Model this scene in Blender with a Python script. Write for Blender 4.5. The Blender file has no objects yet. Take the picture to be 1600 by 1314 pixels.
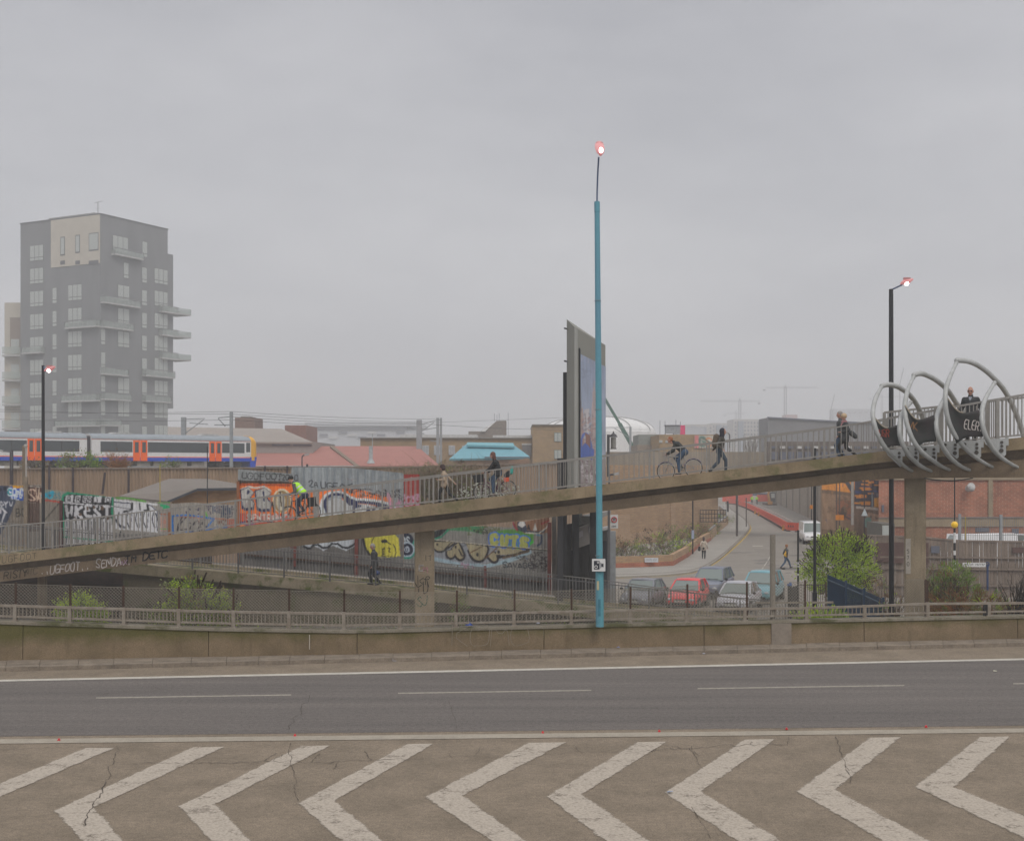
import bpy, bmesh, math, random
import numpy as np
from mathutils import Vector, Matrix
R = math.radians
SC = bpy.context.scene
COL = SC.collection
random.seed(7)
F = 2000.0; CX = 800.0; HZ = 730.0; EYE = 4.9      # focal length and horizon measured on the photograph (1600 px wide)
# ---------------------------------------------------------------- camera
cam = bpy.data.cameras.new('camera'); camo = bpy.data.objects.new('camera', cam); COL.objects.link(camo)
camo.location = (0, 0, EYE); camo.rotation_euler = (R(90), 0, 0)
cam.sensor_width = 36; cam.lens = 45.0; cam.shift_y = 73/1600
cam.clip_start = .5; cam.clip_end = 6000
SC.camera = camo
# ---------------------------------------------------------------- sky
SUN_EL, SUN_ROT = R(48), R(200)
world = bpy.data.worlds.new('World'); SC.world = world; world.use_nodes = True
nt = world.node_tree; nt.nodes.clear()
def N(t, tree=nt, **k):
    n = tree.nodes.new(t)
    for a, b in k.items(): setattr(n, a, b)
    return n
sky = N('ShaderNodeTexSky'); sky.sky_type = 'NISHITA'; sky.sun_disc = False
sky.sun_elevation = SUN_EL; sky.sun_rotation = SUN_ROT; sky.air_density = 1.5; sky.dust_density = 4
hsv = N('ShaderNodeHueSaturation'); hsv.inputs['Saturation'].default_value = .12
tc = N('ShaderNodeTexCoord'); nz = N('ShaderNodeTexNoise'); nz.inputs['Scale'].default_value = 3.0; nz.inputs['Detail'].default_value = 6; nz.inputs['Roughness'].default_value = .6
mp = N('ShaderNodeMapping'); mp.inputs['Scale'].default_value = (1, 1, 3.0)
rmp = N('ShaderNodeValToRGB'); rmp.color_ramp.elements[0].position = .3; rmp.color_ramp.elements[1].position = .75
rmp.color_ramp.elements[0].color = (4.52, 4.62, 4.98, 1); rmp.color_ramp.elements[1].color = (6.2, 6.24, 6.5, 1)
mx = N('ShaderNodeMix', data_type='RGBA'); mx.inputs['Factor'].default_value = .9
bg = N('ShaderNodeBackground'); bg.inputs['Strength'].default_value = .1
wo = N('ShaderNodeOutputWorld')
L = nt.links.new
L(sky.outputs[0], hsv.inputs['Color']); sxyz = N('ShaderNodeSeparateXYZ'); grd = N('ShaderNodeValToRGB'); mul = N('ShaderNodeMix', data_type='RGBA', blend_type='MULTIPLY'); mul.inputs['Factor'].default_value = 1
while len(grd.color_ramp.elements) < 4: grd.color_ramp.elements.new(.5)
for e_, (p_, c_) in zip(grd.color_ramp.elements, ((0, (1.12, 1.11, 1.11)), (.16, (1.0, 1.0, 1.0)), (.36, (.80, .80, .82)), (.7, (1.65, 1.61, 1.55)))): e_.position = p_; e_.color = c_+(1,)
L(tc.outputs['Generated'], sxyz.inputs[0]); L(sxyz.outputs['Z'], grd.inputs[0]); L(tc.outputs['Generated'], mp.inputs['Vector']); L(mp.outputs[0], nz.inputs['Vector'])
L(nz.outputs['Fac'], rmp.inputs[0]); L(hsv.outputs[0], mx.inputs[6]); L(rmp.outputs[0], mul.inputs[6]); L(grd.outputs[0], mul.inputs[7]); L(mul.outputs[2], mx.inputs[7])
L(mx.outputs[2], bg.inputs['Color']); L(bg.outputs[0], wo.inputs['Surface'])
# ---------------------------------------------------------------- sun (overcast: weak and wide)
sl = bpy.data.lights.new('sun', 'SUN'); sl.energy = 1.1; sl.angle = R(25); sl.color = (1, .93, .83)
so = bpy.data.objects.new('sun', sl); COL.objects.link(so); so.rotation_euler = (R(90)-SUN_EL, 0, R(20))
# ---------------------------------------------------------------- exposure
SC.view_settings.view_transform = 'Standard'; SC.view_settings.look = 'None'
SC.view_settings.exposure = .13; SC.view_settings.gamma = 1
HAZE = .0012
SC.cycles.volume_bounces = 1; SC.cycles.max_bounces = 6; SC.cycles.transparent_max_bounces = 12
# ---------------------------------------------------------------- helpers
def P(px, py, D): return Vector(((px-CX)/F*D, D, EYE-(py-HZ)/F*D))
def G(px, py, z=0.0):                        # point of the plane at height z seen at that spot of the photograph
    D = (EYE-z)*F/(py-HZ); return Vector(((px-CX)/F*D, D, z))
def lerp(a, b, t): return a+(b-a)*t
def ip(x, pts):                              # piecewise linear with extrapolation
    if x <= pts[0][0]: a, b = pts[0], pts[1]
    elif x >= pts[-1][0]: a, b = pts[-2], pts[-1]
    else:
        for a, b in zip(pts, pts[1:]):
            if a[0] <= x <= b[0]: break
    return a[1]+(b[1]-a[1])*(x-a[0])/(b[0]-a[0])
MATS = {}
def lin(c):
    return tuple((v/255/12.92 if v/255 < .04045 else ((v/255+.055)/1.055)**2.4) for v in c)
def mat(name, col, rough=.8, var=.15, scale=3.0, bump=0.0, metal=0.0, col2=None, streak=False, fine=0.0, emit=None, coat=0, spec=None):
    if name in MATS: return MATS[name]
    m = bpy.data.materials.new(name); m.use_nodes = True; t = m.node_tree; b = t.nodes['Principled BSDF']; ln = t.links.new
    MATS[name] = m
    b.inputs['Roughness'].default_value = rough; b.inputs['Metallic'].default_value = metal
    if coat: b.inputs['Coat Weight'].default_value = coat
    if spec is not None: b.inputs['Specular IOR Level'].default_value = spec
    c = tuple(col)+(1,); c2 = tuple(col2)+(1,) if col2 else tuple(max(0, v*(1-var*2)) for v in col)+(1,)
    co = N('ShaderNodeTexCoord', t); mpn = N('ShaderNodeMapping', t); ln(co.outputs['Object'], mpn.inputs['Vector'])
    if streak: mpn.inputs['Scale'].default_value = (.05, 1, 1) if streak == 'x' else (1, 1, .18)
    n1 = N('ShaderNodeTexNoise', t); n1.inputs['Scale'].default_value = scale; n1.inputs['Detail'].default_value = 6; n1.inputs['Roughness'].default_value = .65
    ln(mpn.outputs[0], n1.inputs['Vector'])
    rp = N('ShaderNodeValToRGB', t); rp.color_ramp.elements[0].position = .35; rp.color_ramp.elements[1].position = .68
    rp.color_ramp.elements[0].color = c2; rp.color_ramp.elements[1].color = c
    ln(n1.outputs['Fac'], rp.inputs[0]); out = rp.outputs[0]
    if fine:
        n2 = N('ShaderNodeTexNoise', t); n2.inputs['Scale'].default_value = 45; n2.inputs['Detail'].default_value = 3
        ln(co.outputs['Object'], n2.inputs['Vector'])
        mr = N('ShaderNodeMapRange', t); mr.inputs['To Min'].default_value = 1-fine; mr.inputs['To Max'].default_value = 1+fine
        mr.inputs['From Min'].default_value = .3; mr.inputs['From Max'].default_value = .7
        n4 = N('ShaderNodeTexNoise', t); n4.inputs['Scale'].default_value = 11; n4.inputs['Detail'].default_value = 5; ln(co.outputs['Object'], n4.inputs['Vector'])
        av = N('ShaderNodeMix', t); av.inputs[0].default_value = .3; ln(n2.outputs['Fac'], av.inputs[2]); ln(n4.outputs['Fac'], av.inputs[3]); ln(av.outputs[0], mr.inputs['Value'])
        vm = N('ShaderNodeVectorMath', t, operation='SCALE'); ln(out, vm.inputs[0]); ln(mr.outputs[0], vm.inputs['Scale']); out = vm.outputs[0]
    ln(out, b.inputs['Base Color'])
    if bump:
        bn = N('ShaderNodeBump', t); bn.inputs['Strength'].default_value = bump; bn.inputs['Distance'].default_value = .02
        n3 = N('ShaderNodeTexNoise', t); n3.inputs['Scale'].default_value = 25; ln(co.outputs['Object'], n3.inputs['Vector'])
        ln(n3.outputs['Fac'], bn.inputs['Height']); ln(bn.outputs[0], b.inputs['Normal'])
    if emit:
        b.inputs['Emission Color'].default_value = tuple(emit[:3])+(1,); b.inputs['Emission Strength'].default_value = emit[3]
    return m
def glass(name, col=(.05, .06, .06), rough=.12, alpha=1):
    if name in MATS: return MATS[name]
    m = bpy.data.materials.new(name); m.use_nodes = True; b = m.node_tree.nodes['Principled BSDF']; MATS[name] = m
    b.inputs['Base Color'].default_value = tuple(col)+(1,); b.inputs['Roughness'].default_value = rough; b.inputs['Specular IOR Level'].default_value = .9; b.inputs['Alpha'].default_value = alpha
    return m
def brick(name, c1, c2, mortar, bw=.22, bh=.075, msize=.012, stain=.35, axis='X'):
    if name in MATS: return MATS[name]
    m = bpy.data.materials.new(name); m.use_nodes = True; t = m.node_tree; b = t.nodes['Principled BSDF']; ln = t.links.new; MATS[name] = m
    b.inputs['Roughness'].default_value = .92
    co = N('ShaderNodeTexCoord', t); sp = N('ShaderNodeSeparateXYZ', t); cb = N('ShaderNodeCombineXYZ', t)
    ln(co.outputs['Object'], sp.inputs[0])
    if axis == 'XY':
        ad = N('ShaderNodeMath', t, operation='ADD'); ln(sp.outputs['X'], ad.inputs[0]); ln(sp.outputs['Y'], ad.inputs[1]); ln(ad.outputs[0], cb.inputs['X'])
    else: ln(sp.outputs[axis], cb.inputs['X'])
    ln(sp.outputs['Z'], cb.inputs['Y'])
    br = N('ShaderNodeTexBrick', t); br.inputs['Scale'].default_value = 1; br.inputs['Brick Width'].default_value = bw; br.inputs['Row Height'].default_value = bh
    br.inputs['Mortar Size'].default_value = msize; br.inputs['Color1'].default_value = tuple(c1)+(1,); br.inputs['Color2'].default_value = tuple(c2)+(1,)
    br.inputs['Mortar'].default_value = tuple(mortar)+(1,); ln(cb.outputs[0], br.inputs['Vector'])
    n1 = N('ShaderNodeTexNoise', t); n1.inputs['Scale'].default_value = .6; n1.inputs['Detail'].default_value = 7; n1.inputs['Roughness'].default_value = .7
    ln(co.outputs['Object'], n1.inputs['Vector'])
    mr = N('ShaderNodeMapRange', t); mr.inputs['From Min'].default_value = .3; mr.inputs['From Max'].default_value = .7
    mr.inputs['To Min'].default_value = 1-stain; mr.inputs['To Max'].default_value = 1+stain; ln(n1.outputs['Fac'], mr.inputs['Value'])
    vm = N('ShaderNodeVectorMath', t, operation='SCALE'); ln(br.outputs['Color'], vm.inputs[0]); ln(mr.outputs[0], vm.inputs['Scale'])
    ln(vm.outputs[0], b.inputs['Base Color']); return m
def concrete(name, col, dirt, moss=None, rough=.9, mossz=None):
    """weathered concrete: cloudy stains, vertical run marks, optional moss patches"""
    if name in MATS: return MATS[name]
    m = bpy.data.materials.new(name); m.use_nodes = True; t = m.node_tree; b = t.nodes['Principled BSDF']; ln = t.links.new; MATS[name] = m
    b.inputs['Roughness'].default_value = rough; b.inputs['Specular IOR Level'].default_value = .2
    co = N('ShaderNodeTexCoord', t)
    def noise(scale, vec=None, det=6, r=.65):
        n = N('ShaderNodeTexNoise', t); n.inputs['Scale'].default_value = scale; n.inputs['Detail'].default_value = det; n.inputs['Roughness'].default_value = r
        ln(vec or co.outputs['Object'], n.inputs['Vector']); return n.outputs['Fac']
    def rng(v, a, bb, lo=0, hi=1):
        r = N('ShaderNodeMapRange', t); r.inputs['From Min'].default_value = a; r.inputs['From Max'].default_value = bb
        r.inputs['To Min'].default_value = lo; r.inputs['To Max'].default_value = hi; ln(v, r.inputs['Value']); return r.outputs[0]
    def mix(f, a, bb):
        x = N('ShaderNodeMix', t, data_type='RGBA'); ln(f, x.inputs['Factor'])
        for i, v in ((6, a), (7, bb)):
            if isinstance(v, tuple): x.inputs[i].default_value = v+(1,)
            else: ln(v, x.inputs[i])
        return x.outputs[2]
    mpn = N('ShaderNodeMapping', t); mpn.inputs['Scale'].default_value = (1, 1, .12); ln(co.outputs['Object'], mpn.inputs['Vector'])
    c = mix(rng(noise(.9), .35, .7), tuple(dirt), tuple(col))
    c = mix(rng(noise(3.5, mpn.outputs[0]), .55, .75, 0, .55), c, tuple(v*.55 for v in dirt))
    if moss:
        f = rng(noise(1.1), .5, .62)
        if mossz is not None:
            sp = N('ShaderNodeSeparateXYZ', t); ln(co.outputs['Object'], sp.inputs[0])
            z = rng(sp.outputs['Z'], mossz[0], mossz[1])
            f0 = N('ShaderNodeMath', t, operation='ADD'); ln(noise(1.3, None, 8), f0.inputs[0]); ln(z, f0.inputs[1]); f = rng(f0.outputs[0], .85, 1.3, 0, .85)
        c = mix(f, c, tuple(moss))
    sc = N('ShaderNodeVectorMath', t, operation='SCALE'); ln(c, sc.inputs[0]); ln(rng(noise(38, None, 3), .3, .7, .78, 1.22), sc.inputs['Scale'])
    ln(sc.outputs[0], b.inputs['Base Color'])
    bn = N('ShaderNodeBump', t); bn.inputs['Strength'].default_value = .35; bn.inputs['Distance'].default_value = .02; ln(noise(30), bn.inputs['Height']); ln(bn.outputs[0], b.inputs['Normal'])
    return m
class MB:
    def __init__(s): s.v = []; s.f = []; s.m = []
    def add(s, vs, fs, mi=0):
        o = len(s.v); s.v += [tuple(p) for p in vs]; s.f += [tuple(i+o for i in f) for f in fs]; s.m += [mi]*len(fs)
    def box(s, a, b, mi=0):
        x0, y0, z0 = a; x1, y1, z1 = b
        s.add([(x0,y0,z0),(x1,y0,z0),(x1,y1,z0),(x0,y1,z0),(x0,y0,z1),(x1,y0,z1),(x1,y1,z1),(x0,y1,z1)],
              [(0,3,2,1),(4,5,6,7),(0,1,5,4),(1,2,6,5),(2,3,7,6),(3,0,4,7)], mi)
    def bar(s, p, q, w, d=None, mi=0, up=(0,0,1), ext=0):
        p = Vector(p); q = Vector(q); d = d or w; a = (q-p).normalized(); u = Vector(up)
        if abs(a.dot(u)) > .95: u = Vector((0,1,0))
        x = a.cross(u).normalized(); y = x.cross(a); p = p-a*ext; q = q+a*ext
        c = [x*sx*w/2+y*sy*d/2 for sx, sy in ((-1,-1),(1,-1),(1,1),(-1,1))]
        s.add([p+k for k in c]+[q+k for k in c], [(3,2,1,0),(4,5,6,7),(0,1,5,4),(1,2,6,5),(2,3,7,6),(3,0,4,7)], mi)
    def tube(s, pts, r, n=8, mi=0, cap=True):
        pts = [Vector(p) for p in pts]; rr = r if isinstance(r, (list, tuple)) else [r]*len(pts)
        rings = []; ref = None
        for i, p in enumerate(pts):
            a = (pts[min(i+1, len(pts)-1)]-pts[max(i-1, 0)]).normalized()
            if ref is None: ref = a.orthogonal().normalized()
            x = (ref-a*ref.dot(a)).normalized(); ref = x; y = a.cross(x)
            rings.append([p+(x*math.cos(k*2*math.pi/n)+y*math.sin(k*2*math.pi/n))*rr[i] for k in range(n)])
        vs = [v for rg in rings for v in rg]; fs = []
        for i in range(len(pts)-1):
            for k in range(n): fs.append((i*n+k, i*n+(k+1)%n, (i+1)*n+(k+1)%n, (i+1)*n+k))
        if cap: fs.append(tuple(reversed(range(n)))); fs.append(tuple(range((len(pts)-1)*n, len(pts)*n)))
        s.add(vs, fs, mi)
    def ball(s, c, r, n=10, m=7, mi=0, top=1.0, rot=None):
        r = r if isinstance(r, (list, tuple)) else (r, r, r); c = Vector(c); vs = []; fs = []
        for j in range(m+1):
            th = math.pi*j/m
            for k in range(n):
                ph = 2*math.pi*k/n; v = Vector((math.sin(th)*math.cos(ph)*r[0], math.sin(th)*math.sin(ph)*r[1], math.cos(th)*r[2]))
                if rot: v = rot @ v
                vs.append(c+v)
        for j in range(m):
            for k in range(n): fs.append((j*n+k, (j+1)*n+k, (j+1)*n+(k+1)%n, j*n+(k+1)%n))
        s.add(vs, fs, mi)
    def ring(s, c, R0, r, ax, n=28, m=6, mi=0):
        c = Vector(c); ax = Vector(ax).normalized(); x = ax.orthogonal().normalized(); y = ax.cross(x); vs = []; fs = []
        for i in range(n):
            a = 2*math.pi*i/n; d = x*math.cos(a)+y*math.sin(a)
            for k in range(m):
                b = 2*math.pi*k/m; vs.append(c+d*(R0+r*math.cos(b))+ax*r*math.sin(b))
        for i in range(n):
            for k in range(m): fs.append((i*m+k, ((i+1)%n)*m+k, ((i+1)%n)*m+(k+1)%m, i*m+(k+1)%m))
        s.add(vs, fs, mi)
    def poly(s, pts, mi=0): s.add(pts, [tuple(range(len(pts)))], mi)
    def prism(s, pts, off, mi=0):            # polygon pushed along off
        n = len(pts); off = Vector(off); a = [Vector(p) for p in pts]
        s.add(a+[p+off for p in a], [tuple(range(n)), tuple(reversed(range(n, 2*n)))]+[(i, i+n, (i+1)%n+n, (i+1)%n) for i in range(n)], mi)
    def loft(s, secs, mi=0, closed=True, cap=True):
        n = len(secs[0]); vs = [v for sc in secs for v in sc]; fs = []
        for i in range(len(secs)-1):
            for k in range(n if closed else n-1): fs.append((i*n+k, i*n+(k+1)%n, (i+1)*n+(k+1)%n, (i+1)*n+k))
        if cap and closed: fs.append(tuple(reversed(range(n)))); fs.append(tuple(range((len(secs)-1)*n, len(secs)*n)))
        s.add(vs, fs, mi)
    def build(s, name, mats, parent=None, smooth=False, fix=True, loc=None):
        me = bpy.data.meshes.new(name)
        vs = s.v
        if loc is not None: l = Vector(loc); vs = [(a-l.x, b-l.y, c-l.z) for a, b, c in s.v]
        me.from_pydata([tuple(v) for v in vs], [], s.f)
        for m in (mats if isinstance(mats, (list, tuple)) else [mats]): me.materials.append(m)
        if len(me.materials) > 1: me.polygons.foreach_set('material_index', s.m)
        if fix and len(s.f) < 60000:
            bm = bmesh.new(); bm.from_mesh(me); bmesh.ops.recalc_face_normals(bm, faces=bm.faces); bm.to_mesh(me); bm.free()
        if smooth: me.polygons.foreach_set('use_smooth', [True]*len(me.polygons))
        o = bpy.data.objects.new(name, me); COL.objects.link(o)
        if loc is not None: o.location = loc
        if parent: o.parent = parent
        return o
def tag(o, label=None, cat=None, group=None, kind=None):
    if label: o['label'] = label
    if cat: o['category'] = cat
    if group: o['group'] = group
    if kind: o['kind'] = kind
    return o
def empty(name, label, cat, loc=(0,0,0), group=None, mw=None):
    o = bpy.data.objects.new(name, None); COL.objects.link(o); o.empty_display_size = .2
    if mw is not None: o.matrix_world = mw
    else: o.location = loc
    return tag(o, label, cat, group)
def hang(child, parent):                     # parent a mesh that was built in world coordinates
    child.parent = parent; child.matrix_parent_inverse = parent.matrix_basis.inverted(); return child
def copy_tree(o, parent=None):
    c = o.copy(); COL.objects.link(c)
    if parent is not None: c.parent = parent
    for ch in list(o.children): copy_tree(ch, c)
    return c
# stroke font on a 4 x 6 grid, one string per glyph: polylines of "xy" pairs
FONT = {'A':'00-26-40 11-31','B':'00-06-36-35-33-03 33-42-41-30-00','C':'45-36-16-05-01-10-30-41','D':'00-06-26-44-42-20-00','E':'46-06-00-40 03-33',
'F':'06-46 06-00 03-33','G':'45-36-16-05-01-10-30-41-43-23','H':'00-06 40-46 03-43','I':'20-26','J':'46-41-30-10-01','K':'00-06 46-03-40','L':'06-00-40','M':'00-06-23-46-40','N':'00-06-40-46',
'O':'10-01-05-16-36-45-41-30-10','P':'00-06-36-45-44-33-03','Q':'10-01-05-16-36-45-41-30-10 22-40','R':'00-06-36-45-44-33-03 23-40','S':'45-36-16-05-04-32-41-30-10-01',
'T':'06-46 26-20','U':'06-01-10-30-41-46','V':'06-20-46','W':'06-10-23-30-46','X':'00-46 06-40','Y':'06-23-46 23-20','Z':'06-46-00-40',
'0':'10-01-05-16-36-45-41-30-10','1':'15-26-20','2':'05-16-36-45-44-00-40','3':'06-46-23-32-41-30-00','4':'30-36-02-42','5':'46-06-04-34-42-30-00','6':'36-05-01-10-30-41-42-33-03','7':'06-46-10',
'8':'13-04-15-35-44-33-13-01-10-30-41-33','9':'10-40-45-36-16-04-13-43','!':'26-22 21-20','.':'20-21','/':'00-46','-':'13-33'}
def glyph_lines(ch):
    out = []
    for pl in FONT.get(ch, '').split():
        out.append([(int(p[0])/4, int(p[1])/6) for p in pl.split('-')])
    return out
def smooth_pl(pl, it=1):
    for _ in range(it):
        q = [pl[0]]
        for a, b in zip(pl, pl[1:]): q += [(a[0]*.75+b[0]*.25, a[1]*.75+b[1]*.25), (a[0]*.25+b[0]*.75, a[1]*.25+b[1]*.75)]
        q.append(pl[-1]); pl = q
    return pl
def write(mb, text, p0, ex, ey, h, th, nrm, adv=.8, jit=0, mi=0, slant=0, off=.004, w=.62, sm=1):
    """flat painted strokes: text from p0 along ex with height h along ey"""
    p0 = Vector(p0); ex = Vector(ex).normalized(); ey = Vector(ey).normalized(); nrm = Vector(nrm).normalized(); x = 0; rs = random.Random(len(text)*13)
    for ch in text:
        jh = h*(1+rs.uniform(-jit, jit)); jy = rs.uniform(-jit, jit)*h*.4
        for pl in glyph_lines(ch):
            pl = smooth_pl([(a_+rs.uniform(-jit, jit)*.9, b_+rs.uniform(-jit, jit)*.7) for a_, b_ in pl], sm)
            for a, b in zip(pl, pl[1:]):
                A = p0+ex*(x+a[0]*h*w+a[1]*slant*h)+ey*(a[1]*jh+jy)+nrm*off; B = p0+ex*(x+b[0]*h*w+b[1]*slant*h)+ey*(b[1]*jh+jy)+nrm*off
                d = (B-A)
                if d.length < 1e-5: continue
                d.normalize(); s_ = nrm.cross(d)*th/2; A = A-d*th*.35; B = B+d*th*.35
                mb.poly([A-s_, B-s_, B+s_, A+s_], mi)
        x += h*adv
    return x
def squiggle(mb, p, L_, h, th, n, seed=5):   # writing too small to read: a row of little strokes on a sign facing the camera
    rs = random.Random(seed); p = Vector(p)
    for k in range(n):
        if k in (6,): continue
        x = L_*k/n; a = p+Vector((x, 0, rs.uniform(0, h*.3))); b = p+Vector((x+L_/n*.3, 0, h)); c = p+Vector((x+L_/n*.7, 0, rs.uniform(0, h)))
        for u, v in ((a, b), (b, c)):
            d = (v-u).normalized(); s_ = Vector((-d.z, 0, d.x))*th/2; mb.poly([u-s_, v-s_, v+s_, u+s_])
# pixel canvas used for the sprayed walls: paint is stored as vertex colours of the corrugated sheets
class Canvas:
    def __init__(s, x0, x1, y0, y1, k, base):
        s.x0, s.y0, s.k = x0, y0, k; s.w = int((x1-x0)*k)+1; s.h = int((y1-y0)*k)+1
        s.a = np.zeros((s.h, s.w, 3)); s.a[:] = lin(base)
        s.X = x0+np.arange(s.w)[None, :]/k; s.Y = y0+np.arange(s.h)[:, None]/k
        rs = np.random.RandomState(3); s.noise = rs.rand(s.h, s.w)
        s.X, s.Y = np.broadcast_arrays(s.X, s.Y)
    def put(s, mask, col, al=1.0): s.a[mask] = s.a[mask]*(1-al)+np.array(lin(col))*al
    def poly(s, pts, col, al=1.0):
        m = np.zeros((s.h, s.w), bool); n = len(pts)
        for i in range(n):
            x1, y1 = pts[i]; x2, y2 = pts[(i+1) % n]
            if y1 == y2: continue
            c = ((s.Y >= min(y1, y2)) & (s.Y < max(y1, y2))) & (s.X < (x2-x1)*(s.Y-y1)/(y2-y1)+x1); m ^= c
        s.put(m, col, al)
    def seg(s, a, b, r):
        ax, ay = a; bx, by = b; dx, dy = bx-ax, by-ay; L2 = dx*dx+dy*dy+1e-9
        t = np.clip(((s.X-ax)*dx+(s.Y-ay)*dy)/L2, 0, 1); return (s.X-ax-t*dx)**2+(s.Y-ay-t*dy)**2 < r*r
    def line(s, pts, r, col, al=1.0, sm=0):
        pts = smooth_pl(pts, sm) if sm else pts; m = np.zeros((s.h, s.w), bool)
        for a, b in zip(pts, pts[1:]): m |= s.seg(a, b, r)
        s.put(m, col, al)
    def ell(s, cx, cy, rx, ry, col, al=1.0): s.put(((s.X-cx)/rx)**2+((s.Y-cy)/ry)**2 < 1, col, al)
    def text(s, t, x, y, h, r, col, adv=.8, w=.6, sl=0, jit=0, dy=0, al=1.0, sm=1):
        rs = random.Random(len(t)*7+int(x)); m = np.zeros((s.h, s.w), bool)
        for ch in t:
            j = rs.uniform(-jit, jit)*h
            for pl in glyph_lines(ch):
                pl = [(x+p[0]*h*w+p[1]*sl*h, y+j-p[1]*h) for p in smooth_pl([(a_+rs.uniform(-.09, .09), b_+rs.uniform(-.06, .06)) for a_, b_ in pl], sm)]
                for a, b in zip(pl, pl[1:]): m |= s.seg(a, b, r)
            x += h*adv; y += dy
        s.put(m, col, al)
    def bubble(s, t, x, y, h, r, fill, edge, er=1.5, shadow=None, adv=.9, w=.6, dy=0, jit=.05):
        if shadow: s.text(t, x+1.5, y+1.8, h, r+er+1, shadow, adv, w, 0, jit, dy)
        s.text(t, x, y, h, r+er, edge, adv, w, 0, jit, dy); s.text(t, x, y, h, r, fill, adv, w, 0, jit, dy)
    def scribble(s, x0, x1, y0, y1, n, r, col, al=1.0, seed=1):
        rs = random.Random(seed); m = np.zeros((s.h, s.w), bool)
        for i in range(n):
            x = rs.uniform(x0, x1); y = rs.uniform(y0, y1); pl = [(x, y)]
            for _ in range(4): x += rs.uniform(-4, 5); y += rs.uniform(-4, 4); pl.append((min(max(x, x0), x1), min(max(y, y0), y1)))
            pl = smooth_pl(pl, 2)
            for a, b in zip(pl, pl[1:]): m |= s.seg(a, b, r)
        s.put(m, col, al)
def finish(cv, seed=1, ghost=True):           # overspray, drips, old faded tags and scuffs
    if getattr(cv, 'done', False): return
    cv.done = True; rs = random.Random(seed); a = cv.a; x1 = cv.x0+cv.w/cv.k; y1 = cv.y0+cv.h/cv.k
    if ghost:
        n = int((x1-cv.x0)/9)
        for i in range(n):
            x = rs.uniform(cv.x0, x1-8); y = rs.uniform(cv.y0+8, y1-6); c = rs.choice([(70, 66, 74), (190, 190, 194), (150, 80, 90), (60, 80, 120), (90, 120, 90), (44, 40, 44)])
            cv.scribble(x, x+rs.uniform(5, 14), y, y+rs.uniform(3, 8), rs.randint(1, 3), rs.uniform(.3, .6), c, rs.uniform(.25, .7), rs.randint(0, 9999))
    for i in range(int((x1-cv.x0)*1.2)):      # drips pull colour downwards
        X_ = rs.randrange(cv.w); Y_ = rs.randrange(4, max(5, cv.h-14)); L_ = rs.randint(3, 11); cv.a[Y_:Y_+L_, X_] = cv.a[Y_, X_]*.7+cv.a[Y_:Y_+L_, X_]*.3
    p = np.pad(cv.a, ((1, 1), (1, 1), (0, 0)), 'edge'); b = sum(p[i:i+cv.h, j:j+cv.w] for i in range(3) for j in range(3))/9; cv.a = cv.a*.45+b*.55
    cv.a *= (1+(cv.noise[:, :, None]-.5)*.22); r2 = np.random.RandomState(seed).rand(cv.h//6+2, cv.w//6+2); big = np.kron(r2, np.ones((6, 6)))[:cv.h, :cv.w]; cv.a *= (1+(big[:, :, None]-.5)*.12)
def vcol_mat(name, rough=.7, metal=0):
    if name in MATS: return MATS[name]
    m = bpy.data.materials.new(name); m.use_nodes = True; t = m.node_tree; b = t.nodes['Principled BSDF']; MATS[name] = m
    at = N('ShaderNodeAttribute', t); at.attribute_name = 'paint'; b.inputs['Roughness'].default_value = rough; b.inputs['Metallic'].default_value = metal
    co = N('ShaderNodeTexCoord', t); n = N('ShaderNodeTexNoise', t); n.inputs['Scale'].default_value = 2.5; n.inputs['Detail'].default_value = 8
    mpn = N('ShaderNodeMapping', t); mpn.inputs['Scale'].default_value = (1, 1, .3)
    mr = N('ShaderNodeMapRange', t); mr.inputs['From Min'].default_value = .3; mr.inputs['From Max'].default_value = .7; mr.inputs['To Min'].default_value = .72; mr.inputs['To Max'].default_value = 1.15
    vm = N('ShaderNodeVectorMath', t, operation='SCALE')
    t.links.new(co.outputs['Object'], mpn.inputs[0]); t.links.new(mpn.outputs[0], n.inputs['Vector']); t.links.new(n.outputs['Fac'], mr.inputs['Value'])
    t.links.new(at.outputs['Color'], vm.inputs[0]); t.links.new(mr.outputs[0], vm.inputs['Scale']); t.links.new(vm.outputs[0], b.inputs['Base Color']); return m
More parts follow.
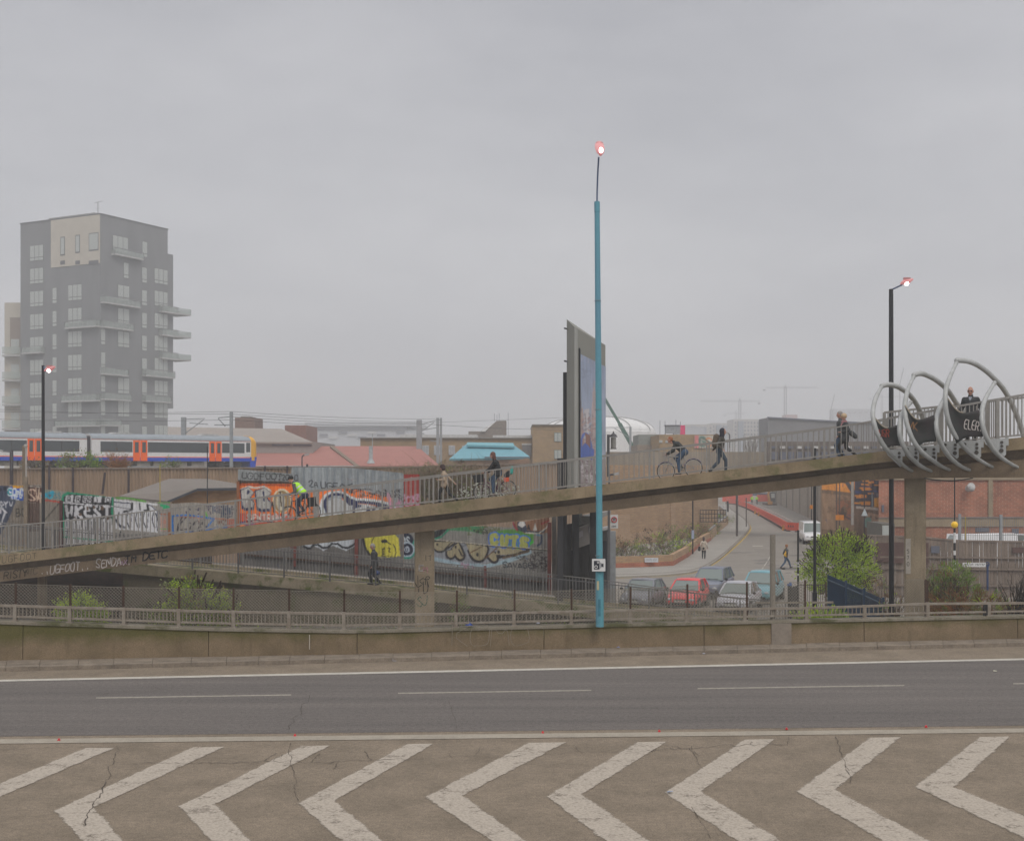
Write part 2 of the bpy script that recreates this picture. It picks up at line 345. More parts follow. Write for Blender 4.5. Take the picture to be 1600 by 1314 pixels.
def sheet(name, cv, D, x0, x1, top, bot, parent=None, pitch=.16, amp=.03, mtl=None):
    """corrugated steel sheet carrying the canvas; D = depth or function of px; top/bot polylines in photograph px"""
    finish(cv, int(abs(x0)))
    Df = D if callable(D) else (lambda x: D)
    nx = int((x1-x0)*cv.k)+1; vs = []; cols = []
    hmax = max(ip(x, bot)-ip(x, top) for x in (x0, (x0+x1)/2, x1)); ny = int(hmax*cv.k)+1
    for i in range(nx):
        px = x0+i/cv.k; d = Df(px); t = ip(px, top); b = ip(px, bot); wx = (px-CX)/F*d
        ph = (wx/pitch) % 1; o = amp*(abs(2*ph-1)*2-1)
        for j in range(ny):
            py = t+(b-t)*j/(ny-1); vs.append((wx, d+o, EYE-(py-HZ)/F*d))
            cols.append(cv.a[min(cv.h-1, max(0, int((py-cv.y0)*cv.k))), min(cv.w-1, max(0, int((px-cv.x0)*cv.k)))])
    fs = [(i*ny+j, i*ny+j+1, (i+1)*ny+j+1, (i+1)*ny+j) for i in range(nx-1) for j in range(ny-1)]
    me = bpy.data.meshes.new(name); me.from_pydata(vs, [], fs); me.materials.append(mtl or vcol_mat('sprayed_steel'))
    ca = me.color_attributes.new('paint', 'FLOAT_COLOR', 'POINT'); a = np.ones((len(vs), 4), np.float32); a[:, :3] = cols; ca.data.foreach_set('color', a.ravel())
    o = bpy.data.objects.new(name, me); COL.objects.link(o)
    if parent: o.parent = parent
    return o
# ================================================================ the ground and the motorway
STREET = -2.2
M_street = mat('street_asphalt', (.26, .235, .205), .95, .1, .5, .1, fine=.12)
M_gore = mat('worn_asphalt', (.235, .188, .138), .95, .1, 1.1, .4, col2=(.165, .132, .095), fine=.5)
M_lane = mat('lane_asphalt', (.145, .128, .116), .9, .1, 1.6, .4, col2=(.098, .087, .08), fine=.6, streak='x')
M_dash = mat('dash_paint', (.36, .33, .28), .9, .15, 6, fine=.25)
M_pave = mat('paving', (.33, .31, .28), .9, .1, .8, fine=.15)
M_kerb = mat('kerb_concrete', (.27, .225, .175), .9, .15, 3, .5, col2=(.17, .14, .11), fine=.25)
M_soil = mat('soil', (.10, .08, .055), 1, .3, 1.5, .4, col2=(.05, .06, .025), fine=.4)
M_white = mat('road_paint', (.55, .52, .46), .8, .12, 4, fine=.15)
M_yell = mat('yellow_paint', (.55, .38, .10), .8, .2, 4)
mb = MB(); mb.poly([(-900, 31, STREET), (900, 31, STREET), (900, 1800, STREET), (-900, 1800, STREET)])
tag(mb.build('ground', M_street), 'grey brown street level ground', kind='structure')
# wall line of the motorway
WL = [(-260, 31.2), (0, 31.8), (560, 32.9), (1600, 35.9), (1860, 36.9)]           # px -> depth of the wall's face
WT = [(-260, 1.28), (0, 1.08), (320, .83), (560, .705), (1000, .73), (1600, .74), (1860, .74)]   # px -> height of its top
def wx(px): return (px-CX)/F*ip(px, WL)
def wpt(px, z=0, o=0): D = ip(px, WL); return Vector(((px-CX)/F*D, D+o, z))
mb = MB(); far = [wpt(p, 0, -.06) for p in range(-260, 1880, 60)]
mb.poly([(-25, 3, 0), (30, 3, 0)]+list(reversed(far)))
tag(mb.build('road_verge', M_gore), 'worn brown asphalt of the motorway hatching', kind='structure')
def strip(name, m, ya, yb, z, x0=-300, x1=1900, label=None):
    mb = MB(); mb.poly([G(x0, ip(x0, ya), z), G(x1, ip(x1, ya), z), G(x1, ip(x1, yb), z), G(x0, ip(x0, yb), z)])
    return tag(mb.build(name, m), label, kind='structure')
LF = [(0, 1063), (800, 1047), (1600, 1029)]; LN = [(0, 1158), (800, 1151), (1600, 1141)]
strip('motorway', M_lane, LF, [(0, 1151), (800, 1145), (1600, 1134)], .004, label='dark asphalt lanes')
strip('edge_line', M_white, [(0, 1061.6), (1600, 1028.2)], [(0, 1064.4), (1600, 1030.8)], .008, label='white line along the far edge')
strip('edge_line', mat('dirty_paint', (.36, .32, .26), .9, .1, 2, fine=.2), [(0, 1155), (800, 1148), (1600, 1138)], [(0, 1162), (800, 1154.6), (1600, 1144.4)], .008, label='dirty line along the near edge')
mb = MB()
for a, b in ((-230, -20), (150, 455), (622, 924), (1090, 1413), (1583, 1800)):
    ya = lambda x: 1090-(x-150)*.0155
    mb.poly([G(a, ya(a)-.9, .008), G(b, ya(b)-.9, .008), G(b, ya(b)+.9, .008), G(a, ya(a)+.9, .008)])
tag(mb.build('lane_dashes', M_dash), 'thin white lane dashes', kind='structure')
# worn chevrons
def worn(name, col):
    m = bpy.data.materials.new(name); m.use_nodes = True; t = m.node_tree; b = t.nodes['Principled BSDF']; ln = t.links.new
    co = N('ShaderNodeTexCoord', t); n = N('ShaderNodeTexNoise', t); n.inputs['Scale'].default_value = 2.6; n.inputs['Detail'].default_value = 14; n.inputs['Roughness'].default_value = .86
    ln(co.outputs['Object'], n.inputs['Vector'])
    at = N('ShaderNodeAttribute', t); at.attribute_name = 'edge'
    ad = N('ShaderNodeMath', t, operation='ADD'); ln(n.outputs['Fac'], ad.inputs[0]); ln(at.outputs['Fac'], ad.inputs[1])
    mr = N('ShaderNodeMapRange', t); mr.inputs['From Min'].default_value = .568; mr.inputs['From Max'].default_value = .68; ln(ad.outputs[0], mr.inputs['Value'])
    n2 = N('ShaderNodeTexNoise', t); n2.inputs['Scale'].default_value = 25; n2.inputs['Detail'].default_value = 5; ln(co.outputs['Object'], n2.inputs['Vector'])
    rp = N('ShaderNodeValToRGB', t); rp.color_ramp.elements[0].color = tuple(v*.72 for v in col)+(1,); rp.color_ramp.elements[1].color = tuple(col)+(1,)
    rp.color_ramp.elements[0].position = .35; rp.color_ramp.elements[1].position = .6
    ln(n2.outputs['Fac'], rp.inputs[0]); ln(rp.outputs[0], b.inputs['Base Color']); b.inputs['Roughness'].default_value = .9; ln(mr.outputs[0], b.inputs['Alpha']); return m
M_chev = worn('worn_paint', (.45, .395, .33))
CH = [((-130,1275),(-60,1272),(130,1168),(182,1168),(-90,1330),(-20,1330)), ((80,1266),(152,1260),(297,1167),(355,1166),(138,1330),(212,1330)), ((275,1259),(342,1255),(467,1165),(520,1164),(340,1330),(412,1330)), ((462,1254),(527,1250),(632,1162),(682,1161),(546,1330),(624,1330)),
 ((660,1245),(728,1242),(820,1160),(890,1159),(790,1330),(850,1330)), ((849,1244),(914,1240),(992,1159),(1046,1158),(963,1330),(1045,1330)), ((1034,1238),(1100,1236),(1160,1155),(1216,1154),(1170,1330),(1256,1330)),
 ((1240,1236),(1310,1233),(1355,1152),(1412,1151),(1403,1330),(1490,1330)), ((1424,1229),(1497,1229),(1527,1151),(1582,1150),(1640,1330),(1740,1330)), ((1620,1222),(1690,1222),(1700,1148),(1760,1148),(1860,1330),(1960,1330))]
for (a, b, c, d, e, f) in CH:
    me = bpy.data.meshes.new('chevron'); vs = []; fs = []; ed = []
    nseg = 14; nw = 8
    def bandv(o0, i0, o1, i1):
        base = len(vs)
        for i in range(nseg+1):
            t = i/nseg
            for j in range(nw+1):
                s_ = j/nw; px = lerp(lerp(o0[0], o1[0], t), lerp(i0[0], i1[0], t), s_); py = lerp(lerp(o0[1], o1[1], t), lerp(i0[1], i1[1], t), s_)
                vs.append(tuple(G(px, py, .009))); ed.append(min(1, min(s_, 1-s_)*10)*.24-.03)
        for i in range(nseg):
            for j in range(nw): k = base+i*(nw+1)+j; fs.append((k, k+1, k+nw+2, k+nw+1))
    bandv(a, b, c, d); bandv(a, b, e, f)
    me.from_pydata(vs, [], fs); at = me.attributes.new('edge', 'FLOAT', 'POINT'); at.data.foreach_set('value', ed); me.materials.append(M_chev)
    o = bpy.data.objects.new('chevron_marking', me); COL.objects.link(o); tag(o, 'worn white chevron painted on the hatching', kind='structure')
# cracks and dark patches
M_crack = mat('crack', (.075, .06, .048), 1, .2, 4)
mb = MB()
def crack(p, q, n=26, amp=5, w=1.1, sd=1, br=0):
    rs = random.Random(sd); pts = []; dx, dy = q[0]-p[0], q[1]-p[1]; L_ = math.hypot(dx, dy); nx, ny = -dy/L_, dx/L_; o = 0
    for i in range(n+1):
        t = i/n; o = o*.7+rs.uniform(-amp, amp)*.6; pts.append((p[0]+dx*t+nx*o, p[1]+dy*t+ny*o))
    for a, b in zip(pts, pts[1:]):
        A = G(*a, .013); B = G(*b, .013); d = (B-A); s_ = Vector((-d.y, d.x, 0)).normalized()*w/2*rs.uniform(.3, 1.2)*.008
        mb.poly([A-s_, B-s_, B+s_, A+s_])
    for k in range(br):
        i = rs.randrange(n); a = pts[i]; crack(a, (a[0]+rs.uniform(-30, 30), a[1]+rs.uniform(-14, 14)), 7, 3, w*.7, sd*7+k)
crack((187, 1165), (165, 1220), sd=2); crack((165, 1220), (130, 1290), sd=3, w=2)
crack((482, 1085), (452, 1140), sd=4, w=1.5); crack((455, 1160), (462, 1250), sd=5)
crack((200, 1192), (640, 1187), 60, 3, 2, 6, 5); crack((640, 1187), (1010, 1172), 50, 3, 1.1, 7, 4)
crack((1010, 1172), (1230, 1162), 30, 4, 1.8, 8, 4); crack((1305, 1150), (1330, 1225), 20, 4, 1.6, 9, 2); crack((1230, 1165), (1232, 1150), 8, 3, 1, 10)
crack((1080, 1165), (1095, 1200), 12, 3, 1, 11); crack((0, 1060), (90, 1040), 20, 3, 1, 12); crack((140, 1084), (270, 1078), 20, 3, 1.2, 13, 2)
crack((1350, 1190), (1600, 1192), 30, 2, .8, 14); crack((340, 1225), (580, 1228), 30, 2, .8, 15); crack((1080, 1260), (1110, 1310), 14, 3, .9, 16); crack((0, 1275), (330, 1262), 30, 2, .7, 17)
crack((700, 1095), (715, 1140), 14, 4, .8, 18); crack((0,1170),(190,1166),30,1.5,1,19)
tag(mb.build('road_cracks', M_crack, fix=False), 'cracks in the asphalt', kind='structure')
# kerb and channel under the wall
KO = [(0, .0), (1600, .0)]
mb = MB(); rs = random.Random(4); px = -260
while px < 1850:
    nx_ = px+rs.uniform(48, 62); k0 = ip(px, [(0, 1049), (560, 1035), (1600, 1009.5)]); k1 = ip(nx_, [(0, 1049), (560, 1035), (1600, 1009.5)]); h = .10+rs.uniform(-.004, .004)
    a = G(px+.3, k0, 0); b = G(nx_-.3, k1, 0); a2 = wpt(px+.3, 0, .1); b2 = wpt(nx_-.3, 0, .1)
    y3 = .28+rs.uniform(-.01, .01)
    for (s0, s1, hh) in ((0, y3, h), (y3+.012, 1, h+.004+rs.uniform(-.004, .004))):
        A = a.lerp(a2, s0); B = b.lerp(b2, s0); C_ = b.lerp(b2, s1); D_ = a.lerp(a2, s1)
        mb.prism([A, B, C_, D_], (0, 0, hh))
    px = nx_
tag(mb.build('kerb', M_kerb), 'dirty concrete kerb below the wall', kind='structure')
# motorway retaining wall
M_wall = concrete('motorway_wall', (.245, .185, .12), (.155, .118, .073), moss=(.09, .088, .025), mossz=(.2, .85))
M_cap = concrete('wall_cap', (.27, .245, .20), (.19, .17, .13), moss=(.10, .10, .05))
mw = empty('concrete_wall', 'long stained concrete wall along the far edge of the motorway', 'wall', wpt(800))
segs = [-260, 36, 326, 558, 850, 1100, 1350, 1590, 1860]
for i, (a, b) in enumerate(zip(segs, segs[1:])):
    mb = MB(); secs = []; n = max(2, int((b-a)/60))
    for j in range(n+1):
        p = lerp(a+.5, b-.5, j/n); zt = ip(p, WT); f = wpt(p)
        secs.append([(f.x, f.y-.03, -.1), (f.x, f.y, zt-.07), (f.x, f.y+.34, zt-.07), (f.x, f.y+.34, -2.6)])
    mb.loft(secs); hang(mb.build('wall_panel', M_wall), mw)
mb = MB(); secs = []
for p in list(range(-260, 1870, 50)):
    zt = ip(p, WT); f = wpt(p); secs.append([(f.x, f.y-.04, zt-.068), (f.x, f.y-.04, zt), (f.x, f.y+.40, zt), (f.x, f.y+.40, zt-.068)])
mb.loft(secs); hang(mb.build('coping', M_cap), mw)
mb = MB()
mb2 = MB()
write(mb2, 'KOMO', wpt(705, .28, -.05), (1, .05, 0), (0, 0, 1), .5, .012, (0, -1, 0), adv=1.05, off=0, jit=.1, w=.9)
hang(mb2.build('chalk_tag', mat('faint_chalk', (.27, .235, .18), 1)), mw)
mb2 = MB(); mb2.box(wpt(1205, 0, -.045), wpt(1235, .66, -.01)); hang(mb2.build('repair_patch', mat('patch_concrete', (.27, .23, .19), .9, .12, 5)), mw)
mb2 = MB(); mb2.box(wpt(483.2, .25, -.045), wpt(484.6, .62, -.01)); hang(mb2.build('scratch', mat('scratch', (.45, .4, .33), .9)), mw)
# low railing on the wall
M_rail = mat('railing_grey', (.29, .26, .22), .7, .14, 6, metal=.1, col2=(.20, .165, .13))
M_rust = mat('rusty_steel', (.085, .045, .03), .9, .3, 8, col2=(.05, .03, .02))
RT_ = [(0, 947), (280, 955), (363, 957), (625, 961), (712, 960), (985, 955), (1074, 953), (1262, 951), (1353, 948), (1452, 944), (1600, 943)]
rt = empty('low_railing', 'low grey metal railing fixed on top of the motorway wall', 'railing', wpt(700, .7))
posts = [-66, 20, 106, 191, 277, 363, 450, 536, 624, 712, 803, 893, 985, 1074, 1165, 1262, 1353, 1452, 1548, 1645]
def rz(p): return EYE-(ip(p, RT_)-HZ)/F*ip(p, WL)
for p in posts:
    mb = MB(); a = wpt(p, ip(p, WT), .14); mb.box((a.x-.045, a.y-.04, a.z-.01), (a.x+.045, a.y+.04, rz(p)+.04)); mb.box((a.x-.08, a.y-.08, a.z), (a.x+.08, a.y+.08, a.z+.02))
    hang(mb.build('post', M_rail), rt)
for a, b in zip(posts, posts[1:]):
    mb = MB(); za, zb = rz(a), rz(b); ta, tb = ip(a, WT), ip(b, WT)
    A = wpt(a, za, .14); B = wpt(b, zb, .14); mb.bar(A, B, .07, .06)
    A2 = wpt(a, ta+.11, .14); B2 = wpt(b, tb+.11, .14); mb.bar(A2, B2, .05, .05); hang(mb.build('rail', M_rail), rt)
    if b < 1453:
        mb = MB(); n = 14
        for k in range(1, n): t = k/n; p = A.lerp(B, t); q = A2.lerp(B2, t); mb.bar(q, p-Vector((0, 0, .03)), .022)
        hang(mb.build('baluster_panel', M_rail), rt)
mb = MB(); a = wpt(1545, .74, .16); mb.box((a.x-.09, a.y-.05, a.z), (a.x+.09, a.y+.05, rz(1545)+.02)); hang(mb.build('post', mat('black_paint', (.012, .012, .014), .5)), rt)
# chain link fence
M_wire = mat('wire', (.30, .27, .22), .7, .1, 5, metal=.3)
FT = [(-120, 908), (0, 912), (200, 918), (400, 922), (650, 926), (940, 922), (1100, 914), (1260, 909)]
cf = empty('chain_link_fence', 'rusty chain link fence standing just behind the low motorway railing', 'fence', wpt(600, .7, .6))
fposts = [-60, 25, 110, 193, 280, 365, 452, 538, 625, 714, 804, 893, 985, 1074, 1167, 1258]
FO = .75
def fz(p): return EYE-(ip(p, FT)-HZ)/F*(ip(p, WL)+FO)
for p in fposts:
    mb = MB(); a = P(p, 930, ip(p, WL)+FO); mb.bar((a.x, a.y, .25), (a.x, a.y, fz(p)+.05), .05); hang(mb.build('post', M_rust), cf)
for a, b in zip(fposts, fposts[1:]):
    mb = MB(); A = P(a, 900, ip(a, WL)+FO); B = P(b, 900, ip(b, WL)+FO); L_ = (B-A).length; H_ = (fz(a)+fz(b))/2-.35; z0 = .35; pit = .085
    def pt(u, v): return (lerp(A.x, B.x, u/L_), lerp(A.y, B.y, u/L_)+.005*math.sin(u*40), z0+v*(lerp(fz(a), fz(b), u/L_)-z0)/H_+.02*math.sin(u/L_*math.pi)*-v)
    k = -H_
    while k < L_:
        for sgn in (0, 1):
            u0, v0, u1, v1 = k, 0, k+H_, H_
            if u0 < 0: v0 = -u0; u0 = 0
            if u1 > L_: v1 = H_-(u1-L_); u1 = L_
            if u1 > u0:
                if sgn: p, q = pt(L_-u0, v0), pt(L_-u1, v1)
                else: p, q = pt(u0, v0), pt(u1, v1)
                mb.bar(p, q, .015, .008)
        k += pit
    mb.bar(pt(0, H_), pt(L_, H_), .012); hang(mb.build('mesh_panel', M_wire, fix=False), cf)
# bank behind the wall
mb = MB(); secs = []
rs = random.Random(9)
for p in range(-260, 1870, 40):
    f = wpt(p, 0, .42); k = ip(p, [(-260, .5), (600, .38), (1200, .4), (1600, .5)])
    secs.append([(f.x, f.y, k-.1), (f.x*1.03, f.y+1.2, k-.02+rs.uniform(-.04, .04)), (f.x*1.08, f.y+2.6, k-.5+rs.uniform(-.05, .05)), (f.x*1.25, f.y+7, STREET-.05)])
mb.loft(secs, closed=False); tag(mb.build('verge_bank', M_soil, smooth=True), 'weedy soil bank behind the wall', kind='structure')

# ================================================================ the long footbridge
M_conc = concrete('bridge_concrete', (.335, .26, .168), (.21, .16, .098), moss=(.17, .15, .075))
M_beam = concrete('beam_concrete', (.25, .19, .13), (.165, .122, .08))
M_top = concrete('deck_surface', (.36, .31, .24), (.27, .23, .17))
B0 = Vector((-800/2000*53, 53, 0)); B1 = Vector((800/2000*43, 43, 0)); BD = (B1-B0).normalized(); BN = Vector((-BD.y, BD.x, 0))
def bpt(px, off=0.0, py=None, z=None):
    k = (px-CX)/F; o = B0+BN*off; t = (k*o.y-o.x)/(BD.x-k*BD.y); q = o+BD*t
    return Vector((q.x, q.y, z if z is not None else EYE-(py-HZ)/F*q.y))
KT = [(-200, 890), (0, 867), (320, 829), (560, 800), (880, 764), (1000, 750.5), (1240, 722), (1370, 706), (1600, 683), (1760, 667)]
KB = [(-200, 905), (0, 882.5), (320, 846), (560, 818), (880, 782), (1000, 766.5), (1240, 739), (1380, 722), (1600, 702), (1760, 688)]
BB = [(-200, 937), (0, 909), (320, 870), (560, 842), (880, 806), (1000, 792), (1240, 764), (1310, 755), (1370, 749), (1440, 747), (1600, 746), (1760, 746)]
DW = 3.3
def bz(px, tab): return bpt(px, 0, ip(px, tab)).z
bridge = empty('footbridge', 'long sloping weathered concrete footbridge crossing behind the motorway', 'footbridge', bpt(660, 1.6, z=STREET))
def bridge_loft(name, m, fn, xs):
    mb = MB(); secs = [fn(x) for x in xs]; mb.loft(secs); return hang(mb.build(name, m), bridge)
XS = sorted(set(list(range(-200, 1761, 40))))
def at(px, off, z): q = bpt(px, 0, z=z); return q+BN*off
deck_sec = lambda x: [at(x, 0, bz(x, KB)), at(x, 0, bz(x, KT)), at(x, .22, bz(x, KT)), at(x, .22, bz(x, KT)-.1), at(x, DW-.22, bz(x, KT)-.1), at(x, DW-.22, bz(x, KT)), at(x, DW, bz(x, KT)), at(x, DW, bz(x, KB))]
bridge_loft('deck', M_conc, deck_sec, XS)
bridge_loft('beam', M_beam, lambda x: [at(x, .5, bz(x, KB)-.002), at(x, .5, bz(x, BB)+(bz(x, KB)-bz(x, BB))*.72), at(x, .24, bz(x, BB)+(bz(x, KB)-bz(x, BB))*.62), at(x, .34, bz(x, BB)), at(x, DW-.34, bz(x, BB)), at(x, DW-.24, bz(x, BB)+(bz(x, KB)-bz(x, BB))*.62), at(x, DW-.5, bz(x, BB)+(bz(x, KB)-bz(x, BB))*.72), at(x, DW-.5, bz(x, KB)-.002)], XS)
mb = MB()
for a, b in zip(XS, XS[1:]):
    mb.poly([at(a, .03, bz(a, KT)+.004), at(b, .03, bz(b, KT)+.004), at(b, .19, bz(b, KT)+.004), at(a, .19, bz(a, KT)+.004)])
hang(mb.build('kerb_wear', mat('pale_worn_concrete', (.42, .34, .24), .9, .2, 2, fine=.2)), bridge)
M_pil = concrete('pillar_concrete', (.33, .27, .19), (.22, .175, .12))
def pillar(x0, x1, o0, o1, ztop, tagf=None):
    mb = MB(); a = bpt(x0, o0, z=STREET-.2); b = bpt(x1, o0, z=STREET-.2); c = bpt(x1-2, o1, z=STREET-.2); d = bpt(x0+2, o1, z=STREET-.2); w = .06
    ex = BD*w; ey = BN*w
    mb.prism([a+ex, b-ex, b+ey, c-ey, c-ex, d+ex, d-ey, a+ey], (0, 0, ztop-STREET+.2)); return hang(mb.build('pillar', M_pil), bridge)
pillar(647, 678, 1.0, 2.3, bz(660, BB)+.02); pillar(1413, 1447, .9, 2.4, bz(1430, BB)+.02)
# spray tags on the beam and pillar
M_wh = mat('white_spray', (.55, .50, .47), .8, .15, 9); M_bk = mat('black_spray', (.012, .012, .012), .8, .1, 9); M_pu = mat('violet_spray', (.42, .27, .40), .8, .2, 6); M_fb = mat('faded_spray', (.085, .075, .05), .9, .2, 6)
def beamtag(text, px, h, th, m, adv, dz=0.0, jit=.06, w=.62, tab='B', slant=.1):
    mb = MB(); e = at(px+40, 0, bz(px+40, BB))-at(px, 0, bz(px, BB))
    if tab == 'B': p = at(px, .285, bz(px, BB)+.04+dz); nn = -BN
    else: p = at(px, 0, bz(px, KB)+.03+dz); nn = -BN
    ex = e.normalized(); write(mb, text, p, ex, (0, 0, 1), h, th, nn, adv=adv, jit=jit, w=w, slant=slant, off=.05 if tab == 'B' else .006)
    hang(mb.build('spray_tag', m, fix=False), bridge)
beamtag('..UGFOOT.. SENDA..', 57, .34, .045, M_wh, .56*1.25, .04, .12, w=.55)
beamtag('TM', 190, .26, .05, M_bk, 1.1, .10, w=.8); beamtag('DETC', 218, .30, .055, M_bk, .95, .13, w=.85); beamtag('RISTY', 0, .30, .03, M_bk, .75, .05, w=.7)
beamtag('NIC', 33, .26, .02, M_fb, .8, .1, w=.7); beamtag('AX', 183, .17, .03, M_pu, .9, .05, w=.8)
beamtag('UGFOOT', 4, .26, .02, M_fb, 1.1, .04, w=.7, tab='K', slant=0)
def pilltag(px, z, s, h, th, m):
    mb = MB(); p = bpt(px, 1.0, z=z); write(mb, s, p, BD, (0, 0, 1), h, th, -BN, adv=.8, jit=.2, w=.6, off=.008); hang(mb.build('spray_tag', m, fix=False), bridge)
pilltag(654, .35, 'KR', .32, .025, M_bk); pilltag(650, .05, 'YU', .34, .03, M_bk); pilltag(652, -.42, 'SJ', .3, .03, mat('green_spray', (.04, .12, .06), .8)); pilltag(655, .9, 'C', .25, .06, M_wh); pilltag(662, .85, 'M', .25, .05, mat('pink_spray', (.45, .25, .25), .8)); pilltag(664, 1.3, 'IT', .18, .02, M_bk)
mb = MB(); a = bpt(1415, .9, z=EYE-(892-HZ)/F*46); mb.add([a-BN*.02, a-BN*.02+BD*.17, a-BN*.02+BD*.17+Vector((0, 0, 1.23)), a-BN*.02+Vector((0, 0, 1.23))], [(0, 1, 2, 3)])
hang(mb.build('number_plate', mat('plate_grey', (.42, .38, .33), .8)), bridge)
mb = MB()
for i, ch in enumerate('570'): write(mb, ch, a-BN*.02+BD*.05+Vector((0, 0, .72-i*.22)), BD, (0, 0, 1), .13, .015, -BN, off=.005, w=.5)
hang(mb.build('plate_digits', M_bk, fix=False), bridge)
# bridge railings
def railing(name, label, pts_fn, xs_px, h_fn, gap=.135, bw=.022, rail=.06, group=None, postw=.07, every=2.05, mtl=None, low=.1):
    """pts_fn(px)->Vector of base; h_fn(px)->height"""
    mtl = mtl or M_brail
    pa = pts_fn(xs_px[0]); pb = pts_fn(xs_px[1]); rt = empty(name, label, 'railing', pa.lerp(pb, .5), group)
    n = max(1, round((pb-pa).length/every)); xsn = []
    # equal steps in world space along the line
    xs = [xs_px[0]+(xs_px[1]-xs_px[0])*i/400 for i in range(401)]; ps = [pts_fn(x) for x in xs]; cum = [0]
    for a, b in zip(ps, ps[1:]): cum.append(cum[-1]+(b-a).length)
    import bisect
    def q(s):
        s = min(max(s, 0), cum[-1]-1e-6); i = bisect.bisect(cum, s)-1; t = (s-cum[i])/(cum[i+1]-cum[i]); return ps[i].lerp(ps[i+1], t), lerp(xs[i], xs[i+1], t)
    for i in range(n+1):
        p, px = q(cum[-1]*i/n); mb = MB(); mb.bar(p-Vector((0, 0, .02)), p+Vector((0, 0, h_fn(px))), postw, postw*.8, up=BD); hang(mb.build('post', mtl), rt)
    for i in range(n):
        p, px = q(cum[-1]*i/n); p2, px2 = q(cum[-1]*(i+1)/n); mb = MB(); h1, h2 = h_fn(px), h_fn(px2); Z = Vector((0, 0, 1))
        mb.bar(p+Z*h1, p2+Z*h2, rail, rail*.8, ext=.01); hang(mb.build('handrail', mtl), rt)
        mb = MB(); mb.bar(p+Z*low, p2+Z*low, .035, .03); m_ = max(2, round((p2-p).length/gap))
        for k in range(1, m_):
            t = k/m_; b = p.lerp(p2, t); mb.bar(b+Z*low, b+Z*lerp(h1, h2, t), bw)
        hang(mb.build('baluster_panel', mtl, fix=False), rt)
    return rt
M_brail = mat('bridge_railing_grey', (.31, .295, .275), .6, .1, 4, metal=.25)
RTOP = [(-200, 838), (0, 822), (100, 814), (320, 788), (640, 750), (880, 721), (1000, 706), (1240, 678), (1335, 664), (1380, 655), (1600, 617), (1760, 590)]
def rh(px): a = at(px, .1, 0); return (EYE-(ip(px, RTOP)-HZ)/F*a.y)-bz(px, KT)
railing('bridge_railing', 'near grey railing along the sloping footbridge', lambda x: at(x, .1, bz(x, KT)), (-120, 1384), rh, gap=.19, every=2.08)
railing('bridge_railing', 'far grey railing along the sloping footbridge, behind the walkers', lambda x: at(x, DW-.1, bz(x, KT)), (40, 1384), lambda x: 1.15, gap=.19, every=2.08)
railing('bridge_railing', 'tall dense grey railing on the near side beyond the steel hoops', lambda x: at(x, .1, bz(x, KT)), (1386, 1740), rh, gap=.13, bw=.03, postw=.14, rail=.09, every=1.7)
railing('bridge_railing', 'tall dense grey railing on the far side beyond the steel hoops', lambda x: at(x, DW-.1, bz(x, KT)), (1386, 1740), lambda x: 1.45, gap=.13, bw=.03, postw=.14, rail=.09, every=1.7)

# ================================================================ the low ramp
L0 = Vector((-800/2000*56.8, 56.8, 0)); L1 = Vector((428/2000*57.2, 57.2, 0)); LD = (L1-L0).normalized(); LNn = Vector((-LD.y, LD.x, 0))
LK = [(-120, 851), (0, 862), (320, 891), (640, 920), (860, 943), (940, 951), (1228, 977)]
LR = [(-120, 810), (0, 820), (300, 848), (426, 860), (640, 881), (935, 911), (1126, 931), (1228, 941)]
def lpt(px, off=0, dz=0, tab=LK):
    k = (px-CX)/F; t = (k*L0.y-L0.x)/(LD.x-k*LD.y); q = L0+LD*t; z = EYE-(ip(px, tab)-HZ)/F*q.y; return Vector((q.x, q.y, z+dz))+LNn*off
lr = empty('access_ramp', 'low concrete access ramp running down to the right behind the bridge', 'ramp', lpt(600, 1.2))
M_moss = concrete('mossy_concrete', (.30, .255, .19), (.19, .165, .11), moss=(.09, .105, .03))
LW = 2.7
mb = MB(); mb.loft([[lpt(x, 0, -.46), lpt(x, 0, 0), lpt(x, .2, 0), lpt(x, .2, -.07), lpt(x, LW-.2, -.07), lpt(x, LW-.2, .04), lpt(x, LW, .04), lpt(x, LW, -.46)] for x in range(-120, 1229, 40)])
hang(mb.build('ramp_deck', M_moss), lr)
mb = MB(); so_ = lambda x: .22 if x < 650 else min(1.1, .22+(x-650)*.01)
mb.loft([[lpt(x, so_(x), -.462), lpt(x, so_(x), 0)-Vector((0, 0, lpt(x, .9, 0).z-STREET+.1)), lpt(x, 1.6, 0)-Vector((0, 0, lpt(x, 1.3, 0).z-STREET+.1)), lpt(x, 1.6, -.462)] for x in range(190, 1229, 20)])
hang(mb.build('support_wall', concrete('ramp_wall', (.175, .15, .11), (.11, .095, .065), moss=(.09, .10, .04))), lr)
railing('ramp_railing', 'near railing with thin bars along the low access ramp', lambda x: lpt(x, .1), (-60, 1228), lambda x: (EYE-(ip(x, LR)-HZ)/F*lpt(x, .1).y)-lpt(x, .1).z, gap=.135, bw=.018, rail=.05, every=2.0, mtl=mat('ramp_railing_grey', (.12, .12, .125), .6, .1, 4, metal=.2))
railing('ramp_railing', 'far railing along the low access ramp, in front of the sprayed fence', lambda x: lpt(x, LW-.1, .04), (-60, 1200), lambda x: 1.05*min(1, max(.45, (1700-x)/760)), gap=.16, bw=.022, rail=.05, every=2.0, mtl=mat('ramp_railing_pale', (.21, .205, .20), .6, .1, 4, metal=.2))
mb = MB(); mb.loft([[lpt(x, LW-.19, .045), lpt(x, LW-.02, .045)] for x in range(-120, 1229, 60)], closed=False); hang(mb.build('kerb_top', mat('yellow_moss_kerb', (.34, .29, .14), .9, .2, 2, fine=.2)), lr)
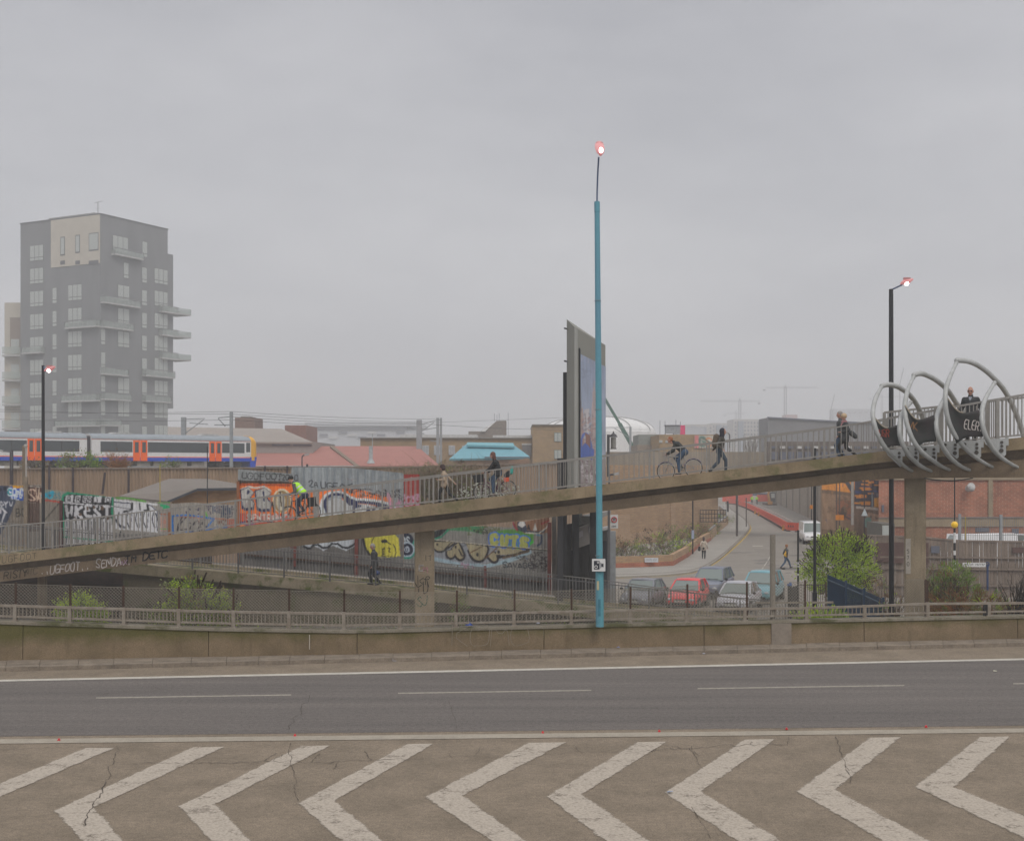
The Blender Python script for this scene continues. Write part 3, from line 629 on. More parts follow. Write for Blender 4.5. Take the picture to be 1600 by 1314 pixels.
# dark back wall and pier under the left end of the bridge
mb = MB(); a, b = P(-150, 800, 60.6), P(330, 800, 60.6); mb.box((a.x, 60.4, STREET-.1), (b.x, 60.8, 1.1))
tag(mb.build('brick_wall', brick('dark_brick', (.10, .06, .045), (.07, .05, .04), (.06, .05, .045))), 'dark brown brick wall under the ramp on the left', 'wall')
mb = MB()
for px in (68, ): a = P(px, 900, 55.8); mb.box((a.x-.16, 55.5, STREET-.1), (a.x+.16, 55.8, lpt(px, 0, -.4).z))
hang(mb.build('ramp_pier', M_beam), lr)
# ================================================================ sprayed corrugated fences
GREY = (150, 148, 145)
def fence_thing(label, loc): return empty('corrugated_fence', label, 'fence', loc)
def post(parent, px, y0, y1, D, w, m, name='post'):
    a = P(px, y1, D); b = P(px, y0, D); mb = MB(); mb.box((a.x-w/2, D-w/2, a.z), (a.x+w/2, D+w/2, b.z)); return hang(mb.build(name, m), parent)
M_red = mat('red_oxide', (.20, .045, .035), .7, .2, 4)
FD = 61.0
# left stretch
cv = Canvas(-40, 96, 750, 880, 1.25, (140, 132, 122))
for x in range(14, 40, 5): cv.line([(x, 790), (x+.6, 850)], .8, (120, 104, 86), .7)
cv.line([(0, 762), (12, 780), (4, 800), (-8, 825)], 13, (66, 74, 96)); cv.bubble('UK', -14, 800, 16, 1.2, (205, 205, 212), (40, 46, 70), 1.2); cv.ell(-2, 764, 4, 4, (30, 34, 52)); cv.ell(8, 763, 3.2, 3.2, (30, 34, 52)); cv.line([(0, 822), (8, 800), (2, 790)], 1.2, (215, 215, 220))
cv.bubble('SYV', -2, 792, 9, .8, (210, 212, 218), (55, 62, 90), .8)
cv.line([(18, 765), (36, 768), (38, 776), (16, 773), (36, 777)], 5, (20, 92, 200), sm=1); cv.line([(22, 760), (34, 760)], 2.4, (225, 165, 25))
cv.text('SONY', 13, 774, 11, 1.3, (225, 232, 240), .62, .5, 0, .1); cv.text('MEV', 19, 779, 8, .8, (225, 232, 240), .7, .5, 0, .1); cv.line([(36, 780), (37, 768)], 1, (20, 92, 200)); cv.text('C', 13, 772, 8, 1, (0, 150, 160))
cv.text('BC', 25, 806, 12, .8, (32, 30, 30), .75, .55)
cv.poly([(43, 757), (66, 759), (66, 786), (43, 784)], (78, 44, 40)); cv.text('S4', 45, 783, 18, 1.1, (205, 180, 160), .62, .55, 0, .05); cv.line([(56, 762), (58, 782)], .9, (205, 180, 160)); cv.line([(61, 762), (60, 780), (56, 774)], .9, (205, 180, 160))
cv.poly([(41, 786), (62, 786), (62, 830), (41, 830)], (92, 74, 66))
for k in range(-30, 50, 3): cv.line([(41+k, 786), (41+k+44, 830)], .35, (130, 108, 96), .5) if k >= 0 and k < 1 else None
cv.poly([(66, 764), (96, 766), (96, 781), (66, 779)], (148, 150, 138)); cv.line([(68, 774), (82, 770)], 3.6, (40, 170, 200)); cv.ell(78, 774, 5.5, 5, (40, 170, 200)); cv.ell(78, 774, 2.4, 2.2, (90, 110, 120)); cv.text('3S', 84, 778, 8, .8, (80, 130, 140)); cv.line([(66, 780.5), (96, 784)], 1.1, (200, 60, 45))
cv.line([(70, 812), (92, 786)], .9, (62, 58, 56))
cv.line([(-40, 752), (96, 763)], .6, (170, 168, 160))
f = fence_thing('corrugated fence at the far left sprayed with blue lettering beside a brown panel', P(30, 860, FD))
hang(sheet('sprayed_sheet', cv, FD, -40, 95.5, [(-40, 758), (12, 759), (40, 757), (41, 757), (66, 757), (67, 764), (96, 767)], [(-40, 866), (95, 866)]), f)
post(f, 40.5, 745, 866, FD-.1, .16, mat('timber_post', (.30, .24, .18), .9, .2, 3)); post(f, 95.5, 782, 862, FD-.1, .12, mat('dark_red_post', (.09, .03, .03), .8))
# silver piece with teal outline
cv = Canvas(95, 182, 760, 880, 1.35, (150, 146, 140))
TEAL = (20, 150, 112); SIL = (205, 205, 210); BLK = (28, 28, 34)
cv.line([(96, 800), (98, 775), (106, 770), (150, 774), (180, 778)], 2.6, TEAL); cv.line([(96, 800), (98, 815), (102, 835)], 3, TEAL)
cv.poly([(99, 776), (108, 771.5), (160, 775.5), (178, 778), (174, 800), (176, 862), (104, 852), (99, 800)], BLK)
cv.line([(176, 779), (175, 800), (180, 825)], 1.8, TEAL)
for i, x in enumerate((102, 117, 129, 137, 147, 164)):
    w = (13, 9, 7, 7, 12, 10)[i]; cv.poly([(x, 774+i*.3), (x+w, 773+i*.4), (x+w-2, 785), (x-1, 784)], SIL)
for i, ch in enumerate('QRERIO'): cv.text(ch, (105, 119, 130, 138, 149, 166)[i], 782+i*.4, 6.5, .7, BLK, .8, .7)
cv.line([(97, 785), (176, 791)], .8, (225, 225, 230))
rs = random.Random(5)
for i, ch in enumerate('WKEST'): cv.bubble(ch, 103+i*14.5, 807, 17, 2.2, SIL, BLK, 1.2, None, .9, .55)
for i in range(9): cv.ell(108+i*7.5+rs.uniform(-2, 2), 789+rs.uniform(0, 22), rs.uniform(1.4, 2.6), rs.uniform(2, 3.6), (96, 72, 54) if i % 3 else BLK)
for i in range(8): x = 101+i*9.5; cv.poly([(x, 812), (x+6.5, 809), (x+7.5, 850), (x+1, 850)], SIL); cv.line([(x+3, 814), (x+4, 832), (x+1, 850)], .6, (40, 40, 60))
cv.poly([(98, 852), (178, 862), (178, 880), (98, 880)], (120, 118, 116)); cv.line([(97, 838), (176, 846)], 1.2, TEAL)
f = fence_thing('corrugated fence sprayed with a silver and black piece outlined in teal green', P(138, 860, FD)); hang(sheet('sprayed_sheet', cv, FD-.03, 95.5, 178, [(95, 767), (178, 777)], [(95, 862), (178, 862)]), f)
# white piece, green top
cv = Canvas(175, 270, 770, 880, 1.35, (152, 148, 142))
cv.line([(182, 777), (200, 777), (226, 783)], 2, (110, 170, 80)); cv.line([(180, 781), (245, 788)], 1.6, (225, 226, 230)); cv.poly([(178, 782), (234, 787), (250, 800), (250, 832), (180, 826)], (214, 215, 220))
cv.line([(178, 784), (206, 786), (235, 789), (250, 802)], .8, (50, 56, 90)); cv.line([(178, 791), (206, 795)], .6, (90, 90, 100))
cv.ell(212, 790, 6.5, 5.5, (222, 222, 226)); cv.ell(224, 791, 6, 5.5, (222, 222, 226)); cv.line([(206, 786), (206, 796), (194, 799)], 1.6, BLK); cv.line([(218, 786), (219, 796)], 1.1, BLK); cv.line([(230, 788), (232, 797), (226, 797)], 1.6, BLK)
for x in (186, 200, 214, 226, 240): cv.line([(x, 800), (x-3, 812), (x+2, 824)], .9, (40, 42, 60), sm=1); cv.line([(x+6, 800), (x+4, 824)], .6, (60, 62, 80))
cv.line([(181, 812), (186, 820), (196, 824)], 1.8, (30, 34, 60)); cv.line([(243, 802), (248, 815), (246, 828)], 1.1, (40, 42, 60))
cv.line([(248, 784), (262, 783), (278, 788)], 1.7, (95, 180, 60)); cv.line([(252, 789), (262, 791), (256, 794), (272, 792)], 2, (30, 180, 120))
cv.line([(252, 803), (262, 803)], 1, (190, 90, 40)); cv.poly([(250, 806), (266, 806), (266, 830), (250, 830)], (180, 150, 138)); cv.ell(257, 815, 4, 3, (200, 120, 100), .5)
cv.poly([(175, 832), (270, 836), (270, 880), (175, 880)], (122, 119, 116)); cv.line([(250, 826), (264, 826)], .7, (110, 180, 90)); cv.text('A', 187, 836, 8, 1.2, BLK)
f = fence_thing('corrugated fence sprayed with a white bubble piece under green paint', P(222, 855, FD)); hang(sheet('sprayed_sheet', cv, FD-.06, 178, 266, [(178, 776), (200, 777), (250, 785), (266, 784)], [(178, 860), (266, 852)]), f)
# blue edged panel
cv = Canvas(264, 376, 775, 870, 1.35, (164, 158, 150))
cv.scribble(290, 372, 790, 803, 26, .7, (50, 44, 84), 1, 3); cv.text('KUR', 332, 802, 11, 1, (70, 84, 110), .8, .6, 0, .1); cv.scribble(345, 372, 792, 815, 14, .7, (60, 74, 96), 1, 4)
cv.line([(268, 806), (374, 812)], .9, (196, 110, 60)); cv.line([(268, 806), (270, 832)], 1.7, (30, 120, 200)); cv.line([(268, 806), (292, 804), (334, 810), (322, 824)], 1.5, (30, 120, 200)); cv.line([(290, 830), (312, 832), (340, 822)], 1.2, (30, 120, 200))
for a, b, c, d in ((278, 826, 290, 808), (296, 826, 308, 812), (308, 828, 320, 812), (284, 808, 276, 830)): cv.line([(a, b), ((a+c)/2-2, (b+d)/2), (c, d)], 1, (30, 30, 50))
cv.scribble(272, 330, 812, 830, 12, .6, (40, 40, 60), 1, 6); cv.line([(320, 800), (323, 806)], 1.2, (110, 190, 70)); cv.scribble(340, 374, 812, 830, 14, .8, (120, 70, 56), .8, 7); cv.ell(352, 824, 5, 4, (60, 110, 180), .8)
cv.poly([(355, 812), (376, 808), (376, 822), (355, 824)], (190, 80, 50), .8)
f = fence_thing('corrugated fence panel framed by a blue painted line and covered in scribbled tags', P(318, 850, FD)); hang(sheet('sprayed_sheet', cv, FD-.03, 266, 372, [(266, 787), (300, 785), (372, 789)], [(266, 856), (372, 842)]), f)
post(f, 265, 800, 856, FD-.1, .1, mat('orange_rust', (.32, .12, .05), .8))
# orange block and the tall grey fence; under it the yellow and the bubble pieces
cv = Canvas(370, 632, 725, 910, 1.35, (150, 156, 160))
OR = (250, 128, 40); NAVY = (36, 44, 92)
for x in range(450, 632, 6): cv.line([(x, 728), (x+.5, 775)], 1.4, (132, 142, 152) if x % 12 else (172, 178, 182), .5)
cv.poly([(370, 730), (458, 738), (458, 752), (370, 750)], (150, 154, 156)); cv.poly([(370, 750), (458, 752), (458, 756), (370, 755)], (74, 56, 48))
cv.text('UGOFOOT', 378, 748, 9, .65, (34, 32, 38), 1.02, .75, 0, .12); cv.text('..2010', 426, 750, 8, .6, (34, 32, 38), .85, .65, 0, .1)
cv.poly([(372, 755), (458, 756), (458, 838), (372, 832)], OR); cv.line([(372, 756), (378, 757), (452, 758)], 1.3, (184, 76, 40))
def blobl(x, w, y0, y1):                 # fat silver letters
    cv.poly([(x-1, y0+3), (x+w*.6, y0-2), (x+w+1, y0+7), (x+w*.8, y0+15), (x+w+2, y0+24), (x+w, y1+2), (x+w*.4, y1+4), (x+2, y1)], NAVY)
    cv.poly([(x+1, y0+4), (x+w*.6, y0-1), (x+w, y0+7), (x+w*.7, y0+15), (x+w, y0+24), (x+w-2, y1-2), (x+w*.4, y1-1), (x+4, y1-4)], (198, 196, 192))
cv.line([(376, 764), (388, 760), (398, 762)], 1.4, (228, 224, 216)); blobl(375, 21, 762, 794); cv.line([(398, 762), (412, 760), (422, 766)], 1.4, (228, 224, 216)); blobl(398, 25, 763, 796)
cv.ell(388, 768, 1.6, 3, NAVY); cv.line([(387, 766), (386, 771)], 1.2, NAVY); cv.line([(411, 768), (412, 782)], 1.3, NAVY)
cv.ell(440, 782, 15, 19, (228, 216, 190)); cv.ell(440, 783, 13, 17, (166, 138, 96)); cv.ell(438, 783, 7, 14, (198, 190, 170)); cv.line([(437, 768), (439, 790)], 1.2, (50, 36, 28)); cv.line([(425, 784), (428, 800)], 1.2, (60, 46, 36))
cv.poly([(372, 801), (458, 803), (458, 822), (372, 818)], (214, 78, 42)); cv.text('SENTRA', 386, 813, 10, 1.2, (226, 214, 206), .78, .55, 0, .08); cv.scribble(425, 457, 802, 815, 12, .9, (205, 205, 205), .9, 9); cv.line([(372, 816), (400, 812), (457, 820)], 1, (60, 30, 60)); cv.scribble(372, 400, 816, 826, 8, 1.2, (90, 90, 160), .8, 10); cv.scribble(372, 440, 818, 830, 8, 1.2, (214, 160, 170), .8, 13)
# tall grey fence with tags
cv.text('2A', 482, 760, 9, .7, (38, 38, 42), .85, .7); cv.text('UGF', 501, 764, 10, .7, (38, 38, 42), .95, .75, 0, .15); cv.line([(527, 764), (534, 756), (540, 760), (550, 755)], .7, (38, 38, 42)); cv.ell(522, 762, 1, 2.6, (80, 90, 150))
cv.poly([(458, 768), (500, 768), (530, 762), (560, 764), (590, 772), (612, 778), (614, 826), (458, 838)], OR); cv.poly([(488, 768), (496, 768), (496, 812), (490, 816)], (150, 150, 148)); cv.poly([(504, 790), (512, 770), (534, 764), (534, 812), (505, 816)], (150, 158, 168))
for x in range(462, 500, 7): cv.line([(x, 766), (x, 800)], 1.6, (168, 156, 146), .8)
cv.line([(504, 812), (502, 786), (512, 772), (532, 770), (552, 782), (568, 782), (600, 786), (614, 794)], 4.4, (214, 220, 224), sm=1); cv.line([(512, 800), (505, 786), (514, 773), (532, 771), (552, 784), (568, 784), (600, 788), (612, 796)], 2.4, NAVY, sm=1)
cv.poly([(512, 812), (510, 784), (524, 776), (548, 786), (576, 788), (612, 796), (612, 816), (560, 822)], (196, 198, 200)); cv.line([(537, 776), (546, 786), (556, 787)], 3, NAVY)
cv.line([(552, 812), (552, 792), (562, 790)], 2, NAVY); cv.ell(575, 798, 3.2, 7, NAVY); cv.line([(582, 796), (590, 790), (602, 794)], 1.6, NAVY); cv.line([(534, 802), (540, 808), (548, 805)], 1, NAVY)
cv.scribble(540, 626, 764, 776, 44, .65, (44, 40, 52), 1, 11); cv.scribble(590, 630, 770, 800, 12, .7, (70, 60, 70), .8, 21); cv.line([(606, 772), (612, 800)], 2.5, (205, 150, 175)); cv.scribble(612, 632, 780, 800, 14, 1, (190, 130, 160), .9, 12)
# lower tier
cv.poly([(370, 838), (632, 826), (632, 910), (370, 910)], (118, 116, 114))
for x in range(370, 632, 5): cv.line([(x, 838), (x, 908)], .9, (88, 86, 86), .55)
cv.poly([(470, 838), (557, 832), (557, 852), (540, 860), (520, 852), (505, 860), (490, 852), (478, 858), (470, 852)], (200, 206, 214)); cv.line([(472, 852), (483, 858), (492, 848), (508, 858), (522, 846), (540, 858), (556, 848)], 1.7, (22, 26, 38), sm=1)
cv.poly([(564, 836), (612, 830), (622, 840), (625, 868), (598, 872), (575, 866)], (205, 196, 74)); cv.line([(566, 838), (570, 855), (577, 866)], 1.7, BLK); cv.line([(584, 838), (579, 848), (586, 854)], .7, BLK, sm=1); cv.ell(600, 845, 5.5, 3, BLK); cv.line([(605, 847), (610, 850)], .8, BLK); cv.line([(614, 850), (619, 860), (616, 870)], .7, BLK, sm=1)
cv.text('L', 597, 866, 9, .7, BLK, 1, .4); cv.line([(598, 858), (600, 855), (599, 866), (595, 868)], .7, BLK); cv.text('Z', 606, 862, 6, .8, BLK); cv.scribble(590, 616, 868, 874, 8, .7, (60, 60, 60), .8, 14)
f = fence_thing('tall corrugated fence with orange block, silver bubble letters and a yellow piece below', P(500, 890, FD))
hang(sheet('sprayed_sheet', cv, FD-.05, 372, 631, [(372, 733), (455, 740), (456, 730), (530, 730), (560, 732), (628, 739), (631, 740)], [(372, 882), (631, 907)]), f)
post(f, 372, 752, 880, FD-.12, .12, mat('orange_rust', (.3, .12, .05))); post(f, 557, 835, 900, FD-.12, .16, M_red); post(f, 461, 850, 885, FD-.12, .13, M_red)
mb = MB(); a = P(380, 866, FD-.13); b = P(648, 890, FD-.13); mb.bar(a, b, .14, .08); hang(mb.build('rail', M_rust), f)
# right stretch: red panel, bubble letters
cv = Canvas(628, 866, 725, 935, 1.35, (140, 138, 134))
cv.poly([(628, 725), (660, 725), (660, 800), (628, 800)], (158, 58, 52)); cv.scribble(630, 655, 772, 790, 20, 1, (196, 150, 176), .9, 15)
cv.ell(630, 846, 17, 14, (24, 150, 130)); cv.ell(632, 843, 14, 11, (26, 34, 60)); cv.text('ROS', 620, 848, 9, .9, (210, 220, 228), .8, .6); cv.ell(636, 860, 14, 13, (24, 150, 130)); cv.ell(636, 858, 12, 12, (180, 196, 210)); cv.ell(636, 858, 9.5, 9.5, (28, 32, 60)); cv.ell(636, 858, 4.5, 5, (190, 200, 215)); cv.text('U', 633.6, 861, 5, .7, (28, 32, 60))
cv.poly([(672, 832), (690, 826), (700, 826), (686, 838), (676, 843)], (34, 36, 40)); cv.line([(676, 843), (690, 838), (700, 828)], 1.4, (30, 140, 110)); cv.poly([(696, 824), (760, 820), (752, 834), (738, 830), (700, 828)], (60, 132, 88), .9); cv.scribble(730, 780, 818, 835, 16, 1, (96, 104, 60), .8, 17); cv.scribble(740, 765, 826, 834, 6, .6, (50, 60, 50), 1, 16)
CREAM = (166, 156, 128); DK = (40, 36, 44)
cv.poly([(672, 842), (830, 858), (822, 866), (790, 874), (730, 884), (672, 872)], (146, 150, 158))
cv.line([(676, 872), (720, 882), (760, 884), (800, 874), (828, 862)], 3, (160, 186, 200), .8)
for (pts) in ([(674, 846), (680, 860), (690, 862), (704, 852), (712, 846)], [(698, 862), (698, 870), (708, 873), (713, 858)], [(706, 858), (716, 876), (726, 872), (724, 862), (716, 846)], [(732, 860), (738, 874), (750, 878), (758, 872), (764, 856), (756, 850)], [(762, 870), (770, 879), (778, 876), (776, 866), (772, 862)], [(776, 870), (800, 868), (822, 860), (828, 858), (790, 855)]):
    cv.line(pts+[pts[0]], 2.2, DK, sm=2)
for pts in ([(674, 846), (680, 859), (690, 861), (704, 851), (712, 846)], [(699, 860), (699, 869), (708, 872), (713, 857)], [(706, 856), (716, 874), (725, 871), (723, 862), (716, 847)], [(728, 849), (738, 872), (750, 876), (757, 871), (763, 856), (756, 851)], [(762, 868), (770, 877), (777, 875), (775, 866), (772, 862)], [(774, 866), (800, 866), (820, 859), (826, 859), (780, 853)]): cv.poly(smooth_pl(pts, 2), CREAM)
for x, y, rx, ry in ((683, 850, 1.6, 2), (712, 854, 1.8, 2.2), (746, 866, 1.9, 3), (779, 862, 2, 2.6), (813, 862, 1.3, 1.3)): cv.ell(x, y, rx, ry, (34, 30, 34))
cv.line([(706, 846), (692, 861)], .9, DK); cv.line([(756, 852), (733, 864)], .9, (110, 80, 56)); cv.line([(776, 856), (758, 872)], .9, (110, 80, 56)); cv.line([(717, 858), (722, 868), (727, 866)], 1, DK)
cv.line([(786, 871), (808, 866), (826, 861)], 1.5, (96, 76, 56))
# blue and yellow-green bubble tag
cv.ell(800, 840, 37, 13.5, (88, 150, 66)); cv.line([(768, 833), (774, 852), (820, 856), (832, 846)], 2, (60, 190, 70))
for i, ch in enumerate('CUTS'): cv.text(ch, 768+i*15.5, 849.5+i*1.6, 14, 5.2, (60, 116, 214), .8, .62)
for i, ch in enumerate('CUTS'): cv.text(ch, 768+i*15.5, 849.5+i*1.6, 14, 3.4, (172, 176, 98), .8, .62)
cv.ell(842, 834, 5, 3, (110, 150, 170)); cv.line([(846, 836), (846, 848), (840, 852)], 1.4, (46, 66, 96), sm=1); cv.line([(836, 838), (836, 848)], 2.5, (170, 150, 160), .6)
cv.text('SAVAGE', 786, 886, 8, .8, (30, 34, 50), .98, .75, 0, .12, .3); cv.scribble(828, 856, 862, 892, 46, .5, (52, 44, 48), 1, 18); cv.scribble(800, 830, 868, 876, 14, .45, (52, 44, 48), 1, 19)
cv.scribble(720, 740, 880, 886, 4, 1.6, (176, 110, 140), .6, 20)
# the monster mouth at the top right
cv.poly([(800, 808), (866, 806), (860, 830), (846, 834), (820, 833), (808, 826)], (150, 110, 84)); cv.poly([(809, 828), (808, 816), (815, 811), (820, 814), (824, 828), (840, 830), (852, 826), (860, 812), (850, 832), (825, 833)], (60, 66, 84)); cv.poly([(809, 820), (813, 813), (818, 812), (821, 820), (816, 824)], (214, 212, 210)); cv.poly([(822, 826), (826, 818), (829, 828)], (30, 30, 40)); cv.poly([(833, 828), (836, 816), (839, 828)], (220, 218, 214)); cv.line([(822, 832), (842, 833), (854, 824), (859, 812)], .9, (210, 206, 196)); cv.line([(800, 814), (808, 828)], 1.6, (150, 60, 66)); cv.line([(846, 818), (858, 813)], 1.4, (160, 60, 62))
cv.line([(668, 842.5), (700, 845), (760, 852), (862, 860)], .8, (26, 26, 28)); cv.line([(668, 841.5), (760, 850.8), (862, 858.6)], .6, (196, 188, 174))
cv.poly([(628, 884), (866, 904), (866, 940), (628, 940)], (100, 98, 96))
for x in range(628, 866, 4): cv.line([(x, 886), (x, 936)], .8, (70, 68, 68), .5)
f = fence_thing('corrugated fence right of the pillar with cream bubble letters and a blue and green tag', P(760, 915, FD))
hang(sheet('sprayed_sheet', cv, FD-.04, 631, 859, [(631, 741), (656, 741), (657, 822), (757, 822), (800, 824), (801, 814), (820, 815), (859, 808)], [(631, 907), (859, 929)]), f)
post(f, 858.5, 816, 928, FD-.12, .18, M_red); post(f, 758, 884, 918, FD-.12, .12, M_red)
mb = MB(); a = P(668, 893, FD-.13); b = P(858, 910, FD-.13); mb.bar(a, b, .12, .08); hang(mb.build('rail', M_rust), f)
post(f, 866, 806, 930, FD+.3, .22, mat('grey_timber', (.27, .25, .22), .9, .2, 3))

# ================================================================ the railway behind
M_brown = mat('brown_ribbed_wall', (.36, .255, .175), .9, .12, 1.2, col2=(.25, .18, .125), streak=True, fine=.15)
rw = empty('ribbed_wall', 'long brown ribbed wall holding up the railway behind the fences', 'wall', P(300, 790, 96))
mb = MB(); sec = []; x = -50.0; i = 0; prof = []
while x < 5.6: prof.append((x, 95+.10*(i//2 % 2))); x += (.03, .10)[i % 2]; i += 1
zt = lambda x: ip(x/95*F+CX, [(-100, 4.72), (640, 4.85), (700, 4.98), (885, 5.15)])
vs = []; fs = []
for (x, y) in prof: vs += [(x, y, STREET-.1), (x, y, zt(x))]
for k in range(len(prof)-1): fs.append((2*k, 2*k+2, 2*k+3, 2*k+1))
mb.add(vs, fs); hang(mb.build('ribbed_face', M_brown), rw)
mb = MB(); secs = [[(x, 94.9, zt(x)), (x, 94.9, zt(x)+.1), (x, 95.5, zt(x)+.1), (x, 95.5, zt(x))] for x in (-50, -20, -7.6, -4.7, 5.6)]; mb.loft(secs); hang(mb.build('wall_cap', mat('cap', (.26, .21, .17), .9)), rw)
for px, y0, y1, lean in ((77, 728, 768, 0), (114, 730, 770, 0), (164, 738, 772, -4), (201, 733, 776, 0), (414, 728, 752, 0), (449, 728, 752, -1), (480, 725, 745, 0), (18, 704, 757, 0)):
    mb = MB(); mb.bar(P(px, y0, 94.6), P(px+lean, y1, 94.6), .13 if px > 20 else .2); hang(mb.build('iron_post', mat('iron_post', (.05, .035, .04), .8)), rw)
mb = MB(); mb.box((-75, 95.6, STREET-.2), (-4.5, 175, 4.62)); tag(mb.build('embankment', M_soil), 'railway embankment', kind='structure')
mb = MB(); rs = random.Random(3)
for y in (140.5, 147): mb.box((-75, y, 4.62), (-4.6, y+3.4, 4.7))
tag(mb.build('ballast', mat('ballast', (.24, .21, .19), 1, .3, 6, fine=.4)), 'railway ballast', kind='structure')
# train
T0 = Vector((-800/2000*131, 131, 0)); T1 = Vector(((403-CX)/F*152, 152, 0)); TD = (T1-T0).normalized(); TN = Vector((-TD.y, TD.x, 0)); TR = 4.78
def tu(px, off=0):
    k = (px-CX)/F; o = T0+TN*off; t = (k*o.y-o.x)/(TD.x-k*TD.y); return t
def tp(px, h, off=0): return T0+TN*off+TD*tu(px, 0)+Vector((0, 0, TR+h))
train = empty('train', 'white commuter train with orange doors, blue skirt and yellow cab on the embankment', 'train', T0.lerp(T1, .6)+Vector((0, 0, TR)))
M_tw = mat('train_white', (.78, .77, .78), .4, .05, 2); M_tr = mat('train_roof', (.30, .34, .38), .5, .08, 2); M_tb = mat('train_blue', (.01, .07, .55), .4, .05, 2); M_to = mat('train_orange', (1.0, .14, .0), .4, .03, 2)
M_ty = mat('train_yellow', (.85, .44, .03), .4, .05, 2); M_tg = glass('train_glass', (.035, .045, .05)); M_td = mat('train_under', (.05, .045, .045), .8, .3, 3)
def slab(name, px0, px1, h0, h1, m, par, o=-.012, th=.06):
    mb = MB(); a = tp(px0, h0, o); b = tp(px1, h0, o); mb.prism([a, b, b+Vector((0, 0, h1-h0)), a+Vector((0, 0, h1-h0))], TN*th); return hang(mb.build(name, m), par)
def coach(px0, px1, doors, wins, cab=False):
    mb = MB(); prof = lambda s: [(0, .82), (0, 3.1), (.12, 3.4), (.5, 3.68), (1.4, 3.78), (2.3, 3.68), (2.68, 3.4), (2.8, 3.1), (2.8, .82)]
    ends = [(px0, 1), (px1 if not cab else px1-11, 1)]
    u0, u1 = tu(px0), tu(ends[1][0]); X = lambda u, o, h: T0+TD*u+TN*o+Vector((0, 0, TR+h))
    mb.loft([[X(u, o, h) for o, h in prof(0)] for u in (u0, u0+.05, u1-.05, u1)]); c = hang(mb.build('coach_body', M_tw), train)
    mb = MB(); rp = [(-.02, 3.2), (.1, 3.42), (.5, 3.7), (1.4, 3.8), (2.3, 3.7), (2.82, 3.2)]; mb.loft([[X(u, o, h+.01) for o, h in rp] for u in (u0, u1)], closed=False); hang(mb.build('roof', M_tr), c)
    slab('skirt', px0, ends[1][0], .8, 1.2, M_tb, c); slab('orange_line', px0, ends[1][0], 1.22, 1.3, M_to, c); slab('red_line', px0, ends[1][0], 3.12, 3.16, mat('thin_red', (.55, .1, .06)), c)
    for a, b in wins: slab('window', a, b, 1.78, 2.92, M_tg, c)
    for a, b in wins:
        n = max(1, int((b-a)/24))
        for k in range(1, n): x = lerp(a, b, k/n); slab('window_bar', x-.5, x+.5, 1.8, 2.9, M_td, c, -.03, .02)
    for a, b in doors:
        m_ = (a+b)/2
        for q, r_ in ((a, m_-.4), (m_+.4, b)):
            d = slab('door', q, r_, .82, 3.08, M_to, c, -.04, .08)
            slab('door_window', q+(r_-q)*.25, r_-(r_-q)*.22, 1.75, 2.9, M_tg, c, -.055, .03)
    mb = MB(); mb.box((0, 0, 0), (0, 0, 0)) if False else None
    for fr in (.14, .86):
        b_ = lerp(u0, u1, fr); mb = MB(); q = X(b_, .5, .45)
        mb.bar(X(b_-1.7, .35, .5), X(b_+1.7, .35, .5), .3, .35)
        for w_ in (-1.1, 1.1): mb.tube([X(b_+w_, .1, .42), X(b_+w_, 2.6, .42)], .42, 14)
        hang(mb.build('bogie', M_td), c)
    mb = MB()
    for fr in (.32, .42, .55, .66): b_ = lerp(u0, u1, fr); mb.prism([X(b_-.9, .3, .25), X(b_+.7, .3, .25), X(b_+.7, .3, .8), X(b_-.9, .3, .8)], TN*1.5)
    hang(mb.build('equipment_box', mat('train_box', (.38, .34, .30), .8, .2, 2)), c)
    mb = MB()
    for fr in (.2, .75): b_ = lerp(u0, u1, fr); mb.prism([X(b_-1.2, .8, 3.75), X(b_+1.2, .8, 3.75), X(b_+1.0, .8, 3.95), X(b_-1.0, .8, 3.95)], TN*1.1)
    hang(mb.build('roof_unit', mat('roof_unit', (.5, .5, .5), .6)), c)
    if cab:
        ue = tu(px1); nose = [(u1, 0, 1.0), (u1+.35, .0, .985), (ue-.25, .12, .93), (ue, .35, .86)]
        mb = MB(); sec = []
        for u, ins, sc_ in nose: sec.append([X(u, ins+o*(2.8-2*ins)/2.8, .9+(h-.82)*sc_) for o, h in prof(0)])
        mb.loft(sec); hang(mb.build('cab', M_ty), c)
        mb = MB(); mb.loft([[X(u1-.1, -.03, .1), X(u1-.1, -.03, 1.32), X(u1-.1, 2.83, 1.32), X(u1-.1, 2.83, .1)], [X(ue-.3, .1, .1), X(ue-.2, .1, 1.34), X(ue-.2, 2.7, 1.34), X(ue-.3, 2.7, .1)], [X(ue-.1, .4, .1), X(ue+.05, .3, 1.34), X(ue+.05, 2.5, 1.34), X(ue-.1, 2.4, .1)]]); hang(mb.build('cab_skirt', M_tb), c)
        slab('cab_door', 382.5, 392, 1.35, 3.1, M_tw, c, -.03, .05); slab('cab_window', 384.5, 390.5, 1.9, 3.0, M_tg, c, -.05, .03)
        mb = MB(); mb.prism([X(ue-.03, .6, 1.95), X(ue-.03, 2.2, 1.95), X(ue-.1, 2.1, 2.9), X(ue-.1, .7, 2.9)], TD*.08); hang(mb.build('windscreen', M_tg), c)
    return c
c1 = coach(143, 403, [(208, 230), (327, 346)], [(157, 207), (231, 326), (347, 382)], True)
coach(-75, 136, [(43, 65)], [(-30, 42), (69, 124)])
mb = MB(); mb.prism([tp(136, .9, .3), tp(143, .9, .3), tp(143, 3.5, .3), tp(136, 3.5, .3)], TN*2.2); hang(mb.build('gangway', mat('gangway', (.06, .05, .06), .9)), train)
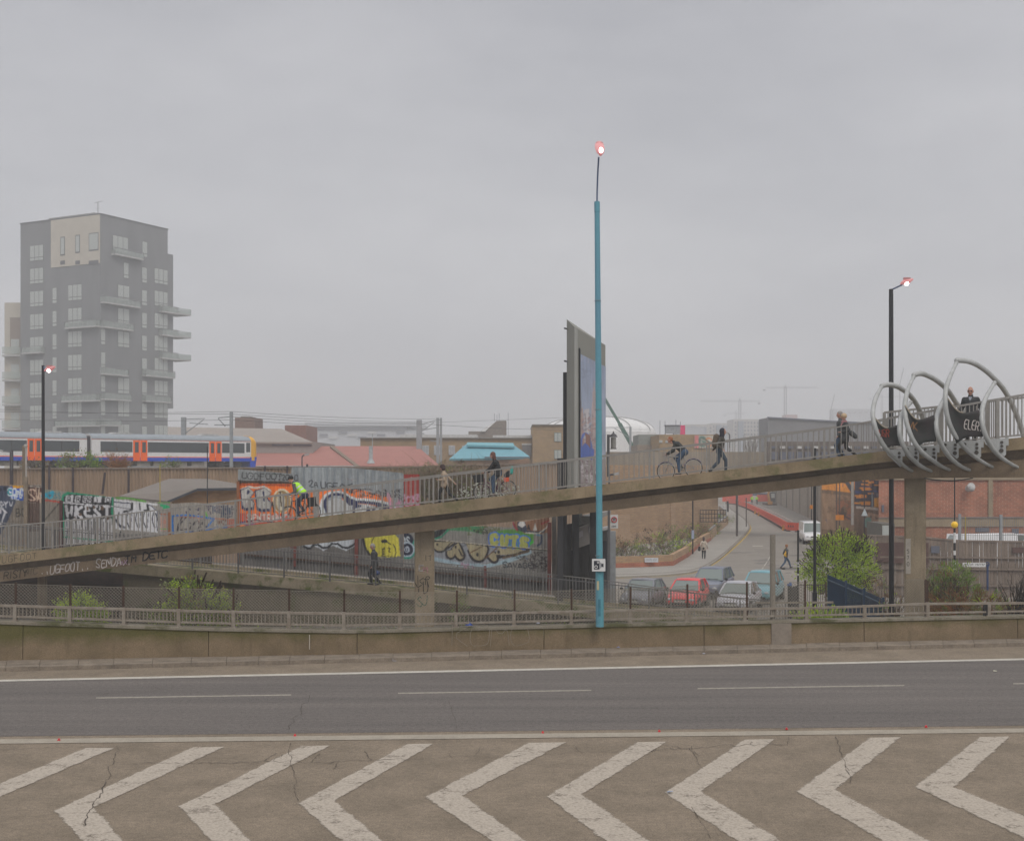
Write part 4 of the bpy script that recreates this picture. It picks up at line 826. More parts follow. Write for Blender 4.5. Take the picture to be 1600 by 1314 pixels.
# catenary masts
M_mast = mat('galvanised', (.33, .35, .37), .6, .08, 3, metal=.2)
def mast(px, y0, y1, D, w, label, arms=()):
    t = empty('catenary_mast', label, 'railway mast', P(px, y1, D), 'catenary masts along the railway')
    a = P(px, y1, D); b = P(px, y0, D); mb = MB(); mb.box((a.x-w/2, D-w/2, a.z), (a.x+w/2, D+w/2, b.z)); hang(mb.build('pole', M_mast), t)
    for (x1, ya, x2, yb) in arms: mb = MB(); mb.bar(P(x1, ya, D), P(x2, yb, D), .1); hang(mb.build('arm', M_mast), t)
    return t
mast(361.5, 643, 733, 129, .3, 'nearest grey railway mast standing in front of the train cab', ((361, 651, 341, 653), (341, 654, 352, 666), (361, 664, 335, 664)))
mast(287, 652, 682, 160, .55, 'railway mast with a lattice bracket seen above the second coach', ((287, 655, 320, 654), (288, 678, 318, 656), (296, 661, 325, 663)))
mast(655, 656, 730, 185, .75, 'thick railway mast left of the blue roofed building', ((655, 664, 684, 656), (655, 677, 678, 660)))
mast(684, 653, 728, 175, .38, 'slim railway mast above the walking woman in the beige jacket', ((684, 656, 690, 656), (660, 672, 684, 668)))
mast(689, 653, 728, 178, .3, 'dark slim railway mast right beside its grey twin', ((684, 690, 672, 688),))
mast(985, 667, 716, 190, .3, 'railway mast right of the green crane boom', ((942, 668, 987, 668), (960, 669, 984, 684)))
mb = MB(); 
wires = empty('overhead_wires', 'thin overhead line wires running along the railway', 'wires', P(361, 650, 129))
def wire(pts, r=.022):
    mb = MB(); mb.tube(pts, r, 4); hang(mb.build('wire', mat('wire_dark', (.10, .10, .11), .7)), wires)
for (x0, y0, x1, y1, x2, y2) in ((-40, 642, 361, 643, 684, 655), (-40, 654, 361, 656, 655, 666), (-40, 638, 361, 647, 684, 660), (361, 651, 655, 662, 940, 672)):
    D0 = 129; pts = []
    for (xa, ya, Da, xb, yb, Db) in ((x0, y0, 128, x1, y1, 129), (x1, y1, 129, x2, y2, 178)):
        for k in range(7):
            t = k/6; pts.append(P(lerp(xa, xb, t), lerp(ya, yb, t)+3*math.sin(t*math.pi), lerp(Da, Db, t)))
    del pts[7]; wire(pts)
wire([P(x, lerp(660, 650, (x-684)/260), lerp(178, 190, (x-684)/260)) for x in range(684, 945, 40)])

# ================================================================ the tower block
KD = Vector((-.885, .466, 0)); KR = Vector((.466, .885, 0)); TC = P(157, 730, 300); TS = 1.5; TC.z = 0
M_tdark = mat('dark_brick_cladding', (.205, .212, .222), .9, .08, .5, streak=True, fine=.1); M_tcream = mat('cream_render', (.52, .48, .41), .9, .06, .5); M_tgl = glass('tower_glass', (.40, .43, .41), .3); M_tfr = mat('window_frame', (.11, .11, .125), .6)
M_slab = mat('balcony_slab', (.50, .50, .50), .8); M_balg = glass('balcony_glass', (.40, .46, .43), .2, .38)
def fu(px, d):                                # distance along a face for a photograph column
    k = (px-CX)/F; return (k*TC.y-TC.x)/(d.x-k*d.y)
def fz_(px, py, d): y = TC.y+d.y*fu(px, d); return EYE-(py-HZ)/F*y
tower = empty('tower_block', 'tall dark brick apartment tower with glass balconies fading into the fog', 'apartment block', TC+Vector((0, 0, 0)))
def fbox(name, d, px0, px1, z0, z1, out0, out1, m, par=None):
    n = Vector((d.y, -d.x, 0)); n = n if n.y < 0 else -n
    u0, u1 = sorted((fu(px0, d), fu(px1, d))); mb = MB(); a = TC+d*u0+n*out0; b = TC+d*u1+n*out0
    mb.prism([Vector((a.x, a.y, z0)), Vector((b.x, b.y, z0)), Vector((b.x, b.y, z1)), Vector((a.x, a.y, z1))], n*(out1-out0)); return hang(mb.build(name, m), par or tower)
zt0 = fz_(157, 335, KD); uL = fu(32, KD); uR = fu(262, KR); uR2 = fu(272, KR)
def shaft(u0, u1, v0, v1, z0, z1, name, m):
    mb = MB(); c = [TC+KD*u+KR*v for u, v in ((u0, v0), (u1, v0), (u1, v1), (u0, v1))]; mb.prism([Vector((p.x, p.y, z0)) for p in c], (0, 0, z1-z0)); return hang(mb.build(name, m), tower)
shaft(0, uL, 0, uR, STREET, zt0, 'wall', M_tdark); zs = fz_(266, 397, KR); shaft(.3, uL-1, uR-.1, uR2, fz_(266, 638, KR), zs, 'wall', M_tdark)
shaft(-.15, uL+.15, -.15, uR+.15, zt0, zt0+.25, 'parapet', M_tfr); shaft(8, uL-3, 6, 14, zt0+.25, zt0+2.2, 'roof_house', mat('roof_house', (.35, .35, .34), .9))
n_ = 0
H = 3.69*TS
zr = [zt0-2.85*TS-i*H for i in range(9)]        # top of each row of windows
def win(d, a, b, z1, h=2.6, m=None, cols=3):
    h *= TS
    f = fbox('window', d, a, b, z1-h, z1, -.05, .04, M_tfr)
    u = (b-a)/cols
    for k in range(cols): fbox('pane', d, a+u*k+.35, a+u*(k+1)-.35, z1-h+.95, z1-.13, .04, .06, m or M_tgl); fbox('pane', d, a+u*k+.35, a+u*(k+1)-.35, z1-h+.13, z1-h+.8, .04, .06, m or M_tgl)
fbox('cream_panel', KD, 80, 156.5, fz_(118, 415, KD), zt0-.05, -.02, .12, M_tcream)
for i, z in enumerate(zr):
    win(KD, 47, 68, z-1.2)
    if i >= 2: win(KD, 82, 89, z-.8, cols=1); win(KD, 106.5, 128, z-.5)
    if 1 <= i and i != 5: win(KR, 193, 201, z-.3, cols=1) if i in (1,) else win(KR, 184, 202, z-.3, cols=2)
    if i: win(KR, 221.5, 229.5, z-.6, cols=1); win(KR, 241, 262, z-.2, cols=3)
    if i >= 4: win(KR, 156+1.5, 164.5, z-.2, cols=1)
for a, b, c, d_ in ((95, 102, 371, 400), (118.5, 125.5, 368, 396), (139.5, 154.5, 365, 393)):
    fbox('window', KD, a, b, fz_(a, d_, KD), fz_(a, c, KD), .1, .16, M_tfr); fbox('pane', KD, a+.8, b-.8, fz_(a, d_, KD)+.3, fz_(a, c, KD)-.2, .16, .18, M_tgl)
for a, b in ((95, 102), (118.5, 125.5), (139.5, 154.5)): fbox('window', KD, a, b, fz_(a, 414, KD), fz_(a, 408, KD), .1, .16, M_tfr)
win(KR, 176, 200, zt0-4.1, cols=3); win(KR, 222, 230, zt0-4.1, cols=1)
def balcony(d, a, b, zf, dep=1.25):
    s_ = fbox('balcony', d, a, b, zf-.34, zf, 0, dep, M_slab)
    n = Vector((d.y, -d.x, 0)); n = n if n.y < 0 else -n; u0, u1 = sorted((fu(a, d), fu(b, d)))
    g = MB(); A = TC+d*u0; B_ = TC+d*u1; Z = Vector((0, 0, zf)); q = [A+Z, A+n*(dep-.05)+Z, B_+n*(dep-.05)+Z, B_+Z]
    for p, r_ in zip(q, q[1:]): g.prism([p, r_, r_+Vector((0, 0, 1.05)), p+Vector((0, 0, 1.35))], Vector((.02, .02, 0)))
    hang(g.build('glass_balustrade', M_balg), tower)
    g = MB()
    for p, r_ in zip(q, q[1:]):
        g.bar(p+Vector((0, 0, 1.42)), r_+Vector((0, 0, 1.42)), .12)
        m_ = max(2, int((r_-p).length/1.3))
        for k in range(m_+1): g.bar(p.lerp(r_, k/m_), p.lerp(r_, k/m_)+Vector((0, 0, 1.42)), .07)
    hang(g.build('balcony_rail', mat('balcony_rail', (.3, .3, .31), .5)), tower)
for d, a, b, py in ((KR, 174, 219, 401), (KR, 157, 214, 476), (KR, 157, 203, 513), (KR, 157, 195, 585), (KR, 157, 200, 624), (KR, 157, 184, 664), (KR, 222, 268, 588), (KR, 222, 262, 627), (KD, 107, 157, 511), (KD, 102, 157, 626), (KD, 92, 157, 665), (KD, 40, 70, 551)):
    balcony(d, a, b, fz_((a+b)/2, py, d))
for py in (488, 524, 560): balcony(KR, 248, 273, fz_(260, py, KR), 1.2)
for i, py in enumerate((488, 524, 560)):
    mb = MB(); z = fz_(272, py, KR); c = [TC+KR*(uR2-3)+KD*0, TC+KR*(uR2+6.2), TC+KR*(uR2+6.2)+KD*5, TC+KR*(uR2-3)+KD*4]; s_ = MB(); s_.prism([Vector((p.x, p.y, z-.3)) for p in c], (0, 0, .3)); hang(s_.build('balcony', M_slab), tower)
    g = MB(); e = [Vector((p.x, p.y, z)) for p in c]
    for p, r_ in ((e[0], e[1]), (e[1], e[2])): g.prism([p, r_, r_+Vector((0, 0, 1.3)), p+Vector((0, 0, 1.3))], Vector((.03, .03, 0)))
    hang(g.build('glass_balustrade', M_balg), tower)
mb = MB(); q = TC+KD*9+KR*8; q.z = zt0-1; mb.tube([q, q+Vector((0, 0, 6.2))], .09, 5); mb.bar(q+Vector((-.8, 0, 6)), q+Vector((1.2, 0, 6.4)), .09); mb.bar(q+Vector((-.5, 0, 4.6)), q+Vector((.5, 0, 4.6)), .07); mb.tube([q+Vector((.5, 0, 2.2)), q+Vector((.4, -.5, 2.3))], [.9, .9], 12); mb.tube([q+Vector((3.6, 0, 1.5)), q+Vector((3.5, -.4, 1.6))], [.6, .8], 12); mb.bar(q+Vector((3.6, 0, 0)), q+Vector((3.6, 0, 1.5)), .1); mb.bar(q+Vector((.5, .1, 0)), q+Vector((.5, .1, 2.2)), .1)
hang(mb.build('roof_antenna', mat('antenna', (.25, .25, .26), .6)), tower)
# cream block left of the tower
cb_ = empty('apartment_block', 'lower cream apartment block with balconies just left of the tall dark tower', 'apartment block', P(18, 730, 318))
D = 318
def fl(name, px0, px1, py0, py1, D0, D1, m, par):
    a = P(px0, py1, D0); b = P(px1, py0, D0); mb = MB(); mb.box((a.x, D0, a.z), (b.x, D1, b.z)); return hang(mb.build(name, m), par)
fl('wall', 7, 60, 473, 740, D, D+14, M_tcream, cb_)
fl('recess', 15.5, 33, 496, 545, D-.05, D+.1, mat('brown_recess', (.30, .24, .20), .9), cb_)
for y in (551, 590, 628, 666): fl('balcony', 3, 33, y+3, y+6, D-1.8, D-.02, M_slab, cb_); fl('glass_balustrade', 3, 33, y-9, y+2, D-1.8, D-1.72, M_balg, cb_); fl('window', 17, 30, y-21, y+2, D-.1, D-.02, M_tgl, cb_)
# ================================================================ buildings behind the railway
B_tan = brick('tan_brick', (.42, .27, .15), (.34, .21, .12), (.30, .23, .16), .44, .15, .02, .12)
B_red = brick('red_brick', (.36, .125, .075), (.27, .10, .065), (.38, .24, .17), .46, .15, .02, .35)
B_yel = brick('yellow_brick', (.38, .25, .12), (.30, .20, .11), (.28, .22, .15), .45, .16, .02, .15)
M_slate = mat('slate_roof', (.25, .24, .22), .9, .1, 1); M_redroof = mat('red_sheet_roof', (.40, .16, .13), .8, .08, .6, streak=True); M_tealroof = mat('blue_roof', (.16, .38, .46), .7, .05, .8)
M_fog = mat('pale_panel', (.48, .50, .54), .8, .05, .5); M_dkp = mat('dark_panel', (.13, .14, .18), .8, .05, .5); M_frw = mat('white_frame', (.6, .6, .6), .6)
def bld(name, label, px, D, cat='building'): return empty(name, label, cat, P(px, 730, D))
def roofq(name, pts, m, par, th=.25):        # pts: (px, py, D)
    v = [P(*q) for q in pts]; n = (v[1]-v[0]).cross(v[2]-v[0]).normalized(); n = n if n.z < 0 else -n
    mb = MB(); mb.prism(v, n*th); return hang(mb.build(name, m), par)
def wins(par, D, cols, rows, w, h, m=None, frame=M_frw, mull=2):
    for x in cols:
        for y in rows:
            f = fl('window', x, x+w, y, y+h, D-.12, D-.01, frame, par)
            for k in range(mull): fl('pane', x+w/mull*k+.5, x+w/mull*(k+1)-.3, y+.7, y+h-.7, D-.16, D-.125, m or M_tgl, par)
b = bld('warehouse', 'grey roofed warehouse behind the front of the train', 380, 178); fl('wall', 270, 489, 690, 735, 178, 200, mat('warehouse_wall', (.36, .33, .31), .9), b)
roofq('roof', ((262, 690, 177.5), (489, 691, 177.5), (440, 670, 196), (262, 667, 196)), mat('warehouse_roof', (.34, .30, .27), .9, .08, .5), b)
for x in (425, 458): fl('window', x, x+28, 693, 696.5, 177.8, 178.1, M_dkp, b)
b = bld('brick_block', 'small square brown brick block rising behind the warehouse roof', 382, 205); fl('wall', 367, 397.5, 652.5, 700, 205, 212, mat('brown_block', (.26, .17, .14), .9), b); fl('roof', 376, 390, 650.5, 652.5, 206, 211, M_slate, b)
b = bld('brick_block', 'low reddish brick block behind the right end of the warehouse roof', 462, 210); fl('wall', 445, 478.5, 664.5, 700, 210, 222, mat('red_block', (.30, .15, .12), .9), b)
b = bld('red_roofed_shed', 'wide shed with a faded red sheet roof right of the train', 470, 165); fl('wall', 392, 556, 728.5, 745, 165, 190, M_brown, b); roofq('roof', ((385, 728.5, 164.5), (556, 728.5, 164.5), (515, 697, 186), (385, 697, 186)), M_redroof, b)
fl('gutter', 400, 556, 727.6, 728.8, 164, 164.5, M_frw, b)
roofq('ridge', ((515, 697, 184), (520, 696, 184), (562, 728, 163.6), (556, 728.5, 163.6)), mat('ridge_brown', (.26, .2, .15), .9), b)
b = bld('red_roofed_shed', 'second red roofed shed with a steel flue, left of the blue roof', 610, 168); fl('wall', 560, 688, 728.5, 745, 168, 190, M_brown, b); roofq('roof', ((556, 728, 167.5), (688, 728, 167.5), (652, 697, 188), (522, 697, 188)), M_redroof, b)
mb = MB(); mb.tube([P(579.5, 722, 170), P(579.5, 697, 170)], .26, 10); mb.tube([P(579.5, 724, 170), P(579.5, 718, 170)], [.55, .3], 10); mb.tube([P(582, 697, 170), P(582, 678, 170)], .06, 6); hang(mb.build('flue', mat('flue', (.45, .5, .52), .5)), b)
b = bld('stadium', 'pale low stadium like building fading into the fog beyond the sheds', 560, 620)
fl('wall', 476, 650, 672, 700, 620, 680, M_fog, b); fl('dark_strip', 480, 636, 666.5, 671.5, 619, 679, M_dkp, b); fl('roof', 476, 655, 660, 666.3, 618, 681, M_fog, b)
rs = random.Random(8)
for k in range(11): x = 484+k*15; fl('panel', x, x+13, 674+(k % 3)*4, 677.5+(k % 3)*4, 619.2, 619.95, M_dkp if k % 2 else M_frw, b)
b = bld('brick_factory', 'long tan brick factory with tall windows behind the blue roofed hall', 720, 192); fl('wall', 563, 840, 685, 740, 192, 212, B_yel, b); fl('parapet', 562, 841, 683.6, 685, 191.6, 212, M_slate, b)
wins(b, 192, (660, 678, 701, 722), (696,), 10, 15, m=mat('louvre', (.45, .48, .52), .6)); 
for x in (816, 842): fl('window', x, x+14, 694.5, 713, 191.7, 191.98, mat('shutter', (.20, .19, .19), .7), b); fl('lintel', x-.5, x+14.5, 693, 695.2, 191.6, 191.98, M_frw, b)
fl('roof_light', 625, 745, 679, 683.5, 196, 204, M_frw, b); fl('roof_light', 770, 843, 680, 684, 196, 204, M_frw, b)
b2 = bld('brick_factory', 'taller brick end building with arched windows beside the billboard', 865, 190); fl('wall', 832, 925, 664.5, 745, 190, 208, B_yel, b2); fl('parapet', 831.5, 925, 663, 664.5, 189.7, 208, M_slate, b2)
for y in (676, 703): wins(b2, 190, (866,), (y,), 11, 14, mull=2, frame=mat('green_frame', (.16, .24, .24), .6))
fl('wall_left', 840, 862, 686, 740, 188, 189.9, B_yel, b2) if False else None
b = bld('blue_roofed_hall', 'brick hall with a light blue hipped roof', 765, 150); fl('wall', 708, 826, 716, 740, 150, 158, brick('hall_brick', (.38, .22, .14), (.3, .18, .12), (.3, .22, .16), .4, .14), b)
roofq('roof', ((702, 717, 149.6), (758, 716, 149.6), (737, 694, 154), (731, 691.5, 156)), M_tealroof, b); roofq('roof', ((757, 716, 149.5), (828, 713.5, 150), (804, 696, 154), (734, 694, 154)), M_tealroof, b)
roofq('roof_lantern', ((730, 695, 152.5), (804, 697, 152.5), (802, 692, 154.5), (730, 691, 154.5)), mat('blue_roof_pale', (.20, .48, .56), .7), b); fl('gutter', 757, 827, 713.6, 715.4, 149.2, 149.5, M_dkp, b)
b = bld('gabled_building', 'grey brick gabled building with thin masts on its roof', 785, 240); mb = MB(); mb.prism([P(x, y, 240) for x, y in ((732, 700), (732, 674), (758, 674), (776, 657.5), (791, 657), (791, 700))], (0, 12, 0)); hang(mb.build('wall', mat('grey_brick', (.24, .20, .17), .9)), b)
for x, y in ((772.5, 646), (776.5, 648), (780, 646), (794, 645)): fl('mast', x-.25, x+.25, y, 658 if x < 792 else 685, 241, 241.2, M_dkp, b)
roofq('roof_light', ((750, 674, 239.5), (758, 674, 239.5), (772, 661, 240.5), (769, 661, 240.5)), M_frw, b)
# dome
b = empty('tent_dome', 'large white fabric dome hall behind the billboard', 'dome', P(950, 730, 250)); mb = MB(); secs = []; cx, cw, D = 935, 88, 262
M_tent = mat('tent_fabric', (.78, .78, .78), .7, .05, .6, streak=True)
rings = []; nn = 48
for j in range(13):
    th = j/12*math.pi/2; rr = math.cos(th)**.8 if j < 12 else .01
    z = P(0, 675, D).z+math.sin(th)*(P(0, 652, D).z-P(0, 675, D).z); rings.append([Vector(((cx-CX)/F*D+rr*cw/F*D*math.cos(a), D+rr*cw/F*D*math.sin(a), z)) for a in [2*math.pi*k/nn for k in range(nn)]])
base = [[Vector(((cx-CX)/F*D+cw/F*D*(1+.012*(k % 2)+.01)*math.cos(2*math.pi*k/nn), D+cw/F*D*(1+.012*(k % 2)+.01)*math.sin(2*math.pi*k/nn), z)) for k in range(nn)] for z in (-2.2, P(0, 676, D).z)]
mb.loft(base+rings); hang(mb.build('fabric_shell', M_tent), b)
for k in range(0, nn, 4):
    if math.sin(2*math.pi*k/nn) < .1: mb = MB(); mb.tube([rg[k]+Vector((0, -.1, .12)) for rg in rings], .12, 4); hang(mb.build('seam', mat('tent_seam', (.5, .5, .5), .8)), b)
t = empty('mobile_crane', 'slanting green crane boom rising in front of the white dome', 'crane', P(993, 706, 205)); mb = MB(); mb.bar(P(993, 706, 205), P(968, 662, 205), .62); mb.bar(P(968, 662, 205), P(945, 623, 205), .42); mb.bar(P(945, 623, 205), P(942, 622, 205), .5, .4); hang(mb.build('boom', mat('crane_green', (.06, .16, .12), .6)), t); mb = MB(); mb.tube([P(942.5, 622, 205), P(942.5, 668, 205)], .03, 4); hang(mb.build('cable', M_dkp), t)
mb = MB(); mb.box(P(985, 722, 204), P(1003, 707, 207)); hang(mb.build('cab', mat('crane_green', (.06, .16, .12), .6)), t)
# sheds right of the dome
b = bld('grey_shed', 'low grey green shed right of the white dome', 1014, 170); fl('wall', 998, 1030, 679, 695, 170, 178, mat('shed_green', (.28, .30, .28), .8), b); fl('plinth', 996, 1032, 695, 745, 169, 178, mat('plinth_brown', (.34, .28, .23), .9), b)
b = bld('brick_workshop', 'tan brick workshop under the rooftop billboard', 1075, 160); fl('wall', 1030, 1118, 679, 745, 160, 172, B_yel, b); wins(b, 160, (1030, 1040), (688,), 5, 4, mull=1)
cv = Canvas(1084, 1119, 678, 700, 1.6, (190, 184, 172)); cv.poly([(1085, 680), (1091, 680), (1091, 700), (1085, 700)], (214, 130, 130)); cv.text('G', 1093, 697, 14, 1.6, (96, 130, 120)); cv.text('S', 1103, 697, 13, 1.4, (200, 130, 80)); cv.line([(1096, 684), (1112, 692)], 1, (90, 110, 100))
hang(sheet('painted_front', cv, 159.8, 1085, 1118, [(1085, 680), (1118, 681)], [(1085, 700), (1118, 700)], amp=0, mtl=vcol_mat('painted_wall')), b)
b = bld('rooftop_billboard', 'small rooftop billboard with a pink right end', 1055, 164, 'billboard'); fl('panel', 1040, 1063, 665.5, 677.5, 164, 164.4, mat('billboard_grey', (.33, .36, .4), .5), b); fl('pink_panel', 1063, 1070.5, 664.5, 678.8, 164, 164.4, mat('billboard_pink', (.75, .06, .20), .6), b); fl('frame', 1038.5, 1063, 664, 665.4, 163.9, 164.5, M_dkp, b)
for x in (1039, 1052, 1068): fl('leg', x, x+1, 677.5, 682, 164.5, 164.8, M_dkp, b)
for x, y in ((1031, 657), (1039, 658), (1056, 656), (1063, 659)): fl('mast', x, x+.5, y, 680, 165, 165.15, M_dkp, b)
# flats
for i, (x0, x1, y0, D, lab) in enumerate(((1072, 1112, 663, 700, 'pale apartment block fading in the fog, leftmost of the row'), (1112, 1146, 661, 740, 'pale apartment block with a stepped front in the middle of the foggy row'), (1146, 1200, 655, 680, 'nearest pale apartment block of the foggy row, beside the dark shed'))):
    b = bld('apartment_block', lab, (x0+x1)/2, D, 'apartment block'); fl('wall', x0, x1, y0, 735, D, D+20, mat('flat_cream', (.46, .44, .42), .9, .05, .3), b); fl('bay', x0+8, x0+16, y0+3, 735, D-2, D-.01, mat('flat_blue', (.24, .28, .34), .8), b); fl('bay', x1-14, x1-8, y0+4, 735, D-2, D-.01, mat('flat_blue', (.3, .3, .3)), b)
    for y in range(int(y0)+4, 700, 6):
        for x in range(x0+2, x1-2, 5):
            if not (x0+7 < x < x0+16 or x1-15 < x < x1-7): fl('window', x, x+2.4, y, y+3.3, D-.08, D-.01, M_dkp, b)
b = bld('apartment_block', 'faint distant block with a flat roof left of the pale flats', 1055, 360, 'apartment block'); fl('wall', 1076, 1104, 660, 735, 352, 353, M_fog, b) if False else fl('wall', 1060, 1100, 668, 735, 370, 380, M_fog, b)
b = bld('dark_shed', 'long dark grey flat roofed shed above the bridge railing', 1290, 240); mb = MB(); mb.prism([P(1200, 735, 240), P(1200, 652.5, 240), P(1385, 663, 252), P(1385, 735, 252)], (0, 9, 0)); hang(mb.build('wall', mat('dark_shed_wall', (.19, .19, .20), .8, .06, .5)), b)
mb = MB(); mb.bar(P(1199.5, 652.3, 239.7), P(1385, 662.8, 251.7), .25); hang(mb.build('roof_edge', M_dkp), b)
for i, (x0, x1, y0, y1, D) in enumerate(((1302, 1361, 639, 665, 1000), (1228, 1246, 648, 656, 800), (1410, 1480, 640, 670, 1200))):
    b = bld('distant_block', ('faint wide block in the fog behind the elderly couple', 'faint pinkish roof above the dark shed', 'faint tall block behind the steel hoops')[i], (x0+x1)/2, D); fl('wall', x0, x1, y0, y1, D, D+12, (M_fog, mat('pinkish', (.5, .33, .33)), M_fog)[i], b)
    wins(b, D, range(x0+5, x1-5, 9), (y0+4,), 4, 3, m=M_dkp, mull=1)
# street side clutter seen through the bridge railing
b = bld('yard_wall', 'long brown yard wall seen through the bridge railing', 1080, 132, 'wall'); fl('wall', 930, 1200, 706, 760, 132, 133, mat('yard_wall', (.33, .28, .22), .9, .2, .8, streak=True), b)
b = bld('low_viaduct', 'low dark viaduct with pale arches behind the bridge railing', 1290, 128, 'viaduct'); fl('wall', 1200, 1420, 690, 760, 128, 130, mat('viaduct', (.20, .17, .15), .9, .2, .8), b)
for x in range(1206, 1420, 13): fl('bay', x, x+8, 697, 701, 127.8, 127.99, M_frw if x % 2 else M_dkp, b); fl('bay', x, x+9, 706, 718, 127.8, 127.99, M_dkp, b)
rs = random.Random(31)
# cranes
M_crane = mat('crane_steel', (.20, .20, .22), .8)
def tcrane(px, ytop, jib, D, lab):
    K = D/300
    t = empty('tower_crane', lab, 'crane', P(px, 735, D), 'cranes fading in the fog'); mb = MB(); w = 1.6; a = P(px, 740, D); z1 = P(px, ytop, D).z; s_ = w/2
    for dx in (-s_, s_):
        for dy in (-s_, s_): mb.bar((a.x+dx, D+dy, a.z), (a.x+dx, D+dy, z1), .3)
    z = a.z; k = 0
    while z < z1-1.2: mb.bar((a.x-s_ if k % 2 else a.x+s_, D-s_, z), (a.x+s_ if k % 2 else a.x-s_, D-s_, z+1.6), .14); z += 1.6; k += 1
    hang(mb.build('mast', M_crane), t); mb = MB(); A = P(jib[0], ytop+2.5, D); B_ = P(jib[1], ytop+2.5, D); Z = Vector((0, 0, .8))
    mb.bar(A, B_, .22); mb.bar(A+Z, B_+Z, .18); n = 26
    for k in range(n): p = A.lerp(B_, k/n); q = A.lerp(B_, (k+1)/n); mb.bar(p+(Z if k % 2 else Z*0), q+(Z*0 if k % 2 else Z), .1)
    hang(mb.build('jib', M_crane), t); mb = MB(); q = P(jib[1]-2, ytop+5, D); mb.box((q.x-.9, D-.5, q.z-.9), (q.x+.9, D+.5, q.z+.4)); hang(mb.build('counterweight', M_crane), t)
    mb = MB(); tp_ = P(px, ytop-3, D); mb.bar(P(px, ytop+2, D), tp_, .5); mb.bar(tp_, P(lerp(jib[0], px, .4), ytop+1.5, D), .07); hang(mb.build('apex', M_crane), t)
tcrane(1156, 625, (1094, 1188), 1000, 'tower crane with a long level jib above the pale flats')
tcrane(1227, 604, (1278, 1196), 1000, 'tall tower crane above the dark shed')
tcrane(1150, 644, (1165, 1134), 1300, 'faintest small crane in the fog left of the tall one')
tcrane(1378, 618, (1430, 1362), 1300, 'faint tower crane behind the first steel hoop')
for (a, b_, lab) in (((1297, 646), (1304, 616), 'faint leaning crane jib left of the elderly couple'), ((1406, 600), (1412, 575), 'faint leaning crane jib above the black lamp post foot')):
    t = empty('crane_jib', lab, 'crane', P(a[0], a[1]+30, 1000)); mb = MB(); mb.bar(P(*a, 1000), P(*b_, 1000), .5); mb.bar(P(a[0], a[1], 1000), P(a[0], a[1]+70, 1000), .6); hang(mb.build('jib', M_crane), t)

# ================================================================ brick shed behind the left fence
b = bld('brick_hut', 'brown hut with a wide grey felt roof behind the white sprayed fence', 280, 78); 
mb = MB(); mb.prism([P(x, y, 78) for x, y in ((268, 800), (268, 784), (308, 765), (372, 764), (372, 800))], (0, 6, 0)); hang(mb.build('wall', brick('hut_brick', (.42, .24, .12), (.36, .2, .1), (.34, .24, .15), .3, .1)), b)
roofq('roof', ((262, 783, 77.5), (308, 764, 77.5), (324, 748, 84), (264, 748, 84), (186, 775, 80)), mat('felt_roof', (.215, .19, .17), .95, .06, .4, fine=.1), b, .12); roofq('roof', ((308, 764, 77.5), (375, 763, 77.5), (380, 757, 84), (324, 748, 84)), mat('felt_roof', (.26, .23, .21)), b, .12)
mb = MB(); mb.bar(P(262, 784, 77.3), P(308, 765, 77.3), .12); mb.bar(P(308, 765, 77.3), P(374, 764, 77.3), .16); hang(mb.build('fascia', mat('fascia_dark', (.05, .055, .07), .7)), b)

# ================================================================ the side street
M_sil = mat('pole_black', (.012, .013, .016), .45, .1, 5)
KL = [(938, 901), (1000, 899.5), (1050, 897), (1090, 892), (1120, 876), (1150, 850), (1170, 830), (1171, 820), (1160, 808), (1144, 798), (1134, 788)]
WLn = [(938, 890), (1000, 888), (1048, 886), (1072, 872), (1088, 858), (1108, 846), (1136, 820), (1134, 810), (1122, 800), (1118, 790)]
mb = MB(); kz = STREET+.12; a = [G(x, y, kz) for x, y in smooth_pl(KL, 2)]; b_ = [G(x, y, kz) for x, y in reversed(WLn)]
bld_back = [G(900, 872, kz), G(900, 901, kz)]
mb.prism(a+[G(1100, 786, kz), G(1100, 800, kz), G(900, 862, kz), G(900, 901, kz)], (0, 0, -.2)); o = mb.build('pavement', M_pave); tag(o, 'pale pavement curving up the side street', kind='structure')
mb = MB(); K2 = smooth_pl(KL, 2)
for p, q in zip(K2, K2[1:]): A = G(*p, STREET); B_ = G(*q, STREET); mb.bar(A+Vector((0, 0, .065)), B_+Vector((0, 0, .065)), .16, .135, ext=.03)
tag(mb.build('kerb', mat('street_kerb', (.22, .19, .16), .9, .1, 2)), 'kerb of the side street', kind='structure')
mb = MB()
for p, q in zip(K2, K2[1:]):
    for dy in (1.6, 2.9):
        k0 = 1 if p[0] < 1095 and p[1] > 880 else .55
        A = G(p[0]+(0 if k0 == 1 else dy*.9), p[1]+dy*k0, STREET+.004); B_ = G(q[0]+(0 if k0 == 1 else dy*.9), q[1]+dy*k0, STREET+.004); d = (B_-A).normalized(); s_ = Vector((-d.y, d.x, 0))*.06; mb.poly([A-s_, B_-s_, B_+s_, A+s_])
tag(mb.build('yellow_lines', M_yell), 'double yellow lines', kind='structure')
mb = MB()
for p, q in (((1187, 893), (1193, 886)), ((1194, 884), (1199, 877)), ((1200, 875), (1204, 868)), ((1264, 905), (1275, 897))): mb.poly([G(p[0]-.7, p[1], STREET+.004), G(p[0]+.7, p[1], STREET+.004), G(q[0]+.6, q[1], STREET+.004), G(q[0]-.6, q[1], STREET+.004)])
mb.poly([G(1176, 852.4, STREET+.004), G(1192, 852.4, STREET+.004), G(1192, 853.2, STREET+.004), G(1176, 853.2, STREET+.004)])
tag(mb.build('street_markings', M_white), 'white centre dashes of the side street', kind='structure')
mb = MB()
rs = random.Random(2)
